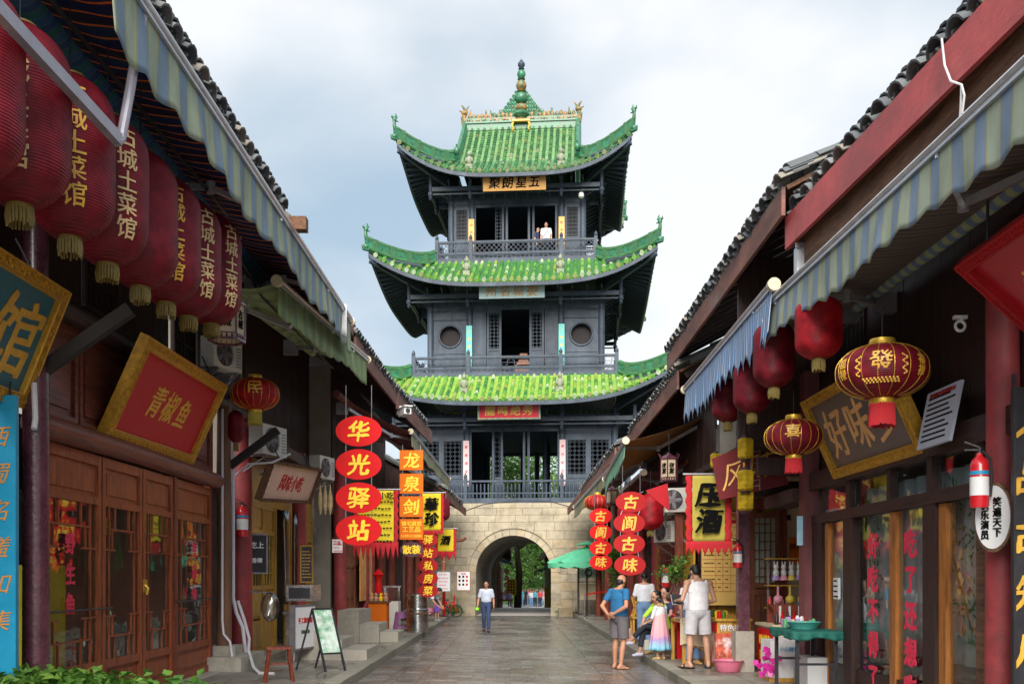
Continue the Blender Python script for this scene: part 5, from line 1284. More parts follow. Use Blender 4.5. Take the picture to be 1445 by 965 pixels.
def hex_lantern(label, loc, r, h, rz=.3, s=None):
    t = thing('hexagonal_lantern', label, 'lantern', tuple(loc), rz, 'hexagonal framed lanterns'); hx = lambda rr, z: (rr, z)
    pn = mat('cream_lantern_panel', (.72, .58, .40), .6, .1, 6, bump=0, transl=.3)
    for i in range(6):
        a0, a1 = pi/3*i, pi/3*(i+1); p, q = (r*.94*cos(a0), r*.94*sin(a0)), (r*.94*cos(a1), r*.94*sin(a1))
        MB().add([(*p, -h/2), (*q, -h/2), (*q, h/2), (*p, h/2)], [(0, 1, 2, 3)]).build('lantern_panel', pn, t, world=False)
        fb = MB(); P, Q = V((r*cos(a0), r*sin(a0), 0)), V((r*cos(a1), r*sin(a1), 0)); up = V((0, 0, h/2))
        fb.bar(P-up, P+up, r*.1, r*.1); fb.bar(P+up, Q+up, r*.12, r*.12); fb.bar(P-up, Q-up, r*.12, r*.12); fb.bar(P-up*.7, Q-up*.7, r*.05, r*.05)
        for k in range(3): c = P.lerp(Q, (k+.7)/3.4); fb.tube([c-up*.97+V((0, 0, 0)), c-up*.84, c-up*.72], [.01, .016, .008], 5)
        fb.bar(P+up, (P+up)*1.28+V((0, 0, .05)), r*.08, r*.08); fb.build('lantern_frame', 'purplepost', t, world=False)
        if s:
            mm = basis((0, 0, 0), Q-P, (0, 0, 1)); mm.translation = (P+Q)/2*1.0; nrm = (P+Q).normalized(); x = V((0, 0, 1)).cross(nrm); x = -x if False else x
            mm = Matrix((x, -nrm, V((0, 0, 1)))).transposed().to_4x4(); mm.translation = (P+Q)/2*.98+V((0, 0, h*.06))
            text('\n'.join(s), ROOTM[t.name] @ mm, h*.26, 'inkblack', t, bold=.03, shear=.1, lift=.002)
    MB().lathe([(r*1.0, h/2), (r*.8, h/2+.05), (r*.3, h/2+.09), (.02, h/2+.12)], (0, 0, 0), 6).build('lantern_roof', 'purplepost', t, world=False); MB().tube([(0, 0, h/2+.1), (0, 0, h/2+.5)], .008, 5).build('hanging_wire', 'blackmetal', t, world=False)
    return t
hex_lantern('hexagonal cream lantern with dark frame beside the long red lanterns', at(320, 455, 11.6), .21, .44, .3, ('古', '城'))
hex_lantern('small dark hexagonal lantern under the right eave, left of the banner', at(944, 663, 19), .17, .42, .2, ('夜', '宴'))
hex_lantern('small hexagonal lantern by the right oval signs near the gate', at(864, 702, 25), .16, .36, .2)

# ================================================================ PLAQUES AND SIGNS
def plaque(label, side, tl, tr, bl, face, s, tm, size, fw=.15, group='carved gold-framed plaques', cat='plaque', spacing=1.0, shear=.15, frame='gold'):
    """leaning board given by three corners of its front (as read); carved raised frame"""
    tl, tr, bl = V(tl), V(tr), V(bl); ax = tr-tl; W = ax.length; up = tl-bl; H = up.length
    m = basis((tl+tr)/2-up/2, ax, up); t = thing('plaque', label, cat, tuple(m.translation), group=group)
    b = MB(); T = lambda x0, x1, z0, z1, y0, y1: b.prism([(x0, z0), (x1, z0), (x1, z1), (x0, z1)], m @ Matrix.Translation((0, y0, 0)), y1-y0)
    T(-W/2+fw, W/2-fw, -H/2+fw, H/2-fw, 0, .06); b.build('board', face, t); 
    for x0, x1, z0, z1 in ((-W/2, W/2, H/2-fw, H/2), (-W/2, W/2, -H/2, -H/2+fw), (-W/2, -W/2+fw, -H/2+fw, H/2-fw), (W/2-fw, W/2, -H/2+fw, H/2-fw)):
        b = MB(); T(x0, x1, z0, z1, -.05, .07); b.build('frame', frame, t)
    b = MB(); k = 0                                 # carved scrolls in relief along the frame
    def scroll(x, z, s_):
        pts = [m @ V((x+.036*s_*(1-j/9)*cos(j*1.0)*1.5, -.052, z+.036*(1-j/9)*sin(j*1.0)*1.5)) for j in range(9)]; b.tube(pts, .008, 4)
    n = int((W-fw)/.11)
    for i in range(n+1): x = -W/2+fw/2+(W-fw)*i/n; scroll(x, H/2-fw/2, 1 if i % 2 else -1); scroll(x, -H/2+fw/2, 1 if i % 2 else -1)
    n = int((H-fw)/.11)
    for i in range(1, n): z = -H/2+fw/2+(H-fw)*i/n; scroll(-W/2+fw/2, z, 1 if i % 2 else -1); scroll(W/2-fw/2, z, 1 if i % 2 else -1)
    for f in (.012, fw-.012):
        c = [(-W/2+f, -H/2+f), (W/2-f, -H/2+f), (W/2-f, H/2-f), (-W/2+f, H/2-f)]
        for i in range(4): p, q = c[i], c[(i+1) % 4]; b.tube([m @ V((p[0], -.052, p[1])), m @ V((q[0], -.052, q[1]))], .011, 5)
    b.build('carving', frame, t, stuff=True)
    n = len(s); 
    for i, ch in enumerate(s): text(ch, m @ Matrix.Translation(((i-(n-1)/2)*size*spacing, 0, 0)), size, tm, t, 'character', bold=.015, shear=shear, th=.01)
    for x in (-W*.3, W*.3): MB().tube([m @ V((x, .02, H/2)), m @ V((x, .25, H/2+.2))], .012, 5).build('hanger', 'blackmetal', t)
    return t
plaque('large red plaque 青椒鱼 in carved gold frame leaning over the lattice doors', -1, (-4.30, 11.5, 4.50), (-4.34, 14.8, 4.56), (-4.85, 11.5, 3.29), 'plaqred', '青椒鱼', 'goldflat', .46, .16, spacing=1.08, shear=.25)
p = plaque('teal plaque in carved gold frame cut off by the left edge', -1, (-4.39, 6.2, 4.47), (-4.39, 9.65, 4.47), (-4.85, 6.2, 3.32), 'plaqteal', '土菜馆', 'goldflat', .8, .14, spacing=1.45, shear=.1)
plaque('dark grey-brown plaque 好味多 in yellow frame, right', 1, (3.83, 12.85, 3.96), (3.85, 10.1, 3.96), (4.28, 12.85, 2.95), 'plaqgrey', '好味多', mat('orange_gold_letter', (.80, .42, .16), .5, .12, 8), .66, .13, spacing=1.12, shear=.1)
plaque('tilted crimson gold-lettered board hanging at the top right edge', 1, (3.54, 7.6, 4.12), (3.6, 5.4, 4.18), (4.22, 7.87, 3.50), mat('crimson_lacquer', (.42, .01, .02), .35, .1, 6), '祖传手艺', 'goldflat', .3, .1, frame='signdkred', spacing=1.25)
plaque('plain wooden board with red and black characters hung at a slant, left', -1, at(381, 650, 16.6), at(443, 662, 19.6)+V((.1, 0, 0)), at(366, 705, 16.8), mat('pale_wood_board', (.72, .48, .38), .6, .1, 4), '风味小吃', 'plaqred', .34, .03, frame='rawwood', spacing=1.05)
# oval signs in strings: flat ovals with raised gold rims
def oval_string(label, xs, dirn, items, w, h, face='signred', tm='yellow', group=None, th=.03, grp='strings of red oval signs'):
    t = thing('hanging_sign', label, 'sign', tuple(items[0][1]), group=grp)
    for ch, c in items:
        m = Matrix.Translation(V(c)) @ Matrix.Rotation(dirn, 4, 'Z'); n = 40
        MB().prism([(w/2*cos(2*pi*i/n), h/2*sin(2*pi*i/n)) for i in range(n)], m, th).build('oval_board', face, t)
        text(ch, m, h*.72, tm, t, 'character', bold=.035, shear=.12)
    for a, b_ in zip(items, items[1:]):
        for s_ in (-.28, .28): MB().tube([V(a[1])+V((s_*w, th/2, -h*.40)), V(b_[1])+V((s_*w, th/2, h*.40))], .008, 5).build('chain', 'greymetal', t)
    c = V(items[0][1])
    for s_ in (-.28, .28): MB().tube([c+V((s_*w, th/2, h*.40)), c+V((s_*w, th/2, h*.4+.55))], .006, 5).build('chain', 'greymetal', t)
    return t
oval_string('four large red ovals reading 华光驿站 hung over the left pavement', 0, 0, [(c, at(506, y, 16.0)) for c, y in zip('华光驿站', (608, 655, 702, 748))], .75, .50)
oval_string('five small red ovals reading 驿站私房菜 farther along on the left', 0, 0, [(c, at(604, y, 24)) for c, y in zip('驿站私房菜', (761, 780, 798, 816, 833))], .49, .33, 'signdkred', 'yellow')
oval_string('four dark red ovals reading 古阆古味, nearer string on the right', 0, 0, [(c, at(x, y, 19)) for c, x, y in zip('古阆古味', (891, 888, 888, 889), (708, 738, 767, 797))], .61, .40, 'signdkred', 'goldflat')
oval_string('four small red ovals reading 古阆古味, farther string on the right', 0, 0, [(c, at(848, y, 26)) for c, y in zip('古阆古味', (728, 751, 773, 793))], .60, .42, 'signred', 'goldflat')
t = thing('hanging_sign', 'column of orange square signs reading 龙泉剑 on the left', 'sign', tuple(at(580, 650, 22)))
for ch, y0, y1 in (('龙', 635, 663), ('泉', 668, 696), ('剑', 700, 729), (None, 732, 761)):
    c = (at(564, y0, 22)+at(597, y1, 22))/2; w_, h_ = .53, (y1-y0)/1380*22; m = Matrix.Translation(c)
    MB().bx(c.x-w_/2, c.x+w_/2, c.y, c.y+.06, c.z-h_/2, c.z+h_/2).build('square_board', 'signorange', t)
    if ch: text(ch, m, .37, 'yellow', t, 'character', bold=.03, shear=.1)
    else:
        text('镇宅避邪', m @ Matrix.Translation((0, 0, .13)), .115, 'yellow', t, bold=.03); text('工艺品', m, .14, 'yellow', t, bold=.03); text('13101112000', m @ Matrix.Translation((0, 0, -.15)), .085, 'yellow', t, bold=.03)
    for s_ in (-.2, .2): MB().tube([c+V((s_, .03, h_/2)), c+V((s_, .03, h_/2+.12))], .006, 4).build('chain', 'greymetal', t)
c = at(581, 775, 21.5); t = thing('hanging_sign', 'small dark oval sign reading 散装 under the orange squares', 'sign', tuple(c)); n = 32
MB().prism([(.26*cos(2*pi*i/n), .165*sin(2*pi*i/n)) for i in range(n)], Matrix.Translation(c), .03).build('oval_board', mat('dark_plum_sign', (.06, .015, .03), .4, .1, 5), t); text('散装', Matrix.Translation(c), .2, 'yellow', t, bold=.05)
# cloth banners
def banner(label, c, w, h, face, border, bw, s, tm, size, vert=True, fringe=.1, teeth=7, rz=0, group=None, small=None, sag=.02):
    t = thing('cloth_banner', label, 'banner', tuple(c), rz, group); ph = w*7
    f = lambda x, z: V((x, .03*sin(x*6+ph+z*1.5)*(.5-z/h), z))
    b = MB(); b.grid(lambda i, j: f((i-.5)*w, (.5-j)*h), 24, 20); b.build('banner_field', face, t, world=False, smooth=True, solid=.004)
    b = MB()
    for x0, x1 in ((-w/2-bw, -w/2), (w/2, w/2+bw)): b.grid(lambda i, j: f(x0+(x1-x0)*i, h/2-(h)*j)+V((.012*sin(j*37)*(1 if x0 > 0 else -1), 0, 0)), 3, 40)
    b.grid(lambda i, j: f((i-.5)*(w+2*bw), -h/2-(bw+fringe*(abs(((i*teeth) % 1)-.5)*2))*j), teeth*6, 3)
    b.build('banner_border', border, t, world=False, smooth=True, solid=.004)
    MB().tube([(-w/2-bw-.05, 0, h/2+.02), (w/2+bw+.05, 0, h/2+.02)], .018, 8).build('banner_rod', 'greymetal', t, world=False)
    M4 = ROOTM[t.name]; n = len(s)
    for i, ch in enumerate(s): text(ch, M4 @ Matrix.Translation((0, -.06, (n/2-i-.5)*h*.8/n)), size, tm, t, 'character', bold=.05, shear=.2)
    if small:
        b = MB(); rs = random.Random(3)
        for (x0, x1, z) in small(rs): b.bx(x0, x1, -.045, -.042, z-.012, z+.012)
        b.build('small_print', 'inkblack', t, world=False, stuff=True)
    return t
banner('mustard banner 压酒 with ragged red border, right', at(1000, 717, 15.2), .50, 1.02, 'olivecloth', 'redcloth', .1, '压酒', 'inkblack', .40, fringe=.12, rz=-.03)
def rowsp(rs):
    for k in range(7):
        z = .28-k*.13; x = -.36
        while x < .30: L = rs.uniform(.035, .06); yield (x, x+L, z+rs.uniform(-.008, .008)); x += L+.018
pbn = banner('yellow price banner with red fringe behind the big ovals, left', at(530, 728, 19.5), .72, 1.02, 'signyellow', 'redcloth', .09, '', 'inkblack', .2, fringe=.28, teeth=9, small=rowsp)
text('名小吃', Matrix.Translation(at(540, 699, 19.42)), .15, 'inkblack', pbn, bold=.03)
banner('yellow flag with black calligraphy 華珍 and red trim, left', at(609, 722, 26), .5, .98, 'signyellow', 'redcloth', .07, '華珍', 'inkblack', .38, fringe=.06)
banner('smaller yellow flag behind it near the gate, left', at(629, 762, 31), .5, .7, 'signyellow', 'redcloth', .08, '酒', 'inkblack', .3, fringe=.2, teeth=3)
b = MB(); tri = [at(910, 693, 18.5), at(943, 683, 18.8), at(944, 722, 18.8)]
b.prism([(0, 0), (.42, .14), (.46, -.4)], Matrix.Translation(at(911, 692, 18.6)), .01); tag(b.build('pennant', 'redcloth', None), 'red triangular pennant pointing left above the window air conditioner', 'pennant')
t = thing('cloth_banner', 'maroon board with thin gold strokes tilted under the right eave by the yellow lanterns', 'banner', tuple(at(1060, 665, 14.8)))
m = basis(at(1055, 662, 14.9), (1, -.2, .35), (-.3, .1, 1)); MB().prism([(-.55, -.30), (.50, -.42), (.45, .38), (-.45, .34)], m, .04).build('board', 'marooncloth', t); text('风味', m, .42, 'goldflat', t, bold=0, shear=.4)
b = MB()
for sx in (-.07, .07): b.tube([(3.63+sx, 14.6, 2.95), (3.63+sx, 14.6, 4.1)], .008, 5)
for i in range(13): b.bar((3.56, 14.6, 3.0+i*.085), (3.70, 14.6, 3.02+i*.085), .02, .012)
tag(b.build('chain_ladder', 'greymetal', None), 'narrow ladder-like metal chain beside the yellow pendant lanterns', 'chain')
# small boards
def board(label, c, w, h, face, lines=(), frame=None, rz=0, cat='sign', th=.03, name='sign_board', rot=None, rowsn=0, tm='inkblack', fr=.03, seed=1, charrow=True):
    t = thing(name, label, cat, tuple(c), rz, rot=rot)
    MB().bx(-w/2, w/2, 0, th, -h/2, h/2).build('board', face, t, world=False)
    if frame:
        b = MB(); b.bx(-w/2-fr, w/2+fr, -.012, th+.005, h/2, h/2+fr); b.bx(-w/2-fr, w/2+fr, -.012, th+.005, -h/2-fr, -h/2); b.bx(-w/2-fr, -w/2, -.012, th+.005, -h/2, h/2); b.bx(w/2, w/2+fr, -.012, th+.005, -h/2, h/2); b.build('frame', frame, t, world=False)
    M4 = ROOTM[t.name]
    for s, x, z, sz, m in lines: text(s, M4 @ Matrix.Translation((x, 0, z)), sz, m, t, bold=.03, lift=.003, th=.004)
    if rowsn:
        b = MB(); rs = random.Random(seed)
        for k in range(rowsn):
            z = h*.36-h*.74*k/max(1, rowsn-1); x = -w*.4; e_ = w*rs.uniform(.2, .42); lh = h*.28/rowsn
            while x < e_: L = rs.uniform(.6, 1.6)*lh; b.bx(x, min(x+L, e_+lh), -.004, -.001, z-lh*.5, z+lh*.5); x += L+lh*.5
        b.build('small_print', tm, t, world=False, stuff=True)
    return t
LS = pi/2; RS = -pi/2     # boards that lie on the left / right shop fronts face the lane
black = K['blackmetal']
board('little chalkboard with white writing on the yellow doors', (-4.68, 17.95, 1.98+.1), .34, .68, 'blackmetal', [('吃上', 0, .16, .13, 'white'), ('香辣', 0, -.12, .1, 'white')], 'greymetal', rz=.55)
board('tall chalkboard menu in honey-yellow frame on the second red column', (-4.38, 20.85, 1.93), .22, .74, 'blackmetal', [], 'yellowwood', rz=.35, rowsn=9, tm='goldflat')
board('cream poster beside the tall chalkboard', (-4.72, 21.9, 2.35), .5, .9, 'creamwall', [('品味', 0, .2, .16, 'signdkred')], rz=LS, rowsn=7)
board('pink and blue notice taped on the dark red post', at(476, 770, 19.5), .2, .26, 'white', [('公告', 0, .05, .07, 'signred')], rz=.1, rowsn=4, tm='signred')
board('white menu poster with red heading under the right eave', (4.16, 9.55, 3.22), .74, .58, mat('pale_poster', (.50, .52, .62), .4, .08, 5), [('阆中好味多菜品价格公示', 0, .24, .052, 'signdkred')], rot=(-.2, 0, RS), rowsn=9, tm='inkblack')
board('white printed sheet near the gate with a faint drawing, left', at(626, 820, 37), .48, .72, 'white', [], 'greymetal', rowsn=5, tm='pink')
t = board('white poster with red border and rows of pictures on the gate wall', at(654, 819, 40), .52, .76, 'white', [('牛肉', 0, .28, .1, 'signred')], 'signred', fr=.012, rowsn=0)
b = MB(); b2 = MB()
for i in range(3):
    for j in range(3): (b if j < 2 else b2).bx(-.2+j*.15, -.12+j*.15, -.004, -.001, .12-i*.16, .21-i*.16)
b.build('poster_pictures', 'inkblack', t, world=False, stuff=True); b2.build('poster_prices', 'signred', t, world=False, stuff=True)
pb = board('tan price board with red heading facing the lane behind the man in white', (3.90, 18.34, 2.0), .70, 1.75, mat('glow_tan_menu_board', (.78, .50, .14), .6, .06, 4), [('邮寄服务', .08, .80, .12, 'signdkred')], 'darkwood', fr=.02)  # warm yellow shop light is put into the board's base colour
b = MB(); b.bx(3.56, 4.24, 18.33, 18.336, 2.66, 2.72); t_ = b
for k in range(9): b.bx(3.57, 4.23, 18.334, 18.338, 2.58-k*.15, 2.585-k*.15)
for x in (3.82, 3.95, 4.1): b.bx(x, x+.005, 18.333, 18.337, 1.38, 2.6)
b.build('table_lines', 'signdkred', pb, stuff=True)
COLLECT = []
b = MB(); rs = random.Random(9)
for k in range(8):
    for (x0, x1) in ((3.6, 3.8), (3.86, 3.92), (4.0, 4.06)):
        x = x0
        while x < x1-.02: b.bx(x, x+.018, 18.333, 18.337, 2.50-k*.15, 2.525-k*.15); x += .03
b.build('small_print', 'inkblack', pb, stuff=True)
text('美\n20元\n味\n50', Matrix.Translation((4.17, 18.33, 2.1)), .085, 'signdkred', pb, line=1.6)
o = board('white oval sign with brown rim and black characters on the right column', (4.10, 8.32, 2.16), .01, .01, 'white', [])
M4 = ROOTM[o.name] @ Matrix.Rotation(RS*.72, 4, 'Z'); n = 36
for r_, y_, m_, nm_ in ((1.0, .01, 'rawwood', 'oval_rim'), (.90, .0, 'white', 'oval_board')):
    MB().prism([(.19*r_*cos(2*pi*i/n), .30*r_*sin(2*pi*i/n)) for i in range(n)], M4 @ Matrix.Translation((0, y_-.02, 0)), .03).build(nm_, m_, o)
text('快\n乐\n演\n员', M4 @ Matrix.Translation((-.07, -.02, -.02)), .085, 'inkblack', o, bold=.04); text('笑\n遍\n天\n下', M4 @ Matrix.Translation((.05, -.02, .0)), .085, 'inkblack', o, bold=.04)
# tall upright boards
mat('ochre_letter', (.68, .27, .04), .5, .2, 9, bump=0)
t = thing('upright_sign', 'tall bright blue upright board with gold calligraphy at the left edge', 'sign', (-4.72, 9.32, 2))
MB().bx(-4.98, -4.93+.26, 9.2, 9.26, .2, 3.36).build('board', 'blueboard', t)
MB().bx(-5.0, -4.97, 9.18, 9.3, .2, 3.36).build('board_edge', 'blueboard', t)
for i, ch in enumerate('西蜀名馐如集'): text(ch, Matrix.Translation((-4.82, 9.2, 2.97-i*.345)), .21, 'ochre_letter', t, 'character', bold=.0, shear=.25)
for x in (-4.9, -4.82, -4.74): MB().tube([(x, 9.23, 3.36), (x, 9.25, 3.5)], .012, 6).build('hook', 'blackmetal', t)
t = thing('upright_sign', 'black upright board with large yellow characters at the right edge', 'sign', (4.2, 7.95, 2))
MB().bx(4.10, 4.5, 7.98, 8.04, .3, 3.2).build('board', 'blackmetal', t)
for i, ch in enumerate('人品古知川北'): text(ch, Matrix.Translation((4.24, 7.975, 2.93-i*.47)), .30, 'goldflat', t, 'character', bold=.03, shear=.1)
b = MB().bx(4.07, 4.09, 7.93, 7.97, .4, 3.3); b.build('board_edge', 'blackmetal', t)
# red and film letters on the glass fronts
def glass_text(s, side, X, Y, z0, dz, size, lab, **k):
    t = thing('window_lettering', lab, 'lettering', (X, Y, z0))
    for i, ch in enumerate(s):
        m = Matrix.Translation((X, Y, z0-i*dz)) @ Matrix.Rotation(-side*pi/2, 4, 'Z'); text(ch, m, size, 'letterred', t, 'character', bold=.045, width=k.get('width', 1))
glass_text('好吃不得了', 1, 4.33, 11.72, 2.03, .395, .33, 'red characters 好吃不得了 on the left pane of the right shop')
glass_text('吃了还想吃', 1, 4.33, 10.62, 2.02, .395, .33, 'red characters 吃了还想吃 on the middle pane of the right shop')
glass_text('野生鱼', -1, -4.875, 10.78, 2.02, .33, .25, 'red characters 野生鱼 on the nearest lattice door')
glass_text('生态鱼', -1, -4.875, 15.0, 2.08, .34, .24, 'red characters 生态鱼 on the last lattice door')
o = board('small red menu card with a yellow fish emblem inside the second lattice door', (-5.0, 12.08, 2.28), .30, .34, 'signdkred', [('鱼', 0, 0, .24, 'yellow')], rz=LS)
o = board('small white opening-hours sheet on the far pane, right shop', (4.32, 13.05, 1.5), .2, .28, 'white', [], rz=RS, rowsn=4, tm='inkblack')
# ================================================================ STREET FURNITURE AND GOODS
def ac_unit(label, c, rz=0, s=1.0):
    t = thing('air_conditioner', label, 'air conditioner', tuple(c), rz, 'outdoor air conditioner units'); w_, d, h = .82*s, .30*s, .56*s
    b = MB().bx(-w_/2, w_/2, 0, d, -h/2, h/2); b.build('casing', 'acwhite', t, world=False)
    MB().tube([(-w_*.12, -.002, 0), (-w_*.12, .03, 0)], h*.42, 24).build('fan_well', 'black', t, world=False)
    fb = MB()
    for i in range(5): a = 2*pi*i/5; fb.bar((-w_*.12, -.006, 0), (-w_*.12+h*.38*cos(a), -.006, h*.38*sin(a)), .07*s, .008, up=(0, 1, 0))
    fb.build('fan', 'greymetal', t, world=False)
    g = MB()
    for r in range(1, 6): g.tube([(-w_*.12+h*.42*r/5*cos(2*pi*i/24), -.02, h*.42*r/5*sin(2*pi*i/24)) for i in range(25)], .004, 4)
    for i in range(8): a = pi*i/8; g.bar((-w_*.12-h*.42*cos(a), -.02, -h*.42*sin(a)), (-w_*.12+h*.42*cos(a), -.02, h*.42*sin(a)), .005)
    g.build('grille', 'greymetal', t, world=False)
    for i in range(7): MB().bx(w_*.28, w_*.46, -.008, 0, -h*.35+i*h*.1, -h*.35+i*h*.1+.02).build('vent_slot', 'greymetal', t, world=False)
    for x in (-w_*.35, w_*.35): MB().bar((x, 0, -h/2-.02), (x, d+.2, -h/2-.02), .03).bar((x, 0, -h/2-.03), (x, d+.2, -h/2-.3), .025).build('bracket', 'greymetal', t, world=False)
    MB().tube([(w_/2, d*.7, -h*.2), (w_/2+.1, d*.8, -h*.3), (w_/2+.14, d+.1, -h*.7), (w_/2+.05, d+.25, -h*.9)], .022, 8).build('pipe', 'cable', t, world=False, smooth=True)
    return t
ac_unit('air conditioner behind the hexagonal lantern, upper left', at(322, 500, 14.6), 1.2, .8)
ac_unit('grimy air conditioner over the second red column, left', at(388, 622, 17.5), 1.25, .95)
ac_unit('small dark-fronted air conditioner above the big red ovals, left', at(462, 660, 21), 1.3, .85)
ac_unit('white air conditioner on a bracket beside the lattice window, right', at(935, 750, 21.2), -1.1, .8)
ac_unit('air conditioner behind the mustard banner, upper one of two', at(955, 705, 20.5), -.25, .9)
ac_unit('second grimy air conditioner tucked under the right eave', at(933, 712, 21.3), -.3, .8)
def extinguisher(label, c, r=.085, h=.55, rz=0):
    t = thing('fire_extinguisher', label, 'fire extinguisher', tuple(c), rz, 'wall-hung fire extinguishers')
    MB().lathe([(r*.9, 0), (r, .02), (r, h*.78), (r*.8, h*.88), (r*.35, h*.95), (r*.3, h)], (0, 0, 0), 20).build('cylinder', 'redrail', t, world=False, smooth=True)
    MB().lathe([(r*1.01, h*.22), (r*1.01, h*.56)], (0, 0, 0), 20).build('label_band', 'white', t, world=False, smooth=True)
    MB().lathe([(r*1.015, h*.60), (r*1.015, h*.67)], (0, 0, 0), 20).build('label_band', 'blueboard', t, world=False, smooth=True)
    MB().lathe([(r*.25, h), (r*.25, h+.05)], (0, 0, 0), 10).bar((0, 0, h+.05), (-.12, 0, h+.10), .025, .012).bar((0, 0, h+.03), (-.12, 0, h+.03), .025, .012).build('valve', 'blackmetal', t, world=False)
    MB().tube([(r*.3, 0, h+.02), (r*1.2, 0, h*.9), (r*1.3, 0, h*.5), (r*1.15, 0, h*.2)], .012, 8).build('hose', 'blackcable', t, world=False, smooth=True)
    return t
extinguisher('fire extinguisher tied to the big red column, left', at(342, 757, 17.1), .10, .55, .3)
extinguisher('large fire extinguisher hung high on the right column', at(1382, 716, 8.30), .075, .46, -.2)
extinguisher('fire extinguisher on the post beside the tan price board', at(1041, 801, 15.75), .07, .40)
extinguisher('small fire extinguisher below the air conditioner at the lattice window', at(939, 828, 21.5), .08, .45)
# conduits and cables
def cable(label, pts, r=.02, m='cable', cat='cable', name='conduit'): return tag(MB().tube(pts, r, 8).build(name, m, None, smooth=True), label, cat)
cable('white conduit running down the last lattice door', [(-4.74, 16.0, 4.4), (-4.74, 16.0, .95), (-4.72, 16.0, .72), (-4.6, 15.95, .6), (-4.55, 15.95, .25)], .02)
cable('pale conduit bundle beside the bare brown post', [(-4.72, 16.55, 4.5), (-4.72, 16.55, 1.3), (-4.68, 16.6, 1.05), (-4.6, 16.7, .8), (-4.55, 16.8, .14)], .032)
cable('lavender hose curling over the stone step to the pavement', [(-4.66, 16.62, 1.25), (-4.58, 16.7, .95), (-4.5, 16.75, .6), (-4.42, 16.4, .42), (-4.2, 15.9, .18), (-3.95, 15.3, .15), (-3.7, 15.2, .15)], .026)
cable('pale cable looping over the red column, left', [at(318, 690, 17), at(330, 672, 16.8), at(350, 655, 16.6), at(385, 652, 16.5), at(410, 640, 16.6)], .018)
cable('thick white pipe bent beside the teal plaque', [at(48, 540, 9.6), at(50, 590, 9.6), at(48, 605, 9.55)], .028)
cable('black cable drooping along the gate wall from the left eave', [(-2.0, 41.0, 4.4), (-1.2, 41.6, 4.75), (.2, 41.7, 4.9), (1.6, 41.3, 4.85), (2.4, 41, 4.6)], .02, 'blackcable')
cable('slack dark cable across the dim eaves, left', [at(330, 350, 12), at(370, 420, 13), at(420, 470, 15), at(470, 520, 18)], .014, 'blackcable')
cable('second slack dark cable across the dim eaves, left', [at(320, 330, 11.5), at(350, 390, 13), at(400, 430, 15), at(460, 500, 18)], .012, 'blackcable')
# security cameras and lamps
def seccam(label, c, rz=0, s=1.0, m='white'):
    t = thing('security_camera', label, 'camera', tuple(c), rz)
    MB().bar((0, .25*s, .08*s), (0, .05*s, .08*s), .03*s).bx(-.05*s, .05*s, .22*s, .26*s, 0, .14*s).build('arm', m, t, world=False)
    MB().bx(-.055*s, .055*s, -.2*s, .12*s, -.05*s, .06*s).bx(-.065*s, .065*s, -.24*s, .12*s, .06*s, .075*s).build('housing', m, t, world=False)
    MB().tube([(0, -.205*s, 0), (0, -.22*s, 0)], .035*s, 14).build('lens', 'blackmetal', t, world=False); return t
seccam('white security camera under the left roof near the gate', at(570, 582, 24), .4, 1.6)
seccam('white camera fixed at the end of the long left awning', at(325, 352, 10.9), .5)
t = thing('ring_hook', 'white ring-shaped bracket on the dark wall right of the round lantern', 'bracket', tuple(at(1356, 455, 9)))
c = at(1355, 460, 9); MB().tube([c+V((.045*cos(2*pi*i/16), 0, .045*sin(2*pi*i/16))) for i in range(17)], .014, 6).build('ring', 'white', t, smooth=True); MB().bx(c.x-.05, c.x+.07, c.y, c.y+.05, c.z+.07, c.z+.10).bar(c+V((0, 0, .04)), c+V((0.02, 0, .08)), .02).build('mount', 'white', t)
c = at(1139, 372, 11.4); t = thing('floodlight', 'grey floodlight box at the corner of the two right awnings', 'lamp', tuple(c)); MB().bx(c.x-.12, c.x+.12, c.y, c.y+.12, c.z-.17, c.z+.2).build('housing', 'alu', t); MB().bx(c.x-.14, c.x+.14, c.y-.02, c.y, c.z+.18, c.z+.24).build('hood', 'greymetal', t); MB().tube([c+V((-.05, -.02, -.1)), c+V((-.08, -.05, -.25)), c+V((-.02, 0, -.4))], .015, 6).build('cable', 'cable', t)
# stools, boards on legs
def stool(label, c, h, w_, m, splay=.06):
    t = thing('stool', label, 'stool', tuple(c), .3); 
    MB().bx(-w_/2, w_/2, -w_*.35, w_*.35, h-.035, h).build('seat', m, t, world=False)
    for sx in (-1, 1):
        for sy in (-1, 1): MB().bar((sx*w_*.38, sy*w_*.24, h-.035), (sx*(w_*.38+splay), sy*(w_*.24+splay), 0), .035, .035).build('leg', m, t, world=False)
        MB().bar((sx*(w_*.38+splay*.6), -w_*.3, h*.35), (sx*(w_*.38+splay*.6), w_*.3, h*.35), .025).build('stretcher', m, t, world=False)
    MB().bar((-w_*.45, 0, h*.5), (w_*.45, 0, h*.5), .025).build('stretcher', m, t, world=False); return t
stool('dark wooden stool with splayed legs in front of the yellow doors', (-3.42, 14.35, .13), .5, .36, 'oxblood')
t = thing('plastic_stool', 'purple plastic stool beside the big steamer pot', 'stool', (-3.08, 27.6, .13), .2)
MB().bx(-.19, .19, -.19, .19, .5, .55).build('seat', 'purple', t, world=False)
for sx in (-1, 1):
    for sy in (-1, 1): MB().bar((sx*.16, sy*.16, .5), (sx*.22, sy*.22, 0), .09, .04).build('leg', 'purple', t, world=False)
for sy in (-1, 1): MB().bx(-.14, .14, sy*.17-.01, sy*.17+.01, .36, .5).bx(-.18, .18, sy*.2-.01, sy*.2+.01, .1, .16).build('apron', 'purple', t, world=False)
t = thing('sandwich_board', 'folding A-shaped glass menu board with black legs on the left pavement', 'sign', (-2.95, 15.9, .13), .0)
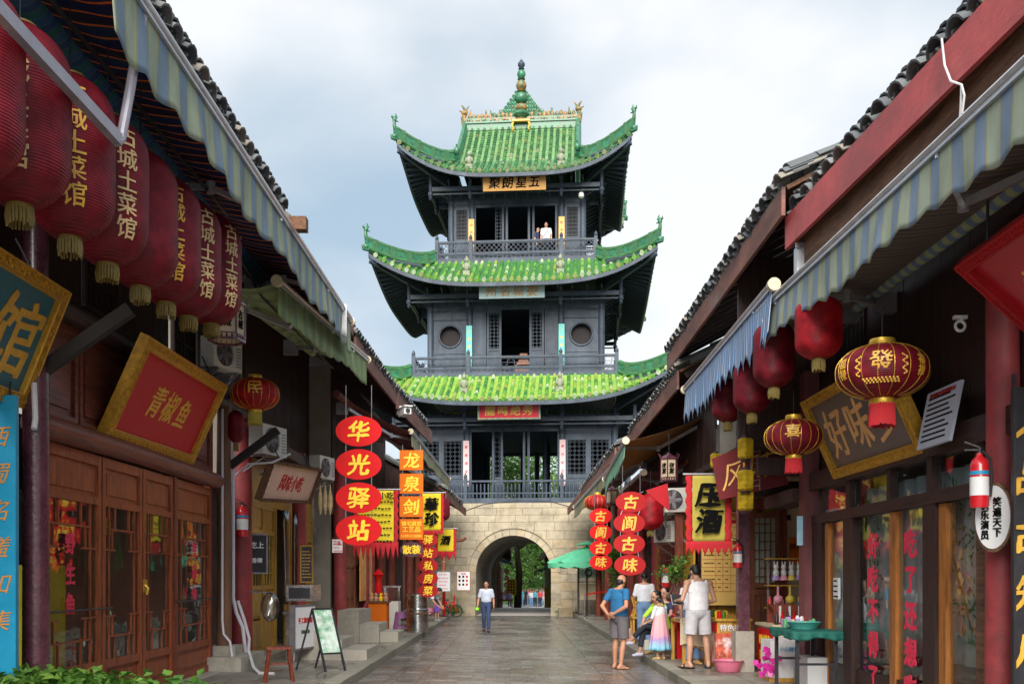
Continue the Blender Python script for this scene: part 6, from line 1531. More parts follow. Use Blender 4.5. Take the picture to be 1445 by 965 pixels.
A = [at(452, 865, 16.3), at(459, 863, 16.3), at(478, 936, 15.6), at(468, 936, 15.6)]
pa, pb_, pc, pd = V((-3.28, 16.05, 1.13)), V((-3.0, 16.25, 1.13)), V((-2.72, 15.95, .13)), V((-3.0, 15.75, .13))
MB().bar(pa, pd, .03).bar(pb_, pc, .03).bar(pa, pb_, .03).bar(pa.lerp(pd, .72), pb_.lerp(pc, .72), .03).build('frame', 'blackmetal', t)
b = MB(); q = [pa.lerp(pd, .02), pb_.lerp(pc, .02), pb_.lerp(pc, .71), pa.lerp(pd, .71)]; b.add(q+[p+V((.0, .02, .0)) for p in q], [(0, 1, 2, 3), (7, 6, 5, 4), (0, 4, 5, 1), (2, 6, 7, 3)]); b.build('board', mat('pale_green_menu', (.55, .66, .58), .3, .3, 9, second=(.05, .35, .12), secamt=.5), t)
MB().bar(pa, V((-3.55, 16.1, .13)), .025).bar(pb_, V((-3.3, 16.4, .13)), .025).build('back_leg', 'blackmetal', t)
t = thing('light_box', 'white light-box sign with red characters standing by the second column', 'sign', (-3.9, 17.4, .13))
p0, p1 = V((-3.86, 17.3, 0)), V((-3.62, 18.1, 0))
m = basis(((p0+p1)/2).xy.to_3d()+V((0, 0, .75)), p1-p0, (0, 0, 1)) @ Matrix.Scale(.82, 4)
MB().prism([(-.45, -.45), (.45, -.45), (.45, .45), (-.45, .45)], m, .1).build('box', 'white', t)
b = MB()
for x0, x1, z0, z1 in ((-.47, .47, .45, .49), (-.47, .47, -.49, -.45), (-.49, -.45, -.49, .49), (.45, .49, -.49, .49)): b.prism([(x0, z0), (x1, z0), (x1, z1), (x0, z1)], m @ Matrix.Translation((0, -.01, 0)), .12)
b.build('frame', 'greymetal', t)
text('手工酸辣粉', m @ Matrix.Translation((0, 0, .15)), .13, 'signred', t, bold=.03); text('凉面 米粉', m @ Matrix.Translation((0, 0, -.1)), .09, 'leaf', t)
for f in (-.4, .4): MB().bar(m @ V((f, .05, -.45)), m @ V((f, .05, -.73)), .03).build('leg', 'greymetal', t)
# plastic strip curtain with a scoop
b = MB(); b.grid(lambda i, j: V((-4.62+.04*sin(i*14), 19.9+.32*(i-.5)*(1-j*.35)+.1*j, 3.0-1.9*j)), 20, 8)
tag(b.build('plastic_curtain', glassmat('clear_plastic_strip', (.9, .92, .95), .35, .15), None, smooth=True, solid=.003), 'tied clear plastic strip curtain in the yellow doorway', 'curtain')
b = MB(); b.grid(lambda i, j: V((-4.6+.03*sin(i*9), 20.75+.25*(i-.5)+.05*j, 3.0-2.6*j)), 14, 8)
tag(b.build('plastic_curtain', 'clear_plastic_strip', None, smooth=True, solid=.003), 'second plastic strip hanging straight by the yellow wall', 'curtain')
t = thing('plastic_scoop', 'clear plastic basin hung on the yellow door by its rim', 'basin', tuple(at(381, 856, 17.4)))
c = at(381, 856, 17.4); MB().ell(c, (.17, .12, .26), 16, 10).build('bowl', 'clear_plastic_strip', t, smooth=True); MB().bar(c+V((-.6, .1, .28)), c+V((.05, .05, .25)), .025).build('rod', 'greymetal', t)
# steel cooker by the chalkboard
t = thing('steel_cooker', 'stainless steel cooking stand between the second column and the light box', 'cooker', (-4.1, 18.6, .13))
MB().bx(-4.25, -3.75, 18.4, 19.2, 1.2, 1.5).build('hood', 'steel', t); MB().bx(-4.3, -3.7, 18.35, 19.25, .95, 1.0).build('worktop', 'steel', t); MB().bx(-4.25, -3.75, 18.4, 19.2, .13, .95).build('cabinet', 'steel', t); MB().bx(-4.2, -3.8, 18.395, 18.4, 1.25, 1.45).build('window', 'blackmetal', t)
t = thing('corn_cobs', 'bundle of dried maize hung on the dark wall by the oval signs', 'bundle', tuple(at(458, 715, 19.5)))
for i in range(3):
    c = at(452+i*7, 705, 19.5); MB().lathe([(.01, -.3), (.05, -.12), (.045, .05), (.02, .2), (.01, .3)], c, 10).build('cob', mat('dry_husk', (.5, .38, .2), .8, .3, 12, bump=.6), t, smooth=True)
# big stockpot
t = thing('stock_pot', 'big two-tier steel steamer pot standing on the left kerb', 'pot', (-2.62, 27.1, .13))
MB().lathe([(.30, 0), (.30, .62), (.33, .64), (.30, .66)], (-2.62, 27.1, .13), 28).build('lower_pot', 'steel', t, smooth=True)
MB().lathe([(.29, .66), (.29, 1.02), (.31, 1.04), (.28, 1.05), (.02, 1.07)], (-2.62, 27.1, .13), 28).build('upper_pot', 'steel', t, smooth=True)
MB().lathe([(.305, .5), (.315, .52), (.305, .54)], (-2.62, 27.1, .13), 28).build('band', 'rawwood', t, smooth=True)
for s_ in (-1, 1): MB().tube([(-2.62+s_*.31, 27.05, .75), (-2.62+s_*.37, 27.05, .72), (-2.62+s_*.37, 27.05, .66), (-2.62+s_*.31, 27.05, .63)], .012, 6).build('handle', 'steel', t, smooth=True)
# bright doll stall
t = thing('souvenir_stand', 'orange souvenir stand with painted glow and a red-roofed doll, left', 'stall', (-3.9, 27.2, .13))
MB().bx(-3.95, -3.45, 26.9, 27.5, .13, .95).build('counter', 'signorange', t); MB().bx(-4.0, -3.4, 26.85, 27.55, .95, 1.0).build('counter_top', 'rawwood', t)
for i in range(12):
    c = V((-3.88+.13*(i % 4), 26.95+.15*(i//4), 1.0)); MB().lathe([(.05, 0), (.06, .08), (.03, .12), (.045, .17), (.01, .22)], c, 10).build('doll', RND.choice(('signorange', 'signred', 'yellow', 'skin')), t, smooth=True)
MB().lathe([(.08, .0), (.1, .25), (.06, .33), (.09, .45), (.16, .52), (.02, .68)], (-3.7, 27.1, 1.2), 14).build('red_doll', 'signred', t, smooth=True)
b = MB(); b.bx(-4.15, -4.12, 26.6, 28.9, 1.0, 2.5); b.build('back_board', mat('painted_glow_board', (.85, .35, .08), .5, .35, 7, second=(.9, .75, .3), secamt=.4), t)  # shop glow painted as orange and yellow colour, nothing emits
t = thing('glass_cabinet', 'small grey-white glass cabinet beside the purple stool', 'cabinet', (-3.5, 28.6, .13)); MB().bx(-3.75, -3.3, 28.4, 29.0, .13, .95).build('base', 'acwhite', t); MB().bx(-3.73, -3.32, 28.42, 28.98, .97, 1.35).build('glass_box', 'clear_plastic_strip', t); MB().bx(-3.76, -3.29, 28.39, 29.01, 1.35, 1.40).build('lid', 'steel', t)
# cross-beam sign frame by the gate
t = thing('crossbar_stand', 'dark red crossbar with upturned end and round lamp by the gate, left', 'frame', (-2.6, 38, .13))
MB().tube([(-3.9, 38.2, 3.08), (-2.1, 38.2, 3.08), (-1.9, 38.2, 3.1), (-1.8, 38.2, 3.2)], .06, 8).build('crossbar', 'oxbloody', t, smooth=True)
MB().bx(-2.72, -2.6, 38.15, 38.27, .13, 3.05).build('post', 'signdkred', t); text('\n'.join('古城名小吃牛肉面'), Matrix.Translation((-2.66, 38.15, 1.95)), .12, 'paleletter', t)
MB().ell((-2.62, 38.1, 3.32), (.2, .08, .2)).build('round_sign', 'ochre_glaze', t, smooth=True)
# toy bicycle and unicorn rocker by the gate
t = thing('bicycle', 'small red and black child bicycle leaning by the gate wall', 'bicycle', (-2.35, 37.2, .13)); 
for x in (-2.6, -2.12): MB().tube([(x+.22*cos(2*pi*i/20), 37.2, .36+.22*sin(2*pi*i/20)) for i in range(21)], .025, 6).build('wheel', 'blackmetal', t, smooth=True)
MB().tube([(-2.6, 37.2, .36), (-2.5, 37.2, .72), (-2.2, 37.2, .68), (-2.12, 37.2, .36)], .025, 6).tube([(-2.5, 37.2, .7), (-2.36, 37.2, .36), (-2.22, 37.2, .7), (-2.18, 37.2, .9)], .025, 6).build('frame', 'signred', t, smooth=True)
MB().bar((-2.55, 37.2, .78), (-2.4, 37.2, .78), .1, .05).build('saddle', 'blackmetal', t); MB().tube([(-2.18, 37.0, .92), (-2.2, 37.2, .95), (-2.18, 37.4, .92)], .018, 6).build('handlebar', 'signred', t)
t = thing('toy_unicorn', 'pink inflatable unicorn toy on the left pavement', 'toy', (-2.95, 34.5, .13))
blob('toy_body', [('e', (0, 0, .32), (.30, .16, .14)), ('c', (-.2, 0, .38), .09, (-.3, 0, .68), .075), ('e', (-.36, 0, .74), (.11, .06, .07)), ('c', (.25, 0, .35), .07, (.42, 0, .45), .05), ('c', (-.28, 0, .8), .02, (-.27, 0, .88), .01)], 'pink', t, .02)
# parasol, information board, rope post, stone block
t = thing('parasol', 'large green parasol standing by the gate, right', 'parasol', (2.95, 38.5, .13))
MB().tube([(2.95, 38.5, .13), (2.95, 38.5, 3.0)], .035, 10).build('pole', 'blackmetal', t)
n = 8
b = MB(); R_ = 1.6; cz = lambda f: 2.86-.62*f**1.2
b.grid(lambda i, j: V((2.98+R_*j*cos(2*pi*i)*(1-.05*abs(sin(n*pi*i))), 38.5+R_*j*sin(2*pi*i)*(1-.05*abs(sin(n*pi*i))), cz(j)-.10*abs(sin(n*pi*i))*j)), 48, 10); b.build('canopy', 'greencloth', t, solid=.005)
b = MB(); b.grid(lambda i, j: V((2.98+R_*.98*cos(2*pi*i), 38.5+R_*.98*sin(2*pi*i), cz(1)-.05-.14*j-.05*abs(sin(2*n*pi*i))*j)), 96, 2); b.build('canopy_edge', 'greencloth', t, solid=.004)
b = MB(); b.grid(lambda i, j: V((2.98+.5*j*cos(2*pi*i), 38.5+.5*j*sin(2*pi*i), 3.08-.16*j)), 32, 3); b.build('vent_cap', 'greencloth', t, solid=.005)
for i in range(8): a = 2*pi*i/8; MB().bar((2.98, 38.5, 2.8), (2.98+R_*.95*cos(a), 38.5+R_*.95*sin(a), cz(1)+.0), .02).build('rib', 'blackmetal', t)
t = thing('information_board', 'tall dark metal notice board with cream panel and round emblem by the gate', 'sign', (2.95, 39.2, .13))
for x in (2.66, 3.46): MB().bx(x-.04, x+.04, 39.16, 39.24, .13, 2.0).build('post', 'blackmetal', t)
MB().bx(2.7, 3.42, 39.17, 39.23, 1.62, 2.0).build('top_panel', 'white', t); MB().bx(2.72, 3.40, 39.175, 39.225, .75, 1.40).build('panel', 'creamwall', t)
for k in range(4): MB().bx(2.7, 3.42, 39.18, 39.22, 1.43+k*.05, 1.45+k*.05).build('bar', 'blackmetal', t)
MB().tube([(3.06, 39.168, 1.82), (3.06, 39.15, 1.82)], .17, 24).build('emblem', mat('dark_green_emblem', (.01, .12, .07), .4, .1, 5), t); text('88', Matrix.Translation((3.06, 39.148, 1.82)), .2, 'white', t, shear=.3)
b = MB()
for sx in (-1, 1):
    for k in range(3): b.bx(3.06+sx*(.21+k*.045)-.008, 3.06+sx*(.21+k*.045)+.008, 39.16, 39.17, 1.68+.03*k, 1.96-.03*k)
b.build('fret_pattern', 'blackmetal', t, stuff=True)
t = thing('queue_post', 'slim chrome queue post with red belt by the notice board', 'post', (2.68, 36.0, .13)); MB().lathe([(.14, 0), (.14, .02), (.03, .04), (.025, .9), (.035, .92)], (2.68, 36, .13), 14).build('post', 'steel', t, smooth=True); MB().bar((2.7, 36, 1.0), (3.5, 36.3, 1.14), .01, .05).build('belt', 'signred', t)
# planter and greenery at the right
def leafcluster(name, label, c, r, n, size, parent=None, m='leaf', cat='plant', zmin=None, seed=0, droop=0):
    rs = random.Random(seed+int(c[0]*10)); b = MB(); c = V(c); cl = []
    for i in range(max(3, n//60)): cl.append(V((rs.gauss(0, .45)*r[0], rs.gauss(0, .45)*r[1], rs.gauss(0, .4)*r[2])))
    for i in range(n):
        q = rs.choice(cl); p = c+q+V((rs.gauss(0, .26)*r[0], rs.gauss(0, .26)*r[1], rs.gauss(0, .24)*r[2]))
        if zmin is not None and p.z < zmin: p.z = zmin+rs.random()*.1
        d = V((rs.uniform(-1, 1), rs.uniform(-1, 1), rs.uniform(-.8, .5)-droop)).normalized()*size*rs.uniform(.6, 1.3); s_ = d.cross(V((rs.uniform(-1, 1), rs.uniform(-1, 1), 1))).normalized()*d.length*.33; u = s_.cross(d).normalized()*d.length*.12
        b.add([p, p+d*.5+s_+u, p+d, p+d*.5-s_+u], [(0, 1, 2), (0, 2, 3)], min(1, max(0, rs.gauss(.5, .28)+q.z/r[2]*.25)))  # clumps higher in the plant get paler leaves
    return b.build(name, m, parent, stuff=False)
def shrub(name, label, c, r, n, size, cat='plant', pot=None, zmin=None, seed=0, stems=7):
    t = thing(name, label, cat, (c[0], c[1], zmin if zmin is not None else c[2]-r[2])); b = MB(); rs = random.Random(seed)
    z0 = (zmin if zmin is not None else c[2]-r[2])
    for i in range(stems): e_ = V((c[0]+rs.gauss(0, .4)*r[0], c[1]+rs.gauss(0, .4)*r[1], c[2]+rs.gauss(0, .3)*r[2])); b.tube([V((c[0]+rs.gauss(0, .08), c[1], z0)), (V((c[0], c[1], z0))+e_)/2+V((rs.gauss(0, .04), 0, .05)), e_], [.014, .01, .005], 5)
    b.build('stems', 'bark', t, smooth=True)
    o = leafcluster('foliage', '', c, r, n, size, t, seed=seed); 
    if pot: MB().lathe([(pot*.7, 0), (pot, .3), (pot*1.08, .34), (pot*.9, .34), (pot*.85, .28)], (c[0], c[1], z0-.32), 20).build('pot', 'rawwood', t, smooth=True)
    return t
shrub('shrub', 'leafy green shrub at the foot of the lattice doors, bottom left corner', (-4.4, 9.25, .56), (1.0, .40, .17), 3800, .12, 'shrub', seed=4, stems=16)
shrub('climbing_plant', 'climbing green plant beside the small red ovals, right', (3.35, 31.0, 1.95), (.42, .3, .75), 1600, .10, 'plant', seed=7)
shrub('potted_plant', 'thin leafy plant in front of the mustard banner post', (2.95, 17.4, 1.78), (.26, .2, .28), 420, .07, 'plant', seed=9, zmin=1.3)
shrub('weeds', 'patch of weeds at the foot of the gate, left corner', (-2.6, 40.9, .32), (.5, .25, .2), 700, .08, 'plant', seed=12, zmin=.12)
shrub('weeds', 'thin weeds at the foot of the gate, right corner', (2.3, 41.2, .12), (.5, .12, .1), 250, .06, 'plant', seed=13, zmin=.01)
# ---- goods in the right recess
t = thing('food_counter', 'snack counter with photo panels of red dishes beside the tan board', 'counter', (3.6, 16.8, .13))
MB().bx(3.42, 3.98, 16.3, 18.1, .13, .92).build('cabinet', 'yellowwood', t); MB().bx(3.38, 4.0, 16.25, 18.15, .92, .96).build('counter_top', 'yellowwood', t)
fp = mat('food_photo_panel', (.75, .12, .06), .4, .6, 11, second=(.85, .75, .75), secamt=.5); fb_ = mat('blue_photo_panel', (.25, .45, .75), .4, .5, 9, second=(.85, .8, .8), secamt=.6)
MB().bx(3.40, 3.415, 17.25, 18.1, .2, .72).build('photo_panel', fb_, t); MB().bx(3.40, 3.415, 16.3, 17.2, .2, .72).build('photo_panel', fp, t); MB().bx(3.40, 3.415, 16.3, 18.1, .74, .88).build('title_strip', 'signred', t); MB().bx(3.42, 3.98, 16.285, 16.3, .2, .72).build('photo_panel', fp, t)
text('特色美食', Matrix.Translation((3.7, 16.285, .81)), .12, 'white', t, bold=.03)
for i in range(8): MB().lathe([(.04, 0), (.045, .1), (.03, .12)], (3.5+.07*(i % 3), 16.5+.2*(i//2), .96), 10).build('jar', RND.choice(('signred', 'leaf', 'yellow')), t, smooth=True)
t = thing('wooden_trestle', 'honey-coloured wooden table with a pale cloth behind the man in the white vest', 'table', (3.2, 17.3, .13))
MB().bx(2.95, 3.4, 16.9, 18.2, .85, .9).build('table_top', 'yellowwood', t)
for x in (2.98, 3.36):
    for y in (16.95, 18.15): MB().bx(x-.03, x+.03, y-.03, y+.03, .13, .85).build('leg', 'yellowwood', t)
MB().bar((2.96, 16.94, .35), (3.38, 16.94, .6), .05, .03).bar((2.96, 16.93, .6), (3.38, 16.93, .35), .05, .03).build('brace', 'yellowwood', t)
b = MB(); b.grid(lambda i, j: V((2.9+.55*i, 16.86-.03*sin(i*9)*j, .93-.45*j+.03*sin(i*7))), 14, 6); b.grid(lambda i, j: V((2.9+.55*i, 16.86+.7*j, .93+.02*sin(i*7+j*5))), 14, 6); tag(b.build('cloth', mat('cream_cloth', (.75, .62, .42), .8, .1, 6, transl=.2), None, smooth=True), 'cream cloth draped over the honey-coloured trestle', 'cloth')
t = thing('pink_basin', 'translucent pink plastic basin on the pavement by the snack counter', 'basin', (3.5, 15.85, .13))
prof = [(.17, 0), (.19, .02), (.225, .17), (.25, .185), (.235, .19), (.215, .17), (.18, .03)]; MB().lathe(prof, (3.48, 15.75, .13), 28).build('basin', 'pink', t, smooth=True)
t = thing('display_counter', 'low counter with red front and yellow characters, right recess', 'counter', (4.2, 15.4, .13))
MB().bx(4.02, 4.5, 15.0, 15.95, .16, .88).build('cabinet', 'acwhite', t); MB().bx(3.98, 4.55, 14.95, 16.0, .88, .92).build('counter_top', 'creamwall', t)
MB().bx(4.0, 4.02, 15.05, 15.92, .24, .84).build('red_panel', 'signred', t); mm = Matrix.Translation((4.0, 15.48, .66)) @ Matrix.Rotation(RS, 4, 'Z'); text('阆中特产', mm, .17, 'yellow', t, bold=.03); text('手工张飞', mm @ Matrix.Translation((0, 0, -.24)), .17, 'yellow', t, bold=.03)
t = thing('folding_table', 'black-legged table under a dark green cloth with toys, right', 'table', (4.0, 13.2, .13))
for x, y in ((3.72, 12.75), (3.72, 13.75), (4.22, 12.75), (4.22, 13.75)): MB().bx(x-.022, x+.022, y-.022, y+.022, .13, .9).build('leg', 'blackmetal', t)
for y in (12.75, 13.75): MB().bx(3.74, 4.2, y-.015, y+.015, .5, .53).build('stretcher', 'blackmetal', t)
MB().bx(3.68, 4.26, 12.7, 13.8, .9, .93).build('table_top', 'blackmetal', t)
b = MB(); b.grid(lambda i, j: V((3.64+.66*i, 12.66+1.18*j, .945+.006*sin(i*20+j*13))), 20, 20); 
for (fx, fy) in ((0, 1), (1, 0)):
    b.grid((lambda i, j: V((3.64-.02*sin(i*25)*j, 12.66+1.18*i, .945-.10*j-.02*sin(i*11)*j))) if fx == 0 else (lambda i, j: V((3.64+.66*i, 12.66-.02*sin(i*25)*j, .945-.10*j-.02*sin(i*9)*j))), 30, 4)
tag(b.build('table_cloth', 'teal', None, smooth=True, solid=.004), 'dark green cloth over the black-legged table', 'cloth')
t = thing('plastic_tray', 'turquoise plastic basin of small goods on the green cloth', 'basin', (3.95, 13.3, .95)); MB().lathe([(.16, 0), (.22, .09), (.235, .095), (.21, .08), (.15, .02)], (3.95, 13.25, .952), 24).build('basin', mat('turquoise_plastic', (.15, .62, .55), .35, .1, 5, transl=.2), t, smooth=True)
gm = [mat('toy_'+n_, c_, .45, .1, 6, bump=0) for n_, c_ in (('red', (.7, .05, .05)), ('white', (.8, .8, .8)), ('pink', (.85, .35, .45)), ('lilac', (.5, .35, .7)), ('yellow', (.85, .65, .1)), ('blue', (.15, .35, .7)), ('green', (.15, .45, .2)))]
for i in range(16): MB().ell((3.95+jit(.13), 13.25+jit(.13), 1.0+jit(.02)), (.035, .03, .025), 8, 6).build('trinket', RND.choice(gm), t, smooth=True)
t = thing('trinket_pile', 'heap of small coloured boxes and bottles beside the turquoise basin', 'toys', (3.95, 13.6, .95))
for i in range(18): c = (3.75+RND.random()*.45, 13.5+RND.random()*.3, .955); h = RND.uniform(.05, .14); (MB().lathe([(.03, 0), (.03, h), (.012, h+.03)], c, 8) if i % 2 else MB().bx(c[0]-.03, c[0]+.03, c[1]-.03, c[1]+.03, c[2], c[2]+h)).build('trinket', RND.choice(gm), t, smooth=False)
t = thing('white_boxes', 'stacked white cartons under the black-legged table', 'carton', (4.0, 14.5, .13))
MB().bx(3.78, 4.4, 14.3, 14.85, .18, .72).build('carton', 'white', t); text('小心轻放', Matrix.Translation((4.05, 14.3, .6)), .07, 'blueboard', t); MB().bx(3.75, 4.42, 14.25, 14.9, .12, .18).build('pallet', 'yellowwood', t)
o = tag(MB().bx(4.05, 4.5, 13.4, 13.9, .13, .55).build('carton', 'white', None), 'single white carton behind the black table leg', 'carton')
t = thing('wrapped_bouquet', 'magenta plastic-wrapped toy bundle leaning on the white carton', 'toy', (3.7, 14.35, .3))
for i in range(26): c = V((3.70+jit(.12), 14.2+jit(.07), .42+jit(.14))); d = V((jit(1), jit(1), jit(1))).normalized()*.09; s_ = d.cross(V((0, 1, .3)))*.6; MB().add([c, c+d+s_, c+d*1.5, c+d-s_], [(0, 1, 2, 3)]).build('ribbon', mat('magenta_film', (.85, .05, .45), .25, .2, 8, bump=0, transl=.3), t)
t = thing('toy_rack', 'wire rack of soft toys and lanterns against the cream wall', 'rack', (5.0, 16.2, .13))
for x in (4.35, 5.2): MB().bx(x-.015, x+.015, 16.6, 16.63, .13, 2.1).build('upright', 'greymetal', t)
for z in (1.12, 1.5, 1.95): MB().bx(4.3, 5.25, 16.4, 16.7, z, z+.02).build('shelf', 'yellowwood', t)
for i in range(7):
    c = V((4.42+i*.13, 16.38, 1.72)); col = gm[(3, 2, 4, 3, 2, 4, 5)[i]]; MB().ell(c, (.05, .05, .07), 10, 8).ell(c+V((0, 0, .1)), (.045, .04, .05), 10, 8).ell(c+V((-.025, 0, .165)), (.012, .01, .035), 6, 5).ell(c+V((.025, 0, .165)), (.012, .01, .035), 6, 5).build('soft_toy', gm[1], t, smooth=True)
    MB().lathe([(.07, -.1), (.05, -.03), (.02, .0)], c+V((0, 0, -.02)), 10).build('toy_skirt', col, t, smooth=True)
for i in range(4): c = V((4.45+i*.2, 16.36, 1.28)); MB().ell(c, (.075, .07, .075), 12, 8).tube([c+V((0, 0, .07)), c+V((0, 0, .22))], .02, 6).tube([c+V((0, 0, -.07)), c+V((0, 0, -.2))], .015, 6).build('hanging_ball', gm[(2, 4, 4, 1)[i]], t, smooth=True)
for i in range(9): c = V((4.35+i*.1, 16.5, 1.14)); MB().lathe([(.035, 0), (.035, .12), (.015, .15), (.015, .19)], c, 8).build('bottle', gm[i % 7], t, smooth=True)
t = thing('bottle_rack', 'dark red slatted rack of bottles on the low counter', 'rack', (4.25, 15.5, .92))
MB().bx(4.1, 4.5, 15.3, 15.34, .92, 1.22).bx(4.1, 4.5, 15.7, 15.74, .92, 1.22).bx(4.1, 4.12, 15.34, 15.7, 1.18, 1.22).build('frame', 'oxblood', t)
for i in range(6): MB().bx(4.1+i*.075, 4.13+i*.075, 15.28, 15.3, .94, 1.2).build('slat', 'white' if i % 2 else 'oxblood', t)
for i in range(5): MB().lathe([(.03, 0), (.032, .12), (.012, .16), (.012, .2)], (4.08+.09*i, 15.08, .92), 10).build('sauce_bottle', 'signred' if i % 2 else 'blackmetal', t, smooth=True)
board('small orange card with black characters on the cream wall', (5.35, 18.42, 2.15), .24, .5, 'signorange', [('玫瑰', 0, .08, .12, 'inkblack')])
board('tiny black label plate on the cream wall', (5.1, 18.41, 2.92-.15), .30, .1, 'blackmetal', [('出口', 0, 0, .06, 'goldflat')])
board('small pale blue surfboard-shaped tag on the plum corner post', (4.16, 14.1, 2.32), .10, .42, mat('sky_tag', (.35, .6, .75), .4, .2, 8), [], rz=-.4)
# chairs and bamboo rack by the women
t = thing('bamboo_chair', 'folded bamboo chairs stacked beside the standing woman', 'chair', (2.95, 22.6, .13))
for k in range(3):
    x = 2.78+k*.14
    for y in (22.4, 22.75): MB().bar((x, y, .75), (x+.18, y, 1.28), .035).bar((x+.2, y, .45), (x, y, 1.2), .03).build('rail', 'yellowwood', t)
    for i in range(4): MB().bar((x+.03+i*.04, 22.4, .85+i*.1), (x+.03+i*.04, 22.75, .85+i*.1), .02).build('slat', 'yellowwood', t)
MB().bx(2.75, 3.25, 22.3, 22.85, .70, .75).build('seat', 'yellowwood', t)
for x in (2.78, 3.22):
    for y in (22.35, 22.8): MB().bx(x-.02, x+.02, y-.02, y+.02, .13, .7).build('leg', 'yellowwood', t)
for lab, c, mm_ in (('low plastic chair under the seated women', (2.98, 19.35, .13), 'redrail'), ('second low plastic chair behind, half hidden by the girl', (3.15, 20.1, .13), 'signred')):
    t = thing('plastic_chair', lab, 'chair', c)
    MB().bx(-.19, .19, -.19, .19, .40, .44).build('seat', mm_, t, world=False)
    for sx in (-1, 1):
        for sy in (-1, 1): MB().bar((sx*.16, sy*.16, .4), (sx*.2, sy*.2, 0), .03).build('leg', 'greymetal', t, world=False)
    MB().bar((.18, -.17, .44), (.24, -.17, .8), .03).bar((.18, .17, .44), (.24, .17, .8), .03).bx(.2, .23, -.18, .18, .62, .8).build('backrest', mm_, t, world=False)
o = tag(MB().bx(2.78, 3.05, 20.5, 20.9, .13, .32).build('grey_box', 'acwhite', None), 'small grey box on the pavement beneath the bamboo rack', 'box')
t = thing('low_red_table', 'red-skirted snack table behind the man in the white vest', 'table', (3.2, 18.3, .13)); MB().bx(3.08, 3.36, 18.25, 18.4, .13, .85).build('skirt', 'signred', t); MB().bx(3.05, 3.4, 18.2, 18.42, .85, .9).build('table_top', 'white', t); MB().ell((3.2, 18.3, .95), (.14, .1, .1)).build('wrapped_food', 'clear_plastic_strip', t, smooth=True)
t = thing('stone_block', 'low rough stone block on the right pavement before the gate wall', 'stone', (2.4, 39.9, 0))
MB().bx(1.95, 2.55, 40.9, 41.6, 0, .35).build('block', 'stone', t)
# ================================================================ PEOPLE
# local frame: facing -Y, the person's left is +X, heights for a 1.70 m adult
def hand(pr, w, d, n, curl=.5, s=1.0, side=1):
    """palm, four unequal bent fingers and a thumb; d = along the hand, n = out of the back of the hand"""
    w, d, n = V(w), V(d).normalized(), V(n); n = (n-d*n.dot(d)).normalized(); x = d.cross(n)*side
    M3 = Matrix((x, d, n)).transposed(); pr.append(('e', w+d*.045*s, (.040*s, .052*s, .016*s), M3)); pr.append(('c', w-d*.01, .024*s, w+d*.03*s, .026*s))
    for i, L in enumerate((.066, .076, .070, .055)):
        b0 = w+d*.082*s+x*(.028-.0185*i)*s; d1 = (d-n*curl*.7).normalized(); b1 = b0+d1*L*.5*s; d2 = (d-n*curl*2.0).normalized(); b2 = b1+d2*L*.5*s
        pr.append(('c', b0-d*.02*s, .0095*s, b1, .0088*s)); pr.append(('c', b1, .0088*s, b2, .007*s))
    t0 = w+d*.02*s+x*.032*s; t1 = t0+(d*.6+x*.75-n*.25).normalized()*.035*s; t2 = t1+(d*.9+x*.2-n*.4).normalized()*.03*s
    pr.append(('c', t0, .012*s, t1, .010*s)); pr.append(('c', t1, .010*s, t2, .008*s))
def foot(pr, a, yaw, s=1.0):
    a = V(a); d = V((sin(yaw), -cos(yaw), 0)); z = V((a.x, a.y, 0))
    pr += [('c', a+V((0, 0, .0)), .038*s, z-d*.045*s+V((0, 0, .036*s)), .034*s), ('c', z-d*.045*s+V((0, 0, .034*s)), .034*s, z+d*.07*s+V((0, 0, .034*s)), .034*s), ('c', a, .036*s, z+d*.08*s+V((0, 0, .032*s)), .03*s), ('e', z+d*.12*s+V((0, 0, .022*s)), (.045*s, .05*s, .02*s))]
    x = d.cross(V((0, 0, 1)))
    for i in range(5): q = z+d*(.155-.008*abs(i-1))*s+x*(.034-.017*i)*s*(1)+V((0, 0, .016*s)); pr.append(('e', q, (.0105*s, .016*s, .0105*s)))
def face(t, hc, hd, up, s=1.0):
    """eyes, brows and mouth on a head centred at hc looking along hd"""
    hc, hd, up = V(hc), V(hd).normalized(), V(up); x = hd.cross(up).normalized(); u = x.cross(hd)
    e = MB(); m = MB(); br = MB()
    for k in (-1, 1):
        e.ell(hc+hd*.088*s+x*k*.031*s+u*.012*s, (.012*s, .008*s, .007*s), 8, 6); br.bar(hc+hd*.094*s+x*k*.017*s+u*.033*s, hc+hd*.086*s+x*k*.047*s+u*.034*s, .008*s, .006*s)
    m.bar(hc+hd*.093*s-x*.02*s-u*.058*s, hc+hd*.093*s+x*.02*s-u*.058*s, .008*s, .008*s)
    e.build('eyes', 'hair', t, world=False); br.build('eyebrows', 'hair', t, world=False); m.build('mouth', mat('lips', (.35, .10, .08), .5, .1, 5), t, world=False)
def head_prims(hc, hd, up, s=1.0):
    hc, hd, up = V(hc), V(hd).normalized(), V(up).normalized(); x = hd.cross(up).normalized(); u = x.cross(hd).normalized(); M3 = Matrix((x, hd, u)).transposed()
    p = [('e', hc+u*.02*s, (.076*s, .094*s, .098*s), M3), ('e', hc+hd*.022*s-u*.045*s, (.058*s, .070*s, .068*s), M3), ('c', hc+hd*.06*s-u*.085*s, .026*s, hc+hd*.055*s-u*.08*s, .03*s), ('c', hc+hd*.088*s+u*.01*s, .010*s, hc+hd*.106*s-u*.022*s, .015*s)]
    for k in (-1, 1): p.append(('e', hc+x*k*.078*s-hd*.005*s, (.012*s, .02*s, .03*s), M3))
    return p, M3, x, u
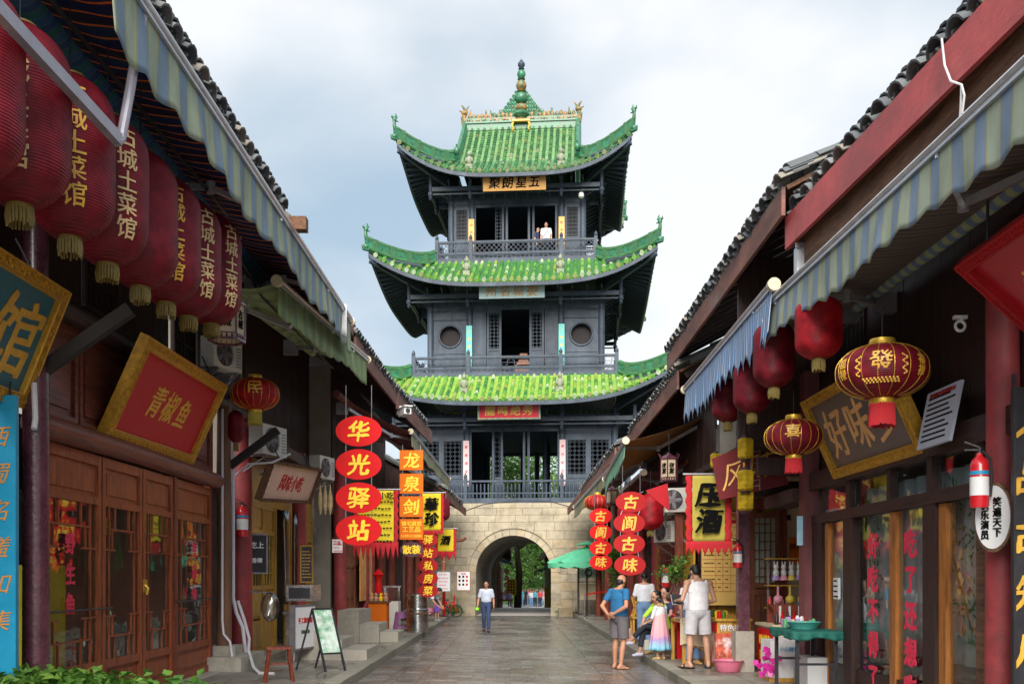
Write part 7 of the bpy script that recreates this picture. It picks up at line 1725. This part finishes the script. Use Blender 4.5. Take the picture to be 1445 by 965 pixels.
def person(label, loc, rz, H, J, skin='skin', vox=.012, top=None, bottom=None, shoes=None, hair='short', group=None, facing=(0, -1, -.1), extras=None, hands=True, hand_n=None, curl=.5, fem=False, face_on=True, tiny=False):
    t = thing('person', label, 'person', tuple(loc), rz, group); s = H/1.70
    D = dict(head=(0, -.02, 1.585), neck=(0, 0, 1.44), chest=(0, .01, 1.27), belly=(0, 0, 1.08), pelvis=(0, .01, .93), shL=(.175, .01, 1.385), shR=(-.175, .01, 1.385), elL=(.225, .03, 1.10), elR=(-.225, .03, 1.10), wrL=(.235, -.05, .86), wrR=(-.235, -.05, .86),
             hiL=(.085, 0, .90), hiR=(-.085, 0, .90), knL=(.095, -.015, .49), knR=(-.095, -.015, .49), anL=(.10, .02, .075), anR=(-.10, .02, .075), yawL=.15, yawR=-.15)
    D.update(J); Jv = {k: (V(v)*s if isinstance(v, tuple) else v) for k, v in D.items()}; g = Jv; w_ = .92 if fem else 1.0
    def upv(a, b, f): return a.lerp(b, f)
    pr, M3, hx, hu = head_prims(g['head'], facing, (0, 0, 1), s)
    nk = g['neck']; pr += [('c', nk-V((0, 0, .03*s)), .056*s*w_, g['head']-V((0, 0, .05*s)), .05*s*w_), ('c', g['shL'].lerp(nk, .15), .05*s, nk-V((0, 0, .02*s)), .06*s), ('c', g['shR'].lerp(nk, .15), .05*s, nk-V((0, 0, .02*s)), .06*s)]
    up_ = (g['neck']-g['pelvis']).normalized(); ax = (g['shL']-g['shR']).normalized(); fr = ax.cross(up_).normalized(); T3 = Matrix((ax, -fr, up_)).transposed()
    pr += [('e', g['chest'], (.165*s*w_, .108*s, .185*s), T3), ('e', g['belly'], (.140*s*w_, .105*s, .16*s), T3), ('e', g['pelvis'], (.158*s, .112*s, .125*s), T3)]
    for S_ in 'LR':
        sh, el, wr, hi, kn, an = (g[k+S_] for k in ('sh', 'el', 'wr', 'hi', 'kn', 'an'))
        pr += [('e', sh, (.058*s*w_,)*3), ('c', sh, .050*s*w_, el, .037*s*w_), ('c', el, .038*s*w_, el.lerp(wr, .3), .039*s*w_), ('c', el.lerp(wr, .3), .039*s*w_, wr, .024*s*w_)]
        pr += [('c', hi, .083*s, kn, .052*s), ('c', kn, .052*s, kn.lerp(an, .3)+V((0, .012*s, 0)), .053*s), ('c', kn.lerp(an, .3)+V((0, .012*s, 0)), .053*s, an, .034*s)]
        dn = (wr-el).normalized(); hn = V((hand_n or {}).get(S_, (1 if S_ == 'L' else -1, .2, 0))); dd = V((hand_n or {}).get('d'+S_, tuple(dn)))
        if not tiny: hand(pr, wr, dd, hn, curl, s*w_, 1 if S_ == 'L' else -1)
        else: pr.append(('e', wr+dn*.06*s, (.03*s, .03*s, .06*s)))
        a0 = an; pf = []; foot(pf, a0, g['yaw'+S_], s)
        dz = V((0, 0, a0.z-.075*s)) if abs(a0.z-.075*s) > .001 else None
        if dz:                                  # a lifted foot travels with its ankle
            pf = [tuple([q[0]]+[(v+dz if isinstance(v, Vector) and v is not a0 else v) for v in q[1:]]) for q in pf]
        pr += pf
    blob('body', pr, skin, t, vox, 3)
    if face_on: face(t, g['head'], facing, (0, 0, 1), s)
    hc = g['head']; hd = V(facing).normalized()
    if hair == 'short': hp = [('e', hc+hu*.045*s-hd*.014*s, (.082*s, .092*s, .085*s), M3), ('e', hc-hd*.04*s+hu*.0*s, (.078*s, .065*s, .075*s), M3)]
    elif hair == 'bald': hp = [('e', hc-hd*.040*s-hu*.018*s, (.080*s, .064*s, .052*s), M3), ('e', hc-hd*.06*s-hu*.04*s, (.06*s, .04*s, .045*s), M3)]
    elif hair == 'bun': hp = [('e', hc+hu*.035*s-hd*.02*s, (.088*s, .092*s, .09*s), M3), ('e', hc-hd*.10*s+hu*.03*s, (.045*s, .04*s, .045*s)), ('c', hc-hd*.1*s, .03*s, hc-hd*.12*s-hu*.06*s, .02*s)]
    elif hair == 'long': hp = [('e', hc+hu*.035*s-hd*.02*s, (.09*s, .096*s, .092*s), M3), ('c', hc-hd*.05*s, .075*s, hc-hd*.07*s-hu*.16*s, .06*s)]
    elif hair == 'pony': hp = [('e', hc+hu*.035*s-hd*.02*s, (.088*s, .094*s, .09*s), M3), ('c', hc-hd*.09*s+hu*.03*s, .04*s, hc-hd*.15*s-hu*.10*s, .025*s), ('e', hc+hx*.04*s+hu*.11*s, (.04*s, .04*s, .035*s))]
    blob('hair', hp, K['hair'] if hair != 'long2' else K['hair'], t, min(vox, .012), 2)
    o = None
    if top:
        m_, slv, kind = top; P = []
        e_ = .016*s
        P += [('e', g['chest'], (.165*s*w_+e_, .108*s+e_, .175*s), T3), ('e', g['belly'], (.150*s*w_+e_, .112*s+e_, .15*s), T3)]
        hem = g['pelvis']+V((0, 0, (.02 if kind != 'tuck' else .09)*s)); P.append(('t', hem, (.168*s+e_*.4, .122*s+e_*.4), g['chest'], (.165*s*w_+e_*.8, .108*s+e_*.8)))
        for S_ in 'LR':
            sh, el, wr = g['sh'+S_], g['el'+S_], g['wr'+S_]
            if kind == 'tank':
                P.append(('c', sh.lerp(nk, .42)+V((0, .01, -.01)), .052*s, g['chest']+V((sh.x*.5, 0, 0)), .09*s)); continue
            P += [('e', sh, (.068*s*w_,)*3), ('c', sh, .062*s*w_, nk-V((0, 0, .04*s)), .066*s*w_)]
            if slv <= 1: P.append(('t', sh, .064*s*w_, sh.lerp(el, slv), .058*s*w_))
            else: P += [('c', sh, .060*s*w_, el, .048*s*w_), ('t', el, .050*s*w_, el.lerp(wr, slv-1), .042*s*w_)]
        o = blob('top', P, m_, t, vox, 4)
    if bottom:
        m_, ln, wd = bottom; P = [('e', g['pelvis']-V((0, 0, .01*s)), (.172*s, .125*s, .13*s), T3), ('t', g['pelvis']+V((0, 0, .10*s)), (.150*s, .118*s), g['pelvis'], (.168*s, .125*s))]
        for S_ in 'LR':
            hi, kn, an = g['hi'+S_], g['kn'+S_], g['an'+S_]
            if ln <= 1: P.append(('t', hi+V((0, 0, .04*s)), .098*s*wd, hi.lerp(kn, ln), .088*s*wd))
            else: P += [('c', hi, .095*s*wd, kn, .068*s*wd), ('t', kn+V((0, 0, .0)), .068*s*wd, kn.lerp(an, ln-1), .058*s*wd)]
        blob('trousers', P, m_, t, vox, 4)
    if shoes:
        m_, kind = shoes
        for S_ in 'LR':
            a = g['an'+S_]; yw = g['yaw'+S_]; d = V((sin(yw), -cos(yw), 0)); z = V((a.x, a.y, a.z-.075*s)); 
            if kind == 'slipper': P = [('c', z-d*.05*s+V((0, 0, .008*s)), .042*s, z+d*.14*s+V((0, 0, .008*s)), .048*s)]; o2 = MB().box(z+d*.05*s+V((0, 0, .002)), (.095*s, .27*s, .022*s), Matrix.Rotation(yw, 3, 'Z')).build('slipper', m_, t, world=False); b = MB(); x = d.cross(V((0, 0, 1))); b.tube([z+d*.07*s+x*(.05*cos(q))*s+V((0, 0, .012+.055*sin(q)*s)) for q in [pi*i/8 for i in range(9)]], .014*s, 6); b.build('slipper_strap', m_, t, world=False, smooth=True)
            else: blob('shoe', [('c', z-d*.04*s+V((0, 0, .045*s)), .046*s, z+d*.06*s+V((0, 0, .04*s)), .043*s), ('e', z+d*.115*s+V((0, 0, .03*s)), (.048*s, .065*s, .032*s), Matrix.Rotation(yw, 3, 'Z'))], m_, t, min(vox, .012), 2)
    if extras: extras(t, g, s)
    return t
cl = lambda n_, c_, **k: mat(n_, c_, .85, .12, 12, bump=.5, bscale=9, **k)
C_blue = cl('blue_tshirt', (.012, .115, .26)); C_grey = cl('charcoal_shorts', (.11, .10, .11)); C_lgrey = cl('pale_grey_shorts', (.50, .49, .52)); C_vest = cl('white_vest', (.78, .77, .80)); C_navy = cl('navy_trousers', (.025, .045, .11)); C_polo = cl('pale_blue_polo', (.42, .46, .56)); C_lime = cl('lime_top', (.38, .62, .03)); C_blk = cl('black_trousers', (.02, .025, .04)); C_den = cl('denim', (.16, .28, .48)); C_shirtw = cl('white_shirt', (.72, .74, .8)); C_dnavy = cl('dark_navy_top', (.03, .04, .10)); C_red = cl('red_top', (.55, .06, .06)); C_shoe = mat('black_shoe', (.015, .015, .018), .35, .2, 5, bump=0); C_lshoe = mat('pale_shoe', (.6, .6, .75), .5, .1, 5, bump=0); C_tan = mat('tan_sandal', (.6, .38, .15), .5, .1, 5, bump=0); C_teal2 = cl('teal_top', (.08, .35, .42)); C_pinkt = cl('pink_top', (.7, .3, .38)); C_green = cl('olive_top', (.2, .3, .08)); C_purp = cl('purple_shorts', (.2, .08, .5))
# barefoot man in blue, hands clasped behind his back, looking right
person('barefoot balding man in blue t-shirt and charcoal shorts, hands behind his back', (1.93, 17.62, 0), radians(132), 1.70,
       dict(head=(.0, -.06, 1.575), elL=(.29, .14, 1.13), wrL=(.09, .20, .98), elR=(-.29, .14, 1.13), wrR=(-.07, .215, 1.0), yawL=.3, yawR=-.35, hiL=(.09, 0, .9), anL=(.12, -.02, .075), anR=(-.11, .08, .075), belly=(0, -.03, 1.08), chest=(0, .0, 1.26)),
       'skin2', .0085, (C_blue, .62, 'tee'), (C_grey, .86, 1.12), None, 'bald', facing=(0, -.9, -.3), hand_n={'L': (.1, 1, .2), 'R': (-.1, 1, .2), 'dL': (-1, .1, -.25), 'dR': (1, .15, -.1)}, curl=.6)
def tablet(t, g, s):
    b = MB(); b.box(V((.30, -.28, 1.13)), (.17, .012, .25), Matrix.Rotation(-.9, 3, 'X')); tag_ = b.build('held_tablet', 'greymetal', t, world=False)
person('man in white vest, pale grey shorts and black slippers seen from behind', (3.10, 16.3, .13), radians(196), 1.74,
       dict(head=(.01, -.075, 1.565), elL=(.30, .04, 1.12), wrL=(.27, -.22, 1.10), elR=(-.29, .02, 1.11), wrR=(-.22, -.22, 1.04), hiL=(.10, 0, .9), hiR=(-.10, 0, .9), knL=(.14, -.01, .49), knR=(-.14, -.01, .49), anL=(.17, .02, .09), anR=(-.17, .02, .09), yawL=.35, yawR=-.35, shL=(.2, .01, 1.385), shR=(-.2, .01, 1.385)),
       'skin', .0085, (C_vest, 0, 'tank'), (C_lgrey, .84, 1.18), (C_shoe, 'slipper'), 'short', facing=(.05, -.85, -.5), hand_n={'L': (.3, .3, 1), 'R': (-.3, .3, 1)}, extras=None, curl=.7)
t = thing('tablet', 'pale tablet in the left hand of the man in the white vest', 'tablet', (2.78, 16.5, 1.28)); MB().box((2.79, 16.52, 1.27), (.2, .012, .26), Matrix.Rotation(-.9, 3, 'X')).build('casing', 'alu', t); MB().box((2.79, 16.512, 1.28), (.18, .004, .24), Matrix.Rotation(-.9, 3, 'X')).build('screen', 'blackmetal', t)
# walking man
def greenbag(t, g, s): pass
person('elderly man in pale blue polo and navy trousers walking towards the viewer', (-.77, 29.2, 0), radians(-4), 1.53,
       dict(head=(0, -.03, 1.585), wrR=(-.28, -.09, .87), elR=(-.26, .02, 1.1), wrL=(.25, .02, .86), elL=(.24, .05, 1.1), knL=(.085, -.09, .50), anL=(.09, -.10, .075), knR=(-.085, .03, .49), anR=(-.085, .16, .11), yawL=.1, yawR=-.1),
       'skin2', .011, (C_polo, .8, 'tuck'), (C_navy, 1.95, 1.0), (C_shoe, 'shoe'), 'short', facing=(0, -1, -.05))
o = MB().ell((-1.04, 29.08, .70), (.07, .06, .06), 12, 8); tag(o.build('green_fruit', mat('lime_plastic', (.25, .7, .03), .5, .2, 8), None, smooth=True), 'bright green bundle carried in the walking man\'s right hand', 'bundle')
# seated women (chairs at the kerb) – facing -Y before turning
SEAT = dict(pelvis=(0, .05, .52), belly=(0, -.01, .68), chest=(0, -.07, .88), neck=(0, -.12, 1.05), head=(0, -.17, 1.19), shL=(.16, -.10, .99), shR=(-.16, -.10, .99))
d = dict(SEAT); d.update(elL=(.2, -.30, .78), wrL=(.06, -.48, .66), elR=(-.2, -.3, .78), wrR=(-.05, -.46, .64), hiL=(.085, 0, .50), hiR=(-.085, 0, .50), knL=(.03, -.46, .62), anL=(-.14, -.70, .30), knR=(-.06, -.44, .49), anR=(-.07, -.52, .075), yawL=-.3, yawR=0)
person('seated woman in lime top and black trousers with crossed legs', (2.92, 18.95, .13), radians(-62), 1.64, d, 'skin', .010, (C_lime, 1.1, 'tee'), (C_blk, 1.72, .92), (C_lshoe, 'shoe'), 'bun', facing=(.1, -.9, -.35), fem=True, hand_n={'L': (0, 0, 1), 'R': (0, 0, 1)})
d = dict(SEAT); d.update(elL=(.22, -.25, .80), wrL=(.1, -.44, .66), elR=(-.2, -.25, .78), wrR=(-.06, -.44, .62), hiL=(.085, 0, .50), hiR=(-.085, 0, .50), knL=(.10, -.44, .49), anL=(.10, -.5, .075), knR=(-.09, -.44, .49), anR=(-.1, -.55, .075), head=(.02, -.12, 1.23))
person('dark-haired woman in navy sitting behind the lime-topped woman', (3.12, 19.75, .13), radians(-35), 1.66, d, 'skin', .012, (C_dnavy, .6, 'tee'), (C_navy, 1.2, .95), (C_tan, 'shoe'), 'bun', facing=(-.1, -1, -.2), fem=True)
# girl in a long tinted dress
gm_, gt_, gp_, go_ = new_mat('pink_lilac_turquoise_dress'); zc_ = N(gt_, 'ShaderNodeTexCoord'); sx_ = N(gt_, 'ShaderNodeSeparateXYZ'); nz_ = N(gt_, 'ShaderNodeTexNoise', i_Scale=14); ad_ = N(gt_, 'ShaderNodeMath', operation='MULTIPLY_ADD', i_1=.16)
gt_.links.new(zc_.outputs['Object'], sx_.inputs[0]); gt_.links.new(zc_.outputs['Object'], nz_.inputs[0]); gt_.links.new(nz_.outputs[0], ad_.inputs[0]); gt_.links.new(sx_.outputs[2], ad_.inputs[2])
gt_.links.new(ramp(gt_, ad_.outputs[0], [(.22, (.10, .52, .62)), (.34, (.28, .5, .66)), (.46, (.42, .25, .5)), (.56, (.78, .36, .42)), (.8, (.80, .42, .44))]), gp_.inputs['Base Color']); gp_.inputs['Roughness'].default_value = .8
def dress(t, g, s):
    b = MB(); n = 40
    b.grid(lambda i, j: V(((.10+.12*j**.8)*(1+.06*sin(i*2*pi*11)*j)*cos(2*pi*i), (.085+.10*j**.8)*(1+.06*sin(i*2*pi*11)*j)*sin(2*pi*i), .86-.68*j+.01*sin(i*2*pi*5)*j)), 88, 14)
    b.build('skirt', gm_, t, world=False, smooth=True, solid=.006, ang=80)
d = dict(head=(0, -.04, 1.56), elL=(.24, -.04, 1.13), wrL=(.20, -.24, 1.06), elR=(-.24, -.04, 1.13), wrR=(-.18, -.22, 1.02))
person('little girl with bunned hair in a pink to turquoise long dress', (2.73, 18.05, .13), radians(215), 1.17, d, 'skin', .009, (C_shirtw, 1.3, 'tuck'), None, (C_tan, 'shoe'), 'pony', facing=(.2, -1, -.15), fem=True, extras=dress)
# others on the right
person('woman in white shirt and denim dungarees standing with her back turned', (2.98, 22.0, .13), radians(170), 1.62, dict(wrL=(.16, -.22, 1.02), elL=(.24, 0, 1.12)), 'skin', .012, (C_shirtw, .9, 'tuck'), (C_den, 1.9, 1.15), (C_lshoe, 'shoe'), 'bun', fem=True)
person('person in wide denim trousers hidden behind the man in the white vest', (3.13, 17.0, .13), radians(15), 1.58, {}, 'skin', .013, (C_shirtw, .8, 'tuck'), (C_den, 1.93, 1.2), (C_tan, 'shoe'), 'bun', fem=True)
# left side
person('stallkeeper in white shirt bent over the big steamer pot', (-2.55, 28.2, .13), radians(70), 1.62, dict(pelvis=(0, .12, .90), belly=(0, .0, 1.02), chest=(0, -.2, 1.10), neck=(0, -.38, 1.14), head=(0, -.5, 1.16), shL=(.17, -.32, 1.10), shR=(-.17, -.32, 1.10), elL=(.2, -.42, .86), wrL=(.12, -.55, .72), elR=(-.2, -.42, .86), wrR=(-.12, -.55, .72)), 'skin', .013, (C_shirtw, .7, 'tee'), (C_blk, 1.9, 1.0), (C_shoe, 'shoe'), 'short', facing=(0, -.7, -.7))
person('small child in black top and purple shorts beside the pink toy', (-2.62, 34.2, .13), radians(40), .98, dict(), 'skin', .013, (C_blk, .6, 'tee'), (C_purp, .9, 1.25), (C_lshoe, 'shoe'), 'long', fem=True)
# on the tower
wv = lambda lx, ly, z: tuple(TM @ V((lx, ly, z)))
person('man in white shirt with a dark shoulder strap on the top gallery', wv(1.33, -3.2, Z3), TR, 1.70, {}, 'skin', .016, (C_shirtw, .8, 'tee'), (C_blk, 1.9, 1), (C_shoe, 'shoe'), 'short', tiny=True, extras=lambda t, g, s: MB().bar((.13, -.13, 1.42), (-.14, -.145, 1.0), .035, .012).build('strap', 'blackmetal', t, world=False))
person('second visitor in a dark top turned away on the top gallery', wv(.92, -2.9, Z3), TR+1.2, 1.60, {}, 'skin', .016, (C_dnavy, .8, 'tee'), (C_navy, 1.9, 1), (C_shoe, 'shoe'), 'short', tiny=True)
# the crowd beyond the gate
cw = [(736, C_teal2, C_den, 'long', 'teal top and jeans, leftmost of the front row'), (741, C_blk, C_blk, 'short', 'black top just behind the teal-topped woman'), (745.5, C_pinkt, C_den, 'bun', 'pink top and blue jeans'), (750, C_shirtw, C_den, 'short', 'white shirt, taller, at the back'), (752.5, C_navy, C_den, 'short', 'navy top with light jeans'), (757.5, C_blk, C_den, 'long', 'black top with a shoulder bag, middle of the group'), (762, C_red, C_blk, 'short', 'red top behind the black-topped woman'), (767, C_pinkt, C_shirtw, 'long', 'coral top and white trousers'), (772.5, C_green, C_shirtw, 'short', 'olive shirt and white trousers, rightmost'), (719, C_polo, C_blk, 'short', 'pale polo by the shops left of the tree')]
cw += [(738.5, C_shirtw, C_blk, 'bun', 'white top partly behind the teal-topped woman'), (748, C_red, C_den, 'long', 'red blouse between two taller people'), (755, C_teal2, C_blk, 'short', 'blue-green shirt near the middle'), (764.5, C_den, C_den, 'bun', 'denim jacket behind the front row'), (770, C_navy, C_den, 'short', 'dark top next to the olive shirt'), (732, C_polo, C_blk, 'short', 'grey shirt close to the tree trunk')]
for i, (px, ct, cb, hr, lab) in enumerate(cw):
    Y = 86+(i % 3)*3.2; X = (px-722.5)/1380*Y
    person('distant walker beyond the arch in '+lab, (X, Y, gz(Y)), RND.uniform(-.4, .4), 1.66+jit(.08), dict(anR=(-.09, .10*(i % 2), .075)), 'skin', .028, (ct, .8, 'tee'), (cb, 1.9, 1.05), (C_lshoe, 'shoe'), hr, 'group of walkers beyond the gate', tiny=True, fem=hr != 'short', face_on=False)
# ================================================================ TREES AND THE LANE BEYOND THE GATE
def tree(label, x, y, h, r, n=5200, size=.20, z0=None, trunk=.22, seed=0, tall=.45):
    z0 = gz(y) if z0 is None else z0; rs = random.Random(seed)
    t = thing('broadleaf_tree', label, 'tree', (x, y, z0), group='trees beyond the gate'); b = MB(); tips = []
    top = V((x+rs.gauss(0, .2), y, z0+h*.8)); tr_ = [V((x, y, z0)), V((x+rs.gauss(0, .1), y, z0+h*.2)), V((x+rs.gauss(0, .2), y, z0+h*.45)), top]
    b.tube(tr_, [trunk, trunk*.8, trunk*.55, trunk*.15], 10); b.build('trunk', 'bark', t, smooth=True); lb = MB()
    for i in range(11):
        f = rs.uniform(.3, .8); o_ = tr_[0].lerp(top, f); a = rs.random()*2*pi; e_ = o_+V((cos(a)*r*rs.uniform(.5, .95), sin(a)*r*rs.uniform(.5, .95), h*rs.uniform(.02, .25))); m = (o_+e_)/2+V((0, 0, .3))
        lb.tube([o_, m, e_], [trunk*.35, trunk*.22, trunk*.08], 6); tips += [e_, m, (m+e_)/2]
    lb.build('limbs', 'bark', t, smooth=True)
    cl = tips+[V((x+rs.gauss(0, .5)*r, y+rs.gauss(0, .5)*r, z0+h*rs.uniform(tall, 1.0))) for _ in range(26)]
    rad = [rs.uniform(.22, .42)*r for _ in cl]; c = MB()
    for i in range(n):
        k = rs.randrange(len(cl)); dv = V((rs.gauss(0, 1), rs.gauss(0, 1), rs.gauss(0, .75))).normalized()*rad[k]*rs.uniform(.55, 1.05); p = cl[k]+dv
        d = V((rs.uniform(-1, 1), rs.uniform(-1, 1), rs.uniform(-.8, .4))).normalized()*size*rs.uniform(.6, 1.4); s_ = d.cross(V((rs.uniform(-1, 1), rs.uniform(-1, 1), .6))).normalized()*d.length*.42
        c.add([p-d*.5, p+s_, p+d*.5, p-s_], [(0, 1, 2, 3)], min(1, max(0, rs.gauss(.45, .22)+dv.z/rad[k]*.25)))  # leaf tint gets paler towards the top of each clump
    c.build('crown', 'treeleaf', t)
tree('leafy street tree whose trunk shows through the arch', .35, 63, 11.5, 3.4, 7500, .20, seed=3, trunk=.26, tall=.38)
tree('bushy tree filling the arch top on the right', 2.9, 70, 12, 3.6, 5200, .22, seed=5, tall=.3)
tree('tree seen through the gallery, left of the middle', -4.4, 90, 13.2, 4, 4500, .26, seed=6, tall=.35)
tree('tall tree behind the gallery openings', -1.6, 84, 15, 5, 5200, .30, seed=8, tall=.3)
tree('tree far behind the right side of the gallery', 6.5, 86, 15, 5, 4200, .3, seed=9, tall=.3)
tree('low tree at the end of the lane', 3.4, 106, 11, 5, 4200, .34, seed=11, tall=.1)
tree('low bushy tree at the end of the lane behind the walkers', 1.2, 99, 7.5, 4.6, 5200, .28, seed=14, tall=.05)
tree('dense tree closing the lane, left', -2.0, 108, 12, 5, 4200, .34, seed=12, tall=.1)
b = MB(); b.grid(lambda i, j: V((-30+60*i, 100+22*j, gz(100)+2.0*sin(min(1, j*1.6)*pi/2)+.25*sin(i*40)*j)), 40, 14)
struct(b.build('grass_bank', mat('bright_lawn', (.13, .27, .05), .9, .3, 1.5, bump=.6, bscale=8), None, smooth=True))
far_road = MB(); yy = [42, 53, 58, 64, 72, 83, 101]
for a_, c_ in zip(yy, yy[1:]): far_road.add([(-1.9, a_, gz(a_)-.004), (3.2, a_, gz(a_)-.004), (3.2, c_, gz(c_)-.004), (-1.9, c_, gz(c_)-.004)], [(0, 1, 2, 3)])
o = struct(far_road.build('far_lane', mat('pale_worn_paving', (.42, .40, .38), .55, .15, 2, bump=.4, bscale=12), None)); ROOTM[o.name] = Matrix.Identity(4)
b = MB(); y = 51.9
while y < 62: b.bx(-1.9, 3.2, y+.01, y+.39, -.02+gz(y+.2), gz(y+.2)+.004); y += .4
# far shops, left and right of the lane behind the gate
FL = thing('shop_building', 'dark tiled shop seen through the arch on the left', 'building', (-2.3, 62, 0))
MB().bx(-6, -.8, 56, 84, -1.2, 3.4).build('wall', 'darkwood', FL)
for i in range(10): MB().bx(-.8, -.72, 56.1+i*2.6, 58.4+i*2.6, gz(70), 2.3).build('door', RND.choice(('oxblood', 'brownwood', 'black', 'rawwood')), FL)
street_roof(FL, -1, (-.12, 56, 3.5), (-.05, 84, 3.1), run=4, courses=1, fh=.25, maxt=0)
for i in range(34): MB().tube([(-.10, 56.3+i*.8, 3.58-i*.011), (-.6, 56.3+i*.8, 3.86-i*.011)], .13, 6).build('roof_tile', 'greytile', FL)
FRr = thing('shop_building', 'dark shop end seen through the arch on the right', 'building', (3.4, 60, 0))
MB().bx(2.45, 6, 57, 74, -1.4, 3.2).build('wall', 'darkwood', FRr); street_roof(FRr, 1, (2.1, 57, 3.25), (2.1, 74, 3.1), run=4, courses=1, fh=.3, maxt=0)
tag(MB().bx(2.0, 2.3, 60, 60.3, gz(60), 1.05).build('bin', mat('yellow_bin', (.75, .5, .02), .5, .15, 5), None), 'yellow upright box at the right foot of the lane beyond the arch', 'bin')
awning('blue-edged awning seen through the arch', -1, (-.8, 57, 2.9), (-.8, 64, 2.9), (.0, 57, 2.55), (.0, 64, 2.5), S_blue, S_blue, .3, .3, rr=.05)
awning('pale awning on the right beyond the arch', 1, (2.4, 59, 2.5), (2.4, 64, 2.4), (1.5, 59, 2.1), (1.5, 64, 2.0), S_mint, S_mint, .25, .3, rr=.05)
oval_string('four tiny red ovals hung beyond the arch', 0, 0, [('古', at(715, 806+9.5*i, 60)) for i in range(4)], .30, .34, 'signred', 'white')
t = thing('yellow_menu_board', 'yellow menu board standing beyond the arch', 'sign', tuple(at(722, 828, 62))); c = at(722, 828, 62); MB().bx(c.x-.3, c.x+.3, c.y, c.y+.05, c.z-.5, c.z+.5).build('board', 'yellow', t)
b = MB()
for k in range(5):
    for j in range(3): b.bx(c.x-.24+j*.17, c.x-.14+j*.17, c.y-.01, c.y-.004, c.z-.4+k*.18, c.z-.3+k*.18)
b.build('small_print', 'inkblack', t, stuff=True)
t = thing('goods_stall', 'jumble of coloured goods on a table beyond the arch, left', 'stall', (-1.0, 58, gz(58)))
MB().bx(-.7, .05, 57, 60, .25, .35).build('table_top', 'rawwood', t)
for i in range(26): x, y = RND.uniform(-.65, .0), RND.uniform(57, 60); h = RND.uniform(.1, .35); MB().bx(x-.08, x+.08, y-.08, y+.08, .35, .35+h).build('goods', RND.choice(gm), t)
for x, y in ((-.65, 57.1), (.0, 57.1), (-.65, 59.9), (.0, 59.9)): MB().bx(x-.03, x+.03, y-.03, y+.03, gz(58), .25).build('leg', 'rawwood', t)
flush_text()
flush_mods()
